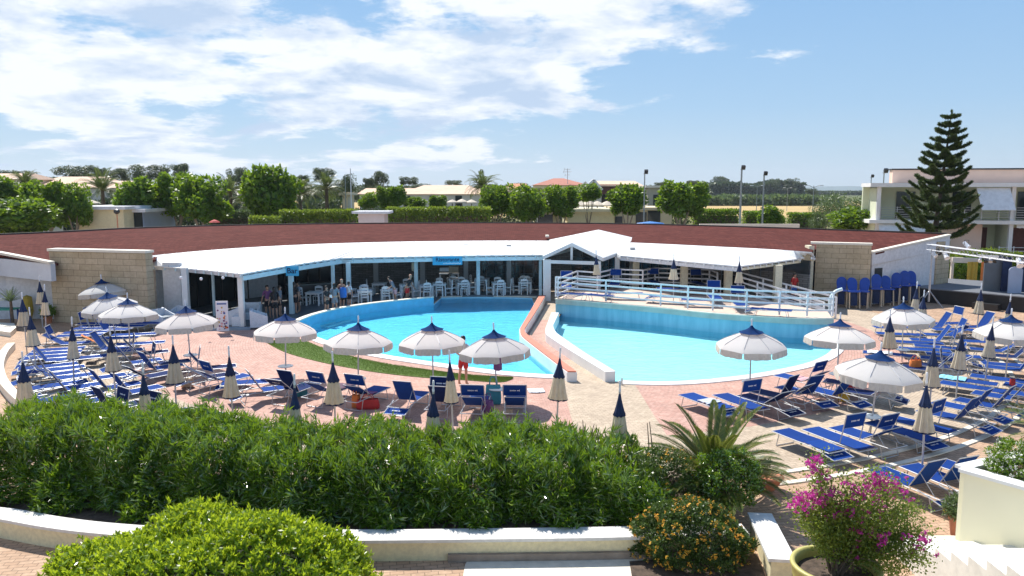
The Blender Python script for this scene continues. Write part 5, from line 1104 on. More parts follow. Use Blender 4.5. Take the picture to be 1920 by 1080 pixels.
# far wood, hedgerows
def mass(name, x0, x1, yt, Y, hw, n, m, LW, label=None, cat=None, kind=None, rough=.25, depth=None, zb=0):
    a = Q(x0, yt, Y); b = Q(x1, yt, Y); W = b.x - a.x; H = a.z - zb; n_ = n; dp = depth or hw
    X = rng.uniform(0, 1, n_); prof = 1 - rough * (.5 + .5 * np.sin(X * W / H * 1.7) * np.cos(X * W / H * .63 + 1)) * rng.uniform(.5, 1, n_)
    Z = zb + H * prof * (1 - rng.random(n_) ** 2.2); Yp = Y + rng.uniform(-dp, dp, n_)
    Pq = np.stack([a.x + X * W, Yp, Z], 1); D = unit(rng.normal(0, .7, (n_, 3)) + [0, -.2, .4]); L = np.full(n_, LW[0]) * rng.uniform(.7, 1.3, n_)
    o = quads(leafq(Pq, D, rng.normal(0, .6, (n_, 3)) + [0, -.6, .5], L, L * LW[1]), name, m); return tag(o, label, cat, kind=kind)
mass('far_wood', 1318, 1494, 341, 620, 20, 26000, M['forest'], (2.2, .7), kind='stuff', rough=.5)
mass('far_wood', 1494, 1660, 361, 900, 20, 9000, M['forest'], (2.6, .7), kind='stuff', rough=.3)
mass('far_wood', -300, 1320, 349, 420, 20, 30000, M['forest'], (1.6, .7), kind='stuff', rough=.45)
mass('garden_bushes', -60, 640, 372, 112, 6, 30000, M['forest'], (.5, .6), kind='stuff', rough=.35)
mass('garden_bushes', 640, 1290, 388, 100, 3, 16000, M['forest'], (.4, .6), kind='stuff', rough=.3)
mass('far_scrub', 1290, 1560, 368, 330, 12, 9000, M['willow'], (1.6, .6), kind='stuff', rough=.5)
def hedge(x0, x1, yt, Y, label, n=9000, dp=.9, m='hedge'):
    t = empty('hedge', (Q(x0, yt, Y).x, Y, 0)); o = mass('foliage', x0, x1, yt, Y, dp, n, M[m], (.22, .6), rough=.10); o.parent = t; o.location = -t.location
    a = Q(x0, yt, Y); b_ = Q(x1, yt, Y); MB().box(((b_.x - a.x) / 2, .1, a.z * .42), (b_.x - a.x - .3, dp * 1.1, a.z * .8)).build('inner_branches', M['trunk'], t); return tag(t, label, 'hedge', 'clipped hedges behind the restaurant')
hedge(528, 668, 392, 71, 'clipped light green hedge left of the pinkish hut', 12000); hedge(726, 920, 387, 73, 'long clipped green hedge right of the pinkish hut', 15000); hedge(395, 470, 393, 84, 'grey green hedge below the broad ficus', 6000, m='willow')
hedge(1300, 1385, 391, 88, 'dark clipped hedge right of the round ficus', 7000, m='ficus'); hedge(1395, 1440, 395, 95, 'dark hedge between the two light poles', 4000, m='ficus'); hedge(1480, 1545, 398, 92, 'clipped hedge left of the willow', 6000, m='ficus'); hedge(470, 530, 404, 70, 'low hedge end below the tallest ficus', 4000)
# palms behind
for i, (px, py, Y, L, lab) in enumerate([(47, 342, 100, 2.6, 'date palm at the left behind the leftmost ficus'), (192, 352, 90, 3.2, 'large date palm above the ochre wall'), (432, 356, 92, 2.8, 'date palm between the broad ficus and the tallest ficus'), (468, 374, 88, 2.6, 'low date palm beside the tallest ficus'),
        (562, 362, 90, 3.2, 'wide date palm left of the weeping tree'), (612, 350, 96, 3.0, 'taller date palm just left of the weeping tree'), (905, 346, 92, 2.7, 'tall date palm standing above the right hedge'), (1020, 368, 96, 2.4, 'dry looking date palm beside the red roofed house')]):
    q = Q(px, py, Y); palm('date_palm', (q.x, Y, 0), 44, L, (-12, 75), 1.5, 26, M['palmleaf'], ribm, lab, 'palm', .075, q.z - .3, .22, .16, 30 + i)
# araucaria
q = Q(1745, 436, 56); t = empty('araucaria', (q.x + .15, 56, 0)); H = Q(1762, 208, 56).z; rs = random.Random(4); tk = MB(); tx = .75
tk.tube([(0, 0, 0), (.1, 0, 3), (.35, 0, H * .5), (.6, 0, H * .8), (tx, 0, H)], [.24, .21, .13, .07, .015], 8); tk.build('trunk', M['trunk'], t); C = []; D = []; Nn = []; bb = MB(); z = 3.3; k = 0
def axis(z): return .1 + (tx - .1) * max(0, (z - 3) / (H - 3))
while z < H - .3:
    f = (z - 3.0) / (H - 3.0); Lb = (2.85 * (1 - f) ** .70 + .10) * (.85 if f < .04 else 1); nb = 6 if f < .8 else 5
    for i in range(nb):
        a = 2 * PI * i / nb + k * .7 + rs.uniform(-.18, .18); L = Lb * rs.uniform(.82, 1.12); rise = .10 + .32 * f; p0 = Vector((axis(z), 0, z + rs.uniform(-.06, .06))); dd = Vector((math.cos(a), math.sin(a), 0)); pts = []
        for j in range(9):
            u = j / 8; pts.append(p0 + dd * L * u + Vector((0, 0, L * (rise * u * .4 - .20 * u * (1 - u) * (1.4 - f) + (.32 * (1 - .5 * f)) * u ** 2.4))))
        bb.tube(pts[::2], [.035, .028, .02, .012, .006], 5, cap=False); sd_ = Vector((-dd.y, dd.x, 0)); m_ = int(26 * L) + 8
        for j in range(m_ * 2):                                   # side sprays, like flat ropes of needles
            u = .10 + .90 * (j + rs.random()) / (m_ * 2); ii_ = min(int(u * 8), 7); p = pts[ii_].lerp(pts[ii_ + 1], u * 8 - ii_); s = 1 if j % 2 else -1; sl = .13 + .34 * math.sin(PI * min(1, u * .9 + .12)) * min(1, L / 1.6)
            dv_ = (dd * .75 + sd_ * s * .8 + Vector((0, 0, .22))).normalized(); nseg = max(3, int(sl / .07))
            for e in range(nseg):
                pc = p + dv_ * sl * e / nseg
                for _ in range(4): C.append(pc); D.append(dv_ + Vector((rs.gauss(0, .6), rs.gauss(0, .6), rs.gauss(.15, .5)))); Nn.append(Vector((rs.gauss(0, 1), rs.gauss(0, 1), 1)))
    z += (.52 + .15 * (1 - f)) * 1.0; k += 1
for _ in range(60): C.append(Vector((tx, 0, H - rs.random() * .5))); D.append(Vector((rs.gauss(0, .5), rs.gauss(0, .5), 1))); Nn.append(Vector((1, rs.random(), 0)))
A3 = lambda l: np.array([tuple(v) for v in l]); quads(leafq(A3(C), A3(D), A3(Nn), np.full(len(C), .20), np.full(len(C), .045)), 'foliage', M['conifer'], t); bb.build('branches', M['trunk'], t)
tag(t, 'tall dark tiered araucaria in front of the hotel', 'tree')
# houses
def house(label, x0, x1, Y, ytop, zb, depth, roofc, wallc, wins=(), over=.4, hip=0.0, yr=None, name='house', gable=None):
    a = Q(x0, ytop, Y); b_ = Q(x1, ytop, Y); t = empty(name, ((a.x + b_.x) / 2, Y, zb)); W = b_.x - a.x; H = a.z - zb
    MB().box((0, depth / 2, H / 2), (W, depth, H)).build('wall', wallc, t)
    r = MB(); rh = (Q(x0, yr, Y + depth * .4).z - a.z) if yr else .35; o = over; x_ = W / 2 + o; y0 = -o; y1 = depth + o; hh = hip * W / 2
    if yr: r.add([(-x_, y0, H), (x_, y0, H), (x_, y1, H), (-x_, y1, H), (-x_ + hh, depth / 2, H + rh), (x_ - hh, depth / 2, H + rh)], [(0, 1, 5, 4), (2, 3, 4, 5), (1, 2, 5), (3, 0, 4), (0, 3, 2, 1)])
    else: r.prism([(-x_, y0), (x_, y0), (x_, y1), (-x_, y1)], H + .002, H + .3)
    r.build('roof', roofc, t)
    for wx, wy, ww, wh in wins:
        p = Q(wx, wy, Y); MB().box((p.x - t.location.x, -.03, p.z - zb), (ww, .1, wh)).build('window', M['glassdark'], t)
    return tag(t, label, 'house')
house('pink and cream tiled house roofs at the far left', 62, 175, 125, 346, 0, 12, M['peachroof'], M['pinkwall'], yr=331, hip=.3)
house('pale cream roofed house below the eucalyptus at left', 95, 235, 112, 352, 0, 9, M['peachroof'], M['bldpale'], yr=339, hip=.2)
house('cream roof cut off by the left edge', -60, 38, 120, 336, 0, 9, M['peachroof'], M['bldcream'], yr=325, hip=.2)
house('low cream wall and roof behind the low wide ficus', 20, 60, 92, 380, 0, 6, M['peachroof'], M['bldpale'], yr=368, hip=.5)
house('ochre yellow walled building behind the roof at left', 140, 231, 72, 393, 0, 8, M['wallwhite'], M['cream'])
house('grey white low building right of the ochre wall', 231, 268, 74, 398, 0, 7, M['wallwhite'], M['bluegrey'], [(240, 412, .9, 1.5), (252, 412, 1.6, 1.6)])
house('long low beige house behind the hedges', 674, 900, 118, 364, 0, 10, M['peachroof'], M['bldpale'], [(763, 377, 1, 1.6), (700, 377, 1, 1.6), (812, 377, 1, 1.6), (860, 377, 1, 1.6)], yr=353, hip=.05)
house('second beige roof standing above the long beige house', 780, 885, 140, 354, 0, 10, M['peachroof'], M['bldpale'], yr=347, hip=.25)
house('narrow cream chimney like house end left of the lamp pole', 642, 652, 100, 366, 0, 4, M['bldcream'], M['bldcream'])
house('brown walled house with dark red hipped roof', 1004, 1100, 125, 347, 0, 14, M['dirtyred'], M['cream'], yr=334, hip=.9)
house('far orange roofed house behind the wide ficus', 950, 992, 200, 353, 0, 14, plain('orange_tile', (.55, .22, .10), .8, .1, 1), M['bldpale'], yr=344, hip=.4)
# gabled cream house
Y = 112; t = empty('gabled_house', (0, Y, 0)); X = lambda px: Q(px, 400, Y).x; Zp = lambda py: Q(1000, py, Y).z
b = MB(); b.add([(X(1098), 0, 0), (X(1127), 0, 0), (X(1127), 0, Zp(356)), (X(1112), 0, Zp(338)), (X(1098), 0, Zp(350)), (X(1098), 12, 0), (X(1127), 12, 0), (X(1127), 12, Zp(356)), (X(1112), 12, Zp(338)), (X(1098), 12, Zp(350))], [(0, 1, 2, 3, 4), (9, 8, 7, 6, 5), (1, 6, 7, 2), (5, 0, 4, 9)]); b.build('gable_wall', M['bldpale'], t)
MB().box(((X(1127) + X(1215)) / 2, 5, Zp(352) / 2), (X(1215) - X(1127) - .05, 9.5, Zp(352))).build('wall', M['creamlight'], t)
b = MB(); b.add([(X(1122), -.4, Zp(348)), (X(1205), -.4, Zp(348)), (X(1205), 8, Zp(338)), (X(1115), 8, Zp(338)), (X(1122), -.4, Zp(349.5)), (X(1205), -.4, Zp(349.5))], [(0, 1, 2, 3), (4, 5, 1, 0)]); b.build('roof', M['peachroof'], t)
b = MB(); b.bar((X(1097), -.3, Zp(351)), (X(1112), -.3, Zp(337)), .7, .3); b.bar((X(1112), -.3, Zp(337)), (X(1128), -.3, Zp(356)), .7, .3); b.build('gable_trim', M['white'], t)
for px in (1133, 1142, 1233): MB().box((X(px), .12, Zp(375)), (.8, .2, 2.0)).build('window', M['glassdark'], t)
MB().box((X(1150), .1, Zp(355)), (4.4, .2, 1.4)).build('loggia', M['shutter'], t); tag(t, 'cream gabled house with white trim behind the straw parasols', 'house')
house('grey beige block right of the round ficus', 1215, 1262, 106, 352, 0, 9, M['bldpale'], plain('grey_beige', (.44, .41, .32), .85, .05, 1), [(1233, 376, 1.2, 1.6)])
# terrace with straw parasols
house('long beige terrace wall below the straw parasols', 1064, 1152, 84, 397, 0, 9, M['creamlight'], M['cream'])
house('beige flat roofed wing with white arches right of the terrace', 1152, 1260, 86, 394, 0, 8, M['bldcream'], M['bldcream'], [(1160, 416, .8, 1.2), (1202, 413, 1.2, 1.8), (1226, 412, 1.4, 2.0)], over=.2)
house('small white building left of the terrace wall', 1010, 1034, 80, 402, 0, 5, M['bldpale'], M['wallwhite'], [(1022, 413, 1.6, 1.2)], over=.1)
house('small beige wall right of the dry palm', 1034, 1048, 82, 400, 0, 5, M['bldpale'], M['bldcream'], over=.05)
def straw(px, py, Y, w_, label, grp='straw parasols on the terraces'):
    q = Q(px, py, Y); r = w_ / F * Y / 2; t = empty('straw_parasol', (q.x, Y, q.z - r * .5)); zb_ = -max(q.z - r * .5 - 2.6, .0)
    MB().lathe([(.02, r * .5), (r * .35, r * .38), (r, .02), (r * 1.02, -.12), (r * .95, -.1)], 12).build('canopy', M['straw'], t); MB().tube([(0, 0, -1.9), (0, 0, r * .4)], .06, 6).build('pole', M['trunk'], t); return tag(t, label, 'parasol', grp)
for i, (px, py, w_) in enumerate([(1084, 377, 30), (1104, 376, 30), (1120, 377, 28), (1138, 377, 30)]): straw(px, py, 88, w_, 'straw parasol on the beige terrace, %s of four' % nth(i, 4))
for i, (px, py, w_) in enumerate([(848, 374, 20), (866, 373, 22), (884, 374, 22)]): straw(px, py, 84, w_, 'straw parasol above the right hedge, %s of three' % nth(i, 3))
straw(45, 370, 80, 34, 'straw parasol over the low wide ficus at left'); straw(172, 375, 84, 22, 'straw parasol on the ochre building'); straw(218, 372, 84, 20, 'straw parasol beside the large date palm')
# light poles
def pole(px, ytop, Y, label, r=.07, head='flood', m=None, zb=0):
    q = Q(px, ytop, Y); t = empty('light_pole', (q.x, Y, zb)); h = q.z - zb; m = m or plain('galvanised_grey', (.30, .33, .33), .5, .08, 3, metal=.3)
    MB().tube([(0, 0, 0), (0, 0, h)], [r * 1.3, r * .8], 8).build('pole', m, t)
    if head == 'flood':
        MB().box((.1, 0, h - .2), (.45, .06, .06)).build('crossbar', m, t)
        MB().box((.12, -.10, h + .02), (.34, .26, .32), M=Matrix.Rotation(.5, 3, 'X')).build('floodlight', M['dark'], t)
    elif head == 'street':
        for s in (-1, 1): MB().tube([(0, 0, h - .3), (s * .5, 0, h - .05), (s * .9, 0, h)], .04, 5).build('arm', m, t); MB().box((s * 1.05, 0, h), (.6, .22, .14)).build('lamp_head', M['print'], t)
    elif head == 'globe': MB().lathe([(.01, .3), (.22, .2), (.25, 0), (.1, -.15)], 10, c=(0, 0, h)).build('lamp_head', M['dark'], t)
    return tag(t, label, 'light pole')
pole(1209, 322, 76, 'grey floodlight pole beside the round ficus on a bare trunk'); pole(1391, 314, 74, 'tallest floodlight pole standing before the far field', .10); pole(1433, 325, 80, 'floodlight pole just right of the tallest one', .09); pole(1634, 330, 110, 'dark floodlight pole left of the hotel')
pole(1658, 320, 72, 'dark post at the left corner of the hotel roof', .06); pole(1526, 348, 110, 'double armed street lamp left of the willow', .06, 'street'); pole(1316, 349, 190, 'thin double armed lamp before the far wood', .07, 'street'); pole(1420, 348, 150, 'double armed lamp between two floodlight poles', .06, 'street'); pole(1477, 352, 240, 'thin lamp post by the far wood', .06, 'street')
pole(657, 316, 84, 'pale tall post beside the weeping tree', .06, 'none', M['white_metal']); pole(219, 398, 64.5, 'rusty short lamp post before the ochre wall', .05, 'globe', M['terracotta']); pole(647, 330, 86, 'second post just left of the pale tall post', .05, 'none')
t = empty('aerial', Q(1064, 342, 126)); b = MB(); b.tube([(0, 0, -1.5), (0, 0, 2.2)], .05, 5)
for z_, l in ((2.1, 1.0), (1.7, 1.3), (1.2, .8)): b.tube([(-l / 2, 0, z_), (l / 2, 0, z_)], .035, 4); b.tube([(-l / 2, 0, z_ - .2), (-l / 2, 0, z_ + .2)], .03, 4)
b.build('mast', M['alu'], t); tag(t, 'thin television aerial above the red roofed house', 'aerial')
thingmesh('low_wall', MB().box((Q(1405, 420, 70).x, 70, 1.8), (9, .3, 3.6)), M['bldpale'], 'low pale wall behind the roof under the tallest floodlight pole', 'wall')
thingmesh('car_roof_cover', MB().lathe([(.01, .5), (1.2, .35), (1.8, 0)], 14, c=(Q(1219, 419, 72).x, 72, Q(1219, 419, 72).z - .3), sy=.5), plain('blue_cover', (.05, .22, .6), .5, .1, 2), 'blue rounded cover just showing behind the roof ridge', 'cover')
thingmesh('red_parasol', MB().lathe([(.02, .25), (.3, .15), (.5, 0)], 8, c=(Q(402, 412, 67).x, 67, Q(402, 417, 67).z)), M['red'], 'red parasol top just showing behind the roof at left centre', 'parasol')
# hills
def hills(x0, x1, Y, ybase, amp, m, name, seed):
    b = MB(); n = 60; A_ = []; B_ = []; C_ = []; rs = random.Random(seed)
    for i in range(n + 1):
        px = x0 + (x1 - x0) * i / n; hh = amp * (.45 + .3 * math.sin(i * .11 + seed) + .15 * math.sin(i * .37 + seed * 2) + .05 * rs.random()) * min(1, i / 8, (n - i) / 8); p = Q(px, ybase, Y); top = Q(px, ybase - hh, Y); A_.append(Vector((p.x, Y - 500, -2))); B_.append(Vector((top.x, Y, top.z))); C_.append(Vector((p.x, Y + 560, -2)))
    b.strip(A_, B_); b.strip(B_, C_); return tag(b.build(name, m, smooth=True), kind='structure')
hills(1380, 2250, 4800, 358, 12, plain('haze_blue_hill', (.10, .16, .16), 1, .1, .002), 'hills', 1); hills(-360, 520, 4820, 358, 34, plain('haze_blue_hill_left', (.12, .16, .15), 1, .1, .002), 'hills', 3)  # bluish distance haze mixed into the hill colours
# ================================================================ HOTEL
hY = 66; t = empty('hotel', (0, 0, 0)); ang = -0.075
hx0 = Q(1643, 400, hY).x; HR = Matrix.Rotation(-.20, 3, 'Z')
t.location = (hx0, hY, 0); t.rotation_euler = (0, 0, -.20)
gw, sl2, ev, top = M['greenwhite'], 4.15, 6.95, 8.35
Zh = 1.05; bay = [0, 10.3, 14.8, 19.5]
for x_ in bay: MB().box((x_ + .15, .15, ev / 2), (.30, .30, ev)).build('column', M['white'], t)
MB().box((12, 3.0, 3.45), (25, .3, 6.9)).build('rear_wall', gw, t)
MB().box((12, 1.3, sl2 - .16), (25.2, 3.3, .30)).build('balcony_slab', M['white'], t); MB().box((12, 1.3, ev + .12), (25.3, 3.3, .32)).build('roof_slab', M['white'], t); MB().box((13.8, 3.2, (ev + top) / 2 + .15), (24, 1.0, top - ev - .25)).build('parapet', M['pinkwall'], t); MB().box((13.8, 3.15, top + .08), (24.2, 1.2, .12)).build('parapet_cap', M['dark'], t)
MB().box((12, 1.3, Zh - .1), (25.2, 3.3, .2)).build('ground_slab', M['bldpale'], t)
MB().box((.1, 1.6, 3.4), (.2, 2.9, 6.8)).build('side_wall', gw, t)
for x_ in (4.9, 10.2, 14.7, 19.3): MB().box((x_ + .2, 1.7, 5.5), (.15, 2.5, 2.6)).build('partition', gw, t); MB().box((x_ + .2, 1.7, 2.5), (.15, 2.5, 2.9)).build('partition', gw, t)
for i, x_ in enumerate((3.0, 7.5, 12.6, 17.2)):
    MB().box((x_, 2.78, 5.35), (1.5, .1, 2.3)).build('door', M['glassdark'], t); MB().box((x_ - .4, 2.78, 2.3), (1.5, .1, 2.3)).build('door', M['shutter'], t); MB().box((x_ + 1.7, 2.78, 2.3), (.9, .1, 2.3)).build('door', M['shutter'], t)
MB().box((6.5, 1.0, 2.4), (4.2, .2, 2.8)).build('wall', M['pinkwall'], t)
for a0, a1 in ((.3, 10.2), (10.6, 14.7), (15.1, 19.4), (19.8, 24.5)):
    b = MB()
    for z_ in (.25, .45, .65, .85, 1.05): b.bar((a0, -.1, sl2 + z_), (a1, -.1, sl2 + z_), .03)
    x_ = a0
    while x_ <= a1: b.box((x_, -.1, sl2 + .55), (.05, .05, 1.1)); x_ += 1.3
    b.build('railing', M['alu'], t)
for (x0_, x1_, z0_, z1_, out_) in ((7.6, 10.1, ev - .12, ev - 1.9, 1.5), (.2, 2.6, sl2 - .35, sl2 - 2.0, 1.5), (2.7, 4.0, sl2 - .35, sl2 - 2.1, 1.3)):
    b = MB(); b.slab([(x0_, -.05, z0_), (x1_, -.05, z0_)], [(x0_ - .0, -out_, z1_), (x1_, -out_, z1_)], .03); b.build('awning', M['canopy_white'], t)
b = MB()
for i in range(24): b.box((10.9 + i * .16, -.05, sl2 - .48), (.15, .04, .24 + .05 * (i % 2)))
b.build('awning_valance', M['canopy_white'], t)
b = MB()
for z_ in (.3, .6, .9): b.bar((9.5, -.4, Zh + z_), (24, -.4, Zh + z_), .04)
for i in range(14): b.box((9.5 + i * 1.1, -.4, Zh + .5), (.05, .05, 1.0))
b.build('ground_railing', M['white_metal'], t)
tag(t, 'two storey pale green and pink hotel with balconies at the right', 'hotel')
hm = Matrix.Translation(t.location) @ Matrix.Rotation(-.2, 4, 'Z')
p = hm @ Vector((13.3, .5, sl2)); b = MB(); b.lathe([(.25, .9), (.45, 1.1), (.5, 1.5), (.3, 1.85), (.05, 1.9)], 10, c=tuple(p)); b.tube([p + Vector((0, 0, .0)), p + Vector((0, 0, .9))], .05, 5); thingmesh('barbecue', b, M['dark'], 'dark round shape standing on the hotel balcony', 'barbecue')
p = hm @ Vector((15.6, .4, sl2)); tt = empty('balcony_table', p); MB().box((0, 0, .74), (1.2, .7, .05)).build('table_top', M['white'], tt)
for sx in (-.5, .5):
    for sy in (-.28, .28): MB().box((sx, sy, .36), (.06, .06, .71)).build('leg', M['white'], tt)
tag(tt, 'white table on the hotel balcony at the right edge', 'table')
# ================================================================ STAGE, TRUSS, GARDEN AT THE RIGHT
sg = empty('stage'); 
sA = [P(1752, 571), P(1925, 612)]; s0 = Vector((23.6, 47.0, 0)); s1 = Vector((31.0, 38.6, 0)); s2 = Vector((36.5, 43.5, 0)); s3 = Vector((27.6, 52.0, 0))
b = MB(); b.prism([(s0.x, s0.y), (s1.x, s1.y), (s2.x, s2.y), (s3.x, s3.y)], 0.0, .80); b.build('platform', M['black'], sg)
b = MB(); b.prism([(s0.x - .03, s0.y), (s1.x, s1.y - .05), (s2.x, s2.y), (s3.x, s3.y)], .802, .86); b.build('stage_floor', plain('grey_stage_boards', (.16, .17, .19), .6, .15, 2, fine=10), sg)
MB().box((26.6, 42.9, .18), (1.3, .5, .36), rz=-.85).build('step', M['dark'], sg)
tag(sg, 'low black stage platform with grey boards at the right edge', 'stage')
def panel_(pxa, pxb, ytop, ybot, Y, m, name, label, zb=.86, th=.08):
    a = Q(pxa, ytop, Y); c = Q(pxb, ytop, Y - .0); b = MB(); b.box(((a.x + c.x) / 2, Y, (a.z + zb) / 2), (c.x - a.x, th, a.z - zb)); return thingmesh(name, b, m, label, 'panel')
panel_(1847, 1882, 479, 560, 44.5, M['greypanel'], 'backdrop_screen', 'tall dark grey panel standing at the left of the stage back'); panel_(1881, 1898, 482, 560, 44.2, M['navy'], 'backdrop_screen', 'narrow navy panel right of the grey one on the stage'); panel_(1918, 1990, 482, 560, 44.0, M['navy'], 'backdrop_screen', 'navy panel cut by the right edge on the stage')
a = Q(1893, 500, 43.5); c = Q(1919, 500, 43.5); b = MB(); W = c.x - a.x; H = a.z - .86
pr = [Vector((a.x + W * (.5 - .5 * math.cos(PI * i / 12)), 43.5, .86 + H * (.86 + .14 * math.sin(PI * i / 12)))) for i in range(13)]
b.slab([Vector((p.x, 43.5, p.z)) for p in pr], [Vector((p.x, 43.55, p.z)) for p in pr], .01); b.add([(a.x, 43.5, .86), (c.x, 43.5, .86)] + [tuple(p) for p in pr[::-1]], [tuple(range(15))]); b.add([(a.x, 43.56, .86), (c.x, 43.56, .86)] + [(p.x, 43.56, p.z) for p in pr[::-1]], [tuple(range(14, -1, -1))])
thingmesh('backdrop_screen', b, M['bluegrey'], 'pale blue grey arched panel on the stage at the right edge', 'panel')
# lighting truss on a tower
tr_ = empty('lighting_truss'); ta = Q(1742, 463, 44.2); tb_ = Q(1960, 492, 37.0); ax = (tb_ - ta); L_ = ax.length; ax = ax.normalized(); up_ = Vector((0, 0, 1)); sd = ax.cross(up_).normalized(); w_ = .15
b = MB(); cs = [ta + up_ * w_ + sd * w_, ta + up_ * w_ - sd * w_, ta - up_ * w_ + sd * w_, ta - up_ * w_ - sd * w_]
for c in cs: b.tube([c, c + ax * L_], .025, 6)
b.build('chord', M['print'], tr_); b = MB(); n = int(L_ / .3)
for i in range(n):
    u, v = ta + ax * (i * L_ / n), ta + ax * ((i + 1) * L_ / n)
    for s in (-1, 1): b.tube([u + up_ * w_ * (1 if i % 2 else -1) + sd * w_ * s, v - up_ * w_ * (1 if i % 2 else -1) + sd * w_ * s], .013, 4); b.tube([u + sd * w_ * (1 if i % 2 else -1) + up_ * w_ * s, v - sd * w_ * (1 if i % 2 else -1) + up_ * w_ * s], .013, 4)
b.build('lacing', M['alu'], tr_); bp_ = ta + ax * .25
b = MB(); b.tube([(bp_.x, bp_.y, 0.3), (bp_.x, bp_.y, 1.9)], .06, 8); b.tube([(bp_.x, bp_.y, 1.9), (bp_.x, bp_.y, bp_.z - w_)], .04, 8); b.build('tower', M['alu'], tr_)
b = MB()
for a in (.4, 2.2, 3.6, 5.2): b.tube([(bp_.x, bp_.y, .95), (bp_.x + math.cos(a) * .9, bp_.y + math.sin(a) * .9, .02)], .025, 5)
b.build('outrigger', M['alu'], tr_); tag(tr_, 'white aluminium lighting truss on a tower over the stage', 'truss')
def spot(px, py, Y, label, m, s=1.0):
    q = Q(px, py, Y); t = empty('spotlight', q, random.uniform(-.6, .6)); b = MB(); b.lathe([(.01, -.22 * s), (.09 * s, -.2 * s), (.10 * s, .12 * s), (.13 * s, .2 * s), (.12 * s, .19 * s), (.01, .15 * s)], 12); o = b.build('housing', m, t); o.rotation_euler = (R(130), 0, random.uniform(-.7, .7))
    MB().tube([(-.12 * s, 0, 0), (-.12 * s, 0, .25), (.12 * s, 0, .25), (.12 * s, 0, 0)], .012, 5).build('yoke', M['dark'], t); return tag(t, label, 'spotlight', 'stage spotlights')
for i, (px, py, Y, m, sz) in enumerate([(1750, 476, 43.8, M['print'], 1.1), (1760, 472, 43.5, M['dark'], .9), (1773, 479, 43.2, M['print'], 1.2), (1812, 459, 42.0, M['print'], 1.0), (1838, 486, 41, M['print'], .8), (1847, 487, 40.8, M['dark'], .8), (1857, 487, 40.5, M['alu'], .8), (1867, 487, 40.2, M['dark'], .8), (1911, 492, 38.8, M['print'], 1.3)]):
    spot(px, py, Y, 'stage spotlight under the white truss, %s of nine' % nth(i, 9), m, sz)
b = MB(); a = Q(1833, 479, 41.0); c = Q(1872, 482, 40.0); b.bar(a, c, .08, .12); thingmesh('spot_bar', b, M['white'], 'short white bar holding four small spotlights below the truss', 'bar')
# garden seen between the stone pillar and the stage panels
gd = shrub('garden_hedge', (Q(1815, 520, 57).x, 57.5, .55), (3.4, 1.0, 1.0), 1500, 10, .16, .09, M['ficus'], 'dense green garden shrubs behind the stage', 'shrub', -.9, None, .4)
shrub('garden_shrub', (Q(1850, 500, 60).x, 60, .95), (4.0, 1.2, 1.05), 1300, 10, .18, .1, M['hedge'], 'yellow green hedge top behind the truss', 'shrub', -.9, None, .9)
shrub('garden_shrub', (Q(1700, 440, 62).x, 62, .8), (2.6, 1.4, 1.3), 1200, 10, .18, .1, M['ficus'], 'garden shrubs at the foot of the araucaria', 'shrub', -.9, None, .6)
b = MB(); a = Q(1784, 487, 52); c = Q(1832, 489, 52); b.bar(a, c, .3, .35)
sw2 = empty('pergola'); b.build('beam', M['bldpale'], sw2)
for px in (1786, 1829): p = Q(px, 489, 52); MB().box((p.x, p.y, p.z / 2), (.16, .16, p.z)).build('post', M['bldpale'], sw2)
tag(sw2, 'pale pergola beam in the garden behind the stage', 'pergola')
for i, (px, m, lab) in enumerate([(1821, 'yellow', 'yellow hanging cloth on the pergola in front'), (1829, 'yellow', 'narrow yellow hanging cloth at the right pergola post'), (1844, 'orange_cloth', 'brownish hanging cloth right of the pergola')]):
    p = Q(px, 491, 51.5); bt = Q(px, 532, 51.5); b = MB(); b.wall([(p.x - .22 + .05 * i, 51.5), (p.x - .1, 51.46), (p.x + .08, 51.54), (p.x + .18, 51.5)], bt.z, p.z, .05); thingmesh('hanging_cloth', b, M[m], lab, 'cloth')
for i, (px, py) in enumerate([(1796, 538), (1811, 540), (1835, 540)]):
    p = P(px, py + 6, .25); o = MB().lathe([(.01, .16), (.4, .13), (.58, .02), (.6, -.03), (.4, -.1), (.01, -.12)], 20, sx=1.0).build('round_seat', M['white']); o.location = (p.x, p.y, .30); o.rotation_euler = (R(22), 0, 0); tag(o, 'round white dish shaped seat in the garden, %s of three' % nth(i, 3), 'seat', 'round white garden seats')
# ================================================================ STACKED BLUE CHAIRS
def bluechair():
    t = empty('stacked_chair'); bm_ = M['bluechair']; b = MB(); pts = []
    out_ = [(.19 * math.sin(a), .90 + .19 * math.cos(a)) for a in [R(x) for x in range(-100, 101, 20)]]
    prof = [(-.16, .60)] + [(x, z) for x, z in out_] + [(.16, .60)]
    for yy in (0, .03): b.add([(x, -.05 + yy + (z - .60) * .35, z) for x, z in prof], [tuple(range(len(prof)))[::(1 if yy else -1)]])
    b.build('backrest', bm_, t); MB().box((0, -.20, .60), (.44, .40, .06)).build('seat', bm_, t, bevel=.015)
    b2 = MB(); b2.box((0, -.15, .33), (.24, .26, .46)); b2.build('under_shell', M['navy'], t)
    for sx in (-.19, .19):
        MB().bar((sx, -.36, 0), (sx * .95, -.30, .60), .04).build('leg', M['sand'], t); MB().bar((sx, .02, 0), (sx * .9, -.04, .66), .04).build('leg', M['sand'], t)
    return t
M['bluechair'] = plain('blue_plastic', (.01, .06, .36), .4, .1, 5)
bc = bluechair(); cps = [(1576, 575, 1.02), (1597, 577, 1.02), (1618, 577, 1.02), (1641, 574, 1.1), (1660, 572, 1.02), (1677, 570, 1.1), (1694, 568, 1.14), (1708, 566, 1.1), (1588, 567, 1.0), (1608, 567, 1.0), (1684, 562, 1.1), (1649, 566, 1.05)]
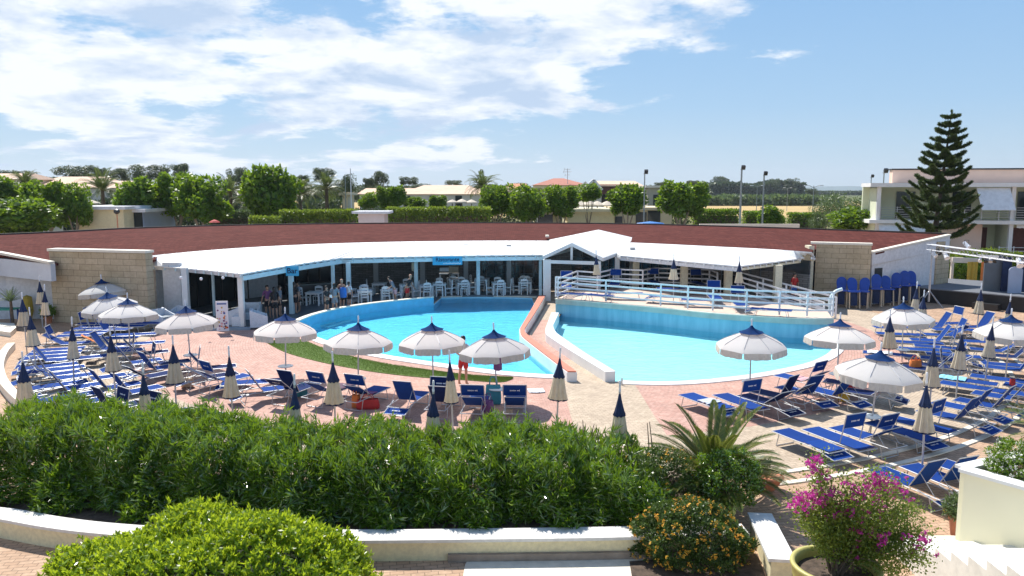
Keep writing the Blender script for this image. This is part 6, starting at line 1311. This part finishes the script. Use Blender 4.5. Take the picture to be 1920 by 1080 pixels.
for i, (px, py, sc) in enumerate(cps):
    o = bc if i == 0 else copy_tree(bc); q = P(px, py); o.location = q; o.scale = (1.45, 1.45, sc * 1.55); o.rotation_euler = (R(-4), 0, R(-20 + 14 * math.sin(i * 2.1)))
    front_ = i < 8; k = sorted(c[0] for c in (cps[:8] if front_ else cps[8:])).index(px)
    tag(o, 'blue stacked chair by the right stone wall, %s in the %s' % (nth(k, 8 if front_ else 4), 'front row' if front_ else 'rear row'), 'chair', 'blue chairs stacked by the stone wall')
# ================================================================ RESTAURANT FURNITURE
def wchair():
    t = empty('dining_chair'); m = M['chairwhite']
    for sx in (-.19, .19):
        MB().bar((sx, -.19, 0), (sx, -.19, .44), .045).build('leg', m, t); MB().bar((sx, .19, 0), (sx * 1.05, .25, .98), .045).build('leg', m, t)
    MB().box((0, 0, .45), (.44, .44, .045)).build('seat', m, t); b = MB()
    for z in (.62, .76): b.bar((-.19, .215 + (z - .45) * .07, z), (.19, .215 + (z - .45) * .07, z), .02, .06)
    vs = [(-.21, .245, .88), (.21, .245, .88), (.21, .25, .97), (.12, .25, 1.02), (0, .25, 1.04), (-.12, .25, 1.02), (-.21, .25, .97)]; b.add(vs, [tuple(range(7))]); b.add([(x, y + .02, z) for x, y, z in vs], [tuple(range(6, -1, -1))]); b.build('backrest', m, t)
    b = MB(); b.bar((-.19, -.19, .22), (.19, -.19, .22), .02); b.bar((-.19, -.19, .18), (-.19, .19, .18), .02); b.bar((.19, -.19, .18), (.19, .19, .18), .02); b.build('stretcher', m, t); return t
M['chairwhite'] = plain('white_wood', (.74, .76, .77), .6, .06, 5)
def wtable():
    t = empty('dining_table'); m = M['chairwhite']; MB().box((0, 0, .755), (.85, .85, .04)).build('tabletop', m, t)
    for sx in (-.36, .36):
        for sy in (-.36, .36): MB().box((sx, sy, .37), (.07, .07, .73)).build('leg', m, t)
    MB().box((0, 0, .69), (.74, .74, .08)).build('apron', m, t); return t
ch0, tb0 = wchair(), wtable(); fu = [False, False]; FZ = .09
tabs = [(684, 569, 3), (712, 553, 1), (730, 566, 2), (762, 556, 2), (824, 554, 4), (868, 552, 4), (850, 543, 1), (935, 552, 4), (985, 550, 3), (905, 544, 2), (985, 543, 1), (652, 566, 1), (590, 572, 2), (798, 558, 2)]
for i, (px, py, nc) in enumerate(tabs):
    q = P(px, py, FZ); yaw = R(random.uniform(-10, 14)); o = tb0 if not fu[0] else copy_tree(tb0); fu[0] = True; o.location = q; o.rotation_euler = (0, 0, yaw); k = sorted(t_[0] * 1000 + t_[1] for t_ in tabs).index(px * 1000 + py)
    tag(o, 'square white dining table under the canopy, %s of the tables' % nth(k, len(tabs)), 'table', 'white dining tables under the canopy')
    for j in range(nc):
        a = yaw + PI / 2 * ((j + i) % 4) + (0 if nc > 2 else .0); o = ch0 if not fu[1] else copy_tree(ch0); fu[1] = True
        dd = Vector((math.sin(-a), math.cos(-a), 0)); o.location = q + dd * .56; o.rotation_euler = (0, 0, a + R(random.uniform(-8, 8)))
        side = ['far', 'left', 'near', 'right'][(j + i) % 4]; tag(o, 'white wooden chair on the %s side of the %s dining table' % (side, nth(k, len(tabs))), 'chair', 'white dining chairs')
# bar lounge: wicker armchairs, cube table, menu board, dark counter
def armchair():
    t = empty('lounge_armchair'); m = M['wicker']; MB().box((0, 0, .2), (.85, .8, .38)).build('seat_base', m, t, bevel=.03); MB().box((0, .33, .55), (.85, .16, .55)).build('backrest', m, t, bevel=.03)
    for s in (-1, 1): b = MB(); b.add([(s * .36, -.4, 0), (s * .36, -.4, .52), (s * .36, .42, .84), (s * .36, .42, 0), (s * .46, -.4, 0), (s * .46, -.4, .52), (s * .46, .42, .84), (s * .46, .42, 0)], [(0, 1, 2, 3), (7, 6, 5, 4), (1, 5, 6, 2), (0, 4, 5, 1), (3, 2, 6, 7), (0, 3, 7, 4)]); b.build('arm', m, t)
    MB().box((0, -.03, .43), (.66, .66, .1)).build('cushion', plain('grey_cushion', (.30, .34, .38), .8, .1, 4), t); return t
M['wicker'] = plain('white_wicker', (.66, .70, .76), .7, .12, 20, bmp=.3)
ac = armchair()
for i, (px, py, rz, lab) in enumerate([(486, 611, 1.9, 'large white wicker armchair right of the white canopy post'), (438, 606, -1.5, 'white wicker armchair behind the menu board'), (306, 611, 1.2, 'white wicker armchair beside the left stone wall'), (334, 606, -.5, 'white wicker armchair half hidden by the bar front parasol'), (472, 598, .1, 'white wicker armchair behind the large one')]):
    o = ac if i == 0 else copy_tree(ac); q = P(px, py, FZ); o.location = q; o.rotation_euler = (0, 0, rz); tag(o, lab, 'armchair', 'white wicker armchairs at the bar')
q = P(446, 611, FZ); thingmesh('cube_table', MB().box((q.x, q.y, .34), (.42, .42, .48)), M['wicker'], 'white wicker cube table left of the canopy post', 'table')
q = P(418, 621, FZ); mb_ = empty('menu_board', q, .15); MB().box((0, 0, .72), (.55, .05, 1.42)).build('board', M['print'], mb_)
rs = random.Random(9); cols = ['purple', 'red', 'orange_cloth', 'black_cloth', 'pink', 'blue_cloth', 'yellow']
for i in range(26):
    x, z = rs.uniform(-.22, .22), rs.uniform(.1, .78) if i > 5 else rs.uniform(.8, 1.15); r = rs.uniform(.025, .055); MB().lathe([(.001, .004), (r, .003), (r, 0)], 8).build('picture', M[rs.choice(cols)], mb_); p = bpy.data.objects[-1] if False else mb_.children[-1]; p.rotation_euler = (PI / 2, 0, 0); p.location = (x, -.026 - .0012 * i, z)
MB().box((0, -.03, 1.3), (.42, .01, .06)).build('headline', M['blue_cloth'], mb_); MB().bar((0, .35, 0), (0, .03, 1.2), .03).build('prop', M['dark'], mb_); tag(mb_, 'white upright menu board with coloured pictures in front of the bar', 'sign')
q = P(583, 566, FZ); ct = empty('bar_counter', q, .5); MB().box((0, 0, .55), (2.6, .7, 1.0)).build('body', M['dark'], ct); MB().box((0, 0, 1.08), (2.7, .8, .06)).build('counter_top', plain('dark_top', (.08, .1, .1), .3, .1, 3), ct); tag(ct, 'dark long counter behind the people under the canopy', 'counter')
for i, (px, mm, lab) in enumerate([(834, 'print', 'white topped serving stand below the Ristorante sign'), (851, 'sand', 'tan crate on a white stand below the Ristorante sign')]):
    q = P(px, 543, FZ); t = empty('serving_stand', q); MB().box((0, 0, 1.35), (.62, .45, .22 + .2 * i)).build('crate', M[mm], t); MB().box((0, 0, 1.06), (.7, .5, .05)).build('shelf', M['chairwhite'], t)
    for sx in (-.3, .3):
        for sy in (-.2, .2): MB().box((sx, sy, .52), (.06, .06, 1.04)).build('leg', M['chairwhite'], t)
    tag(t, lab, 'stand')
q = Q(776, 500, 48); thingmesh('wall_lantern', MB().lathe([(.01, .3), (.14, .26), (.16, 0), (.13, -.26), (.01, -.3)], 10, c=tuple(q)), M['creamlight'], 'pale lantern hanging beside the canopy post left of the Ristorante sign', 'lantern')
for i, (px, py) in enumerate([(339, 521), (377, 523), (418, 521)]):
    q = P(px, py, 2.6); thingmesh('ceiling_lamp', MB().lathe([(.01, .07), (.06, .05), (.08, 0), (.05, -.05), (.01, -.07)], 10, c=tuple(q)), M['print'], 'small round ceiling lamp at the bar, %s of three' % nth(i, 3), 'lamp')
# left corner: spiky pot plant, table, tan raised slab
q = P(24, 612); palm('spiky_plant', (q.x, q.y, 0), 34, .75, (5, 85), .5, 10, M['willow'], M['willow'], 'small spiky yucca against the far left white wall', 'plant', .03, 1.25, .07, .12, 77)
q = P(54, 600); t = empty('flower_pot', q); MB().lathe([(.14, 0), (.24, .4), (.27, .5), (.24, .5), (.02, .44)], 18).build('pot_body', M['yellow'], t); MB().lathe([(.01, 1.3), (.22, 1.2), (.25, .5)], 14).build('cover', M['yellow'], t); tag(t, 'mustard yellow cone shaped container by the left white wall', 'container')
q = P(8, 608); t = empty('snack_table', q); MB().box((0, 0, .78), (1.3, .7, .06)).build('table_top', M['green'], t)
for sx in (-.55, .55):
    for sy in (-.28, .28): MB().box((sx, sy, .37), (.07, .07, .75)).build('leg', M['blue_cloth'], t)
tag(t, 'green topped blue table at the far left edge', 'table')
b = MB(); b.prism([(P(-30, 625).x, P(-30, 625).y), (P(20, 632).x, P(20, 632).y), (P(31, 622).x, P(31, 622).y), (P(27, 614).x, P(27, 614).y), (P(-30, 612).x, P(-30, 612).y)], 0, .22); thingmesh('raised_slab', b, M['verge'], 'low tan octagonal slab at the far left edge', 'slab')
q = P(91, 606); t = empty('flower_pot', q); MB().lathe([(.14, 0), (.2, .3), (.22, .36), (.2, .36), (.02, .3)], 16).build('pot_body', M['terracotta'], t); tag(t, 'red brown flower pot at the foot of the left stone wall', 'pot'); shrub('potted_plant', (q.x, q.y, .6), (.3, .28, .3), 150, 8, .09, .05, M['ficus'], 'dark leafy plant in the pot at the left stone wall', 'plant', -.8, None, .3)
# poolside small things
q = P(1001, 702, 0); 
b = MB(); q = P(1166, 722); b.tube([(q.x, q.y, 0), (q.x, q.y, .25)], .03, 6); thingmesh('pool_bollard', b, M['alu'], 'tiny metal post at the front edge of the shallow pool', 'post')
q = P(1205, 631, -.54); thingmesh('pool_drain', MB().box((q.x, q.y, -.545), (1.0, .7, .01)), plain('drain_blue', (.12, .42, .55), .6, .1, 3), 'small blue square drain on the floor of the shallow pool', 'drain')
# ================================================================ PEOPLE
def skinned(name, V, E, Rr, m, parent, sub=1):
    me = bpy.data.meshes.new(name); me.from_pydata([tuple(v) for v in V], E, []); o = bpy.data.objects.new(name, me); COL.objects.link(o)
    sk = o.modifiers.new('s', 'SKIN'); sk.use_smooth_shade = True; 
    for i, r in enumerate(Rr): me.skin_vertices[0].data[i].radius = r if isinstance(r, tuple) else (r, r)
    me.skin_vertices[0].data[0].use_root = True; ss = o.modifiers.new('u', 'SUBSURF'); ss.levels = ss.render_levels = sub
    dg = bpy.context.evaluated_depsgraph_get(); m2 = bpy.data.meshes.new_from_object(o.evaluated_get(dg)); bpy.data.objects.remove(o); m2.materials.clear(); m2.polygons.foreach_set('use_smooth', [True] * len(m2.polygons)); m2.name = name; return link(name, m2, m, parent)
def person(loc, rz, H, label, top, bottom, hair='hair', armsL=((.26, -.02, 1.12), (.30, .02, .90)), armsR=((-.26, -.02, 1.12), (-.30, .02, .90)), legs=((.10, 0), (-.10, .02)), bag_=None, lean=0.0, long_hair=False, skirt=False, cap_=None, group=None, torso='tshirt', sleeves=True, zmin=None):
    """faces -Y; heights for a 1.75 m figure"""
    t = empty('person', loc, rz); s = H / 1.75; fwd = lambda z: -lean * max(0, z - .95)
    V = []; E = []; Rr = []
    def v(x, y, z, r): V.append(Vector((x * s, (y + fwd(z)) * s, z * s))); Rr.append(tuple(a * s for a in r) if isinstance(r, tuple) else r * s); return len(V) - 1
    def ed(*ids): 
        for a, b in zip(ids, ids[1:]): E.append((a, b))
    pel = v(0, 0, .95, (.135, .10)); wa_ = v(0, 0, 1.10, (.125, .09)); che = v(0, 0, 1.30, (.15, .10)); shd = v(0, 0, 1.43, (.12, .08)); nk = v(0, -.005, 1.51, .052); hb_ = v(0, -.015, 1.57, (.066, .075)); hd = v(0, -.02, 1.66, (.075, .09)); ht_ = v(0, -.01, 1.715, (.058, .07))
    ed(pel, wa_, che, shd, nk, hb_, hd, ht_); ns_ = v(0, -.105, 1.63, .012); ed(hd, ns_)
    for sx in (-1, 1): e = v(sx * .082, 0, 1.64, .012); ed(hd, e)
    for sx, arm in ((1, armsL), (-1, armsR)):
        a = v(sx * .17, 0, 1.42, .052); el = v(*arm[0], .040); wr = v(*arm[1], .026); d = (Vector(arm[1]) - Vector(arm[0])).normalized(); pm = v(*(Vector(arm[1]) + d * .05), (.034, .018)); ed(shd, a, el, wr, pm)
        for k, (off, ln) in enumerate([(-.026, .072), (-.009, .082), (.009, .078), (.026, .062)]):
            f1 = v(*(Vector(arm[1]) + d * .095 + Vector((0, off, 0))), .009); f2 = v(*(Vector(arm[1]) + d * (.095 + ln * .6) + Vector((-sx * .006, off, 0))), .008); f3 = v(*(Vector(arm[1]) + d * (.095 + ln) + Vector((-sx * .02, off * 1.1, 0))), .006); ed(pm, f1, f2, f3)
        t1 = v(*(Vector(arm[1]) + d * .045 + Vector((-sx * .01, -.04, 0))), .010); t2 = v(*(Vector(arm[1]) + d * .085 + Vector((-sx * .02, -.055, 0))), .008); ed(pm, t1, t2)
    for sx, (fx, fy) in ((1, legs[0]), (-1, legs[1])):
        hp = v(sx * .09, 0, .88, .088); kn = v(sx * .09 + (fx - sx * .09) * .5, fy * .5 - .01, .50, .056); cf = v(fx, fy * .85 + .015, .34, .052); an = v(fx, fy + .01, .09, .034); hl = v(fx, fy + .03, .035, .034); to = v(fx * 1.1, fy - .13, .025, .026); ed(pel, hp, kn, cf, an, hl); ed(an, to)
    skinned('body', V, E, Rr, M['skin'], t)
    def garm(name, pts, eds, rr, m): skinned(name, [Vector((x * s, (y + fwd(z)) * s, z * s)) for x, y, z in pts], eds, [tuple(a * s for a in r) if isinstance(r, tuple) else r * s for r in rr], m, t)
    if torso:
        pts = [(0, 0, .93), (0, 0, 1.12), (0, 0, 1.30), (0, 0, 1.44)]; rr = [(.150, .115), (.142, .108), (.166, .118), (.120, .085)]; e_ = [(0, 1), (1, 2), (2, 3)]
        if sleeves:
            for sx, arm in ((1, armsL), (-1, armsR)): k = len(pts); mid = Vector((sx * .17, 0, 1.42)).lerp(Vector(arm[0]), .75); pts += [(sx * .17, 0, 1.42), tuple(mid)]; rr += [.066, .062]; e_ += [(3, k), (k, k + 1)]
        garm('shirt', pts, e_, rr, M[top])
    if skirt: garm('skirt', [(0, 0, 1.0), (0, 0, .85), (0, 0, .62)], [(0, 1), (1, 2)], [(.14, .11), (.18, .15), (.22, .19)], M[bottom])
    else:
        pts = [(0, 0, .99), (0, 0, .90)]; rr = [(.145, .112), (.15, .12)]; e_ = [(0, 1)]
        for sx, (fx, fy) in ((1, legs[0]), (-1, legs[1])): k = len(pts); pts += [(sx * .095, 0, .82), (sx * .095 + (fx - sx * .09) * .4, fy * .4, .58)]; rr += [.105, .092]; e_ += [(1, k), (k, k + 1)]
        garm('shorts', pts, e_, rr, M[bottom])
    hr_ = MB(); n = 14
    for i in range(7):
        pass
    prof = [(.001, .118), (.05, .108), (.078, .075), (.090, .03), (.086, -.03), (.070, -.075)]
    hr_.lathe([(r * s, z * s) for r, z in prof], 16, c=(0, (.012 + fwd(1.65)) * s, 1.655 * s), sy=1.12)
    for i, (x, y, z) in enumerate(hr_.v):                    # open the hair over the face
        if y < (-.035 + fwd(1.65)) * s and z < 1.68 * s: hr_.v[i] = (x * .86, y + .05 * s, z)
    hr_.build('hair', M[hair], t, smooth=True)
    if long_hair: MB().lathe([(.05 * s, 0), (.085 * s, -.08 * s), (.08 * s, -.22 * s), (.03 * s, -.34 * s)], 10, c=(0, (.06 + fwd(1.6)) * s, 1.64 * s), sy=.5).build('hair', M[hair], t, smooth=True)
    if cap_: MB().lathe([(.001, .135 * s), (.06 * s, .12 * s), (.092 * s, .07 * s), (.098 * s, .03 * s)], 14, c=(0, (.005 + fwd(1.66)) * s, 1.66 * s), sy=1.1).build('cap', M[cap_], t, smooth=True)
    return tag(t, label, 'person', group)
q = P(869, 722); person(q, R(155), 1.72, 'person in grey white top and red shorts standing at the turf edge', 'tshirt', 'red', armsL=((.30, .02, 1.18), (.20, -.12, 1.02)), armsR=((-.27, -.02, 1.15), (-.18, -.17, 1.02)), legs=((.11, .10), (-.10, -.04)))
q = P(613, 592, FZ); person(q, R(60), 1.58, 'person in dark clothes holding a bright phone under the canopy', 'black_cloth', 'black_cloth', armsL=((.24, -.1, 1.15), (.12, -.30, 1.12)), armsR=((-.24, -.1, 1.15), (-.08, -.30, 1.10)), skirt=True, long_hair=True)
ph = empty('phone', q + Vector((.28, -.18, 1.05))); MB().box((0, 0, 0), (.12, .03, .16)).build('screen', M['paletowel'], ph); tag(ph, 'bright phone held by the dark dressed person under the canopy', 'phone')
q = P(628, 587.5, FZ); person(q, R(200), 1.62, 'dark haired person in grey clothes between two others under the canopy', 'grey_cloth', 'grey_cloth', long_hair=True)
q = P(642, 582, FZ); person(q, R(170), 1.72, 'tall person in dark vest with a bright blue bag under the canopy', 'purple', 'black_cloth', hair='skin', sleeves=False, armsL=((.28, .04, 1.15), (.26, -.1, .92)))
b = MB(); b.lathe([(.01, .3), (.16, .25), (.2, 0), (.17, -.28), (.01, -.3)], 14, c=(q.x + .12, q.y - .22, 1.12), sy=.45); thingmesh('backpack', b, plain('bright_blue_cloth', (.02, .16, .55), .6, .1, 6), 'bright blue bag carried by the tall person under the canopy', 'bag')
q = P(655, 578, FZ); person(q, R(150), 1.5, 'person in pale top right of the tall one beside the canopy post', 'paletowel', 'black_cloth')
q = P(741, 570, FZ); person(q, R(-60), 1.62, 'person in grey and blue leaning over a dining table', 'grey_cloth', 'pink', lean=.55, armsL=((.22, -.2, 1.15), (.16, -.42, 1.05)))
q = P(764, 568, FZ); person(q, R(70), 1.68, 'person in black top and red shorts leaning over a dining table', 'black_cloth', 'red', lean=.35, hair='skin', armsL=((.24, -.1, 1.15), (.2, -.35, .95)))
for i, (px, py, tp, rz) in enumerate([(503, 596, 'purple', 30), (516, 598, 'black_cloth', 200), (526, 592, 'grey_cloth', 90), (553, 588, 'black_cloth', 160), (561, 585, 'grey_cloth', -60)]):
    q = P(px, py, FZ); person(q, R(rz), 1.7 - .05 * (i % 3), ['person in purple standing in the shade of the bar', 'person in black in front of the bar glazing', 'person in grey at the bar glazing', 'person in black right beside the Bar sign post', 'rightmost person at the bar, in grey'][i], tp, 'black_cloth', long_hair=i % 2 == 1)
q = Q(1489, 545, 43.9); person(Vector((q.x, q.y, .25)), R(20), 1.7, 'dark haired person in red top walking behind the ramp railing', 'red', 'blue_cloth')
# bather: only head and shoulders stand out of the water
q = P(664, 586, -.1); person(Vector((q.x, q.y, -1.30)), R(200), 1.72, 'dark haired bather standing in the deep pool near the submerged stair', 'black_cloth', 'black_cloth', long_hair=True, sleeves=False, lean=.12)
# ================================================================ HAZE
hz = MB(); hz.box((0, 2600, 65), (9000, 5800, 138)); hm_ = bpy.data.materials.new('haze_air'); hm_.use_nodes = True; t_ = hm_.node_tree; t_.nodes.clear(); o_ = t_.nodes.new('ShaderNodeOutputMaterial'); pv = t_.nodes.new('ShaderNodeVolumePrincipled')
pv.inputs['Color'].default_value = (.80, .88, 1, 1); pv.inputs['Density'].default_value = 1.3e-4; pv.inputs['Anisotropy'].default_value = .2; t_.links.new(pv.outputs[0], o_.inputs['Volume'])
if HAZE: tag(hz.build('haze', hm_), kind='stuff')
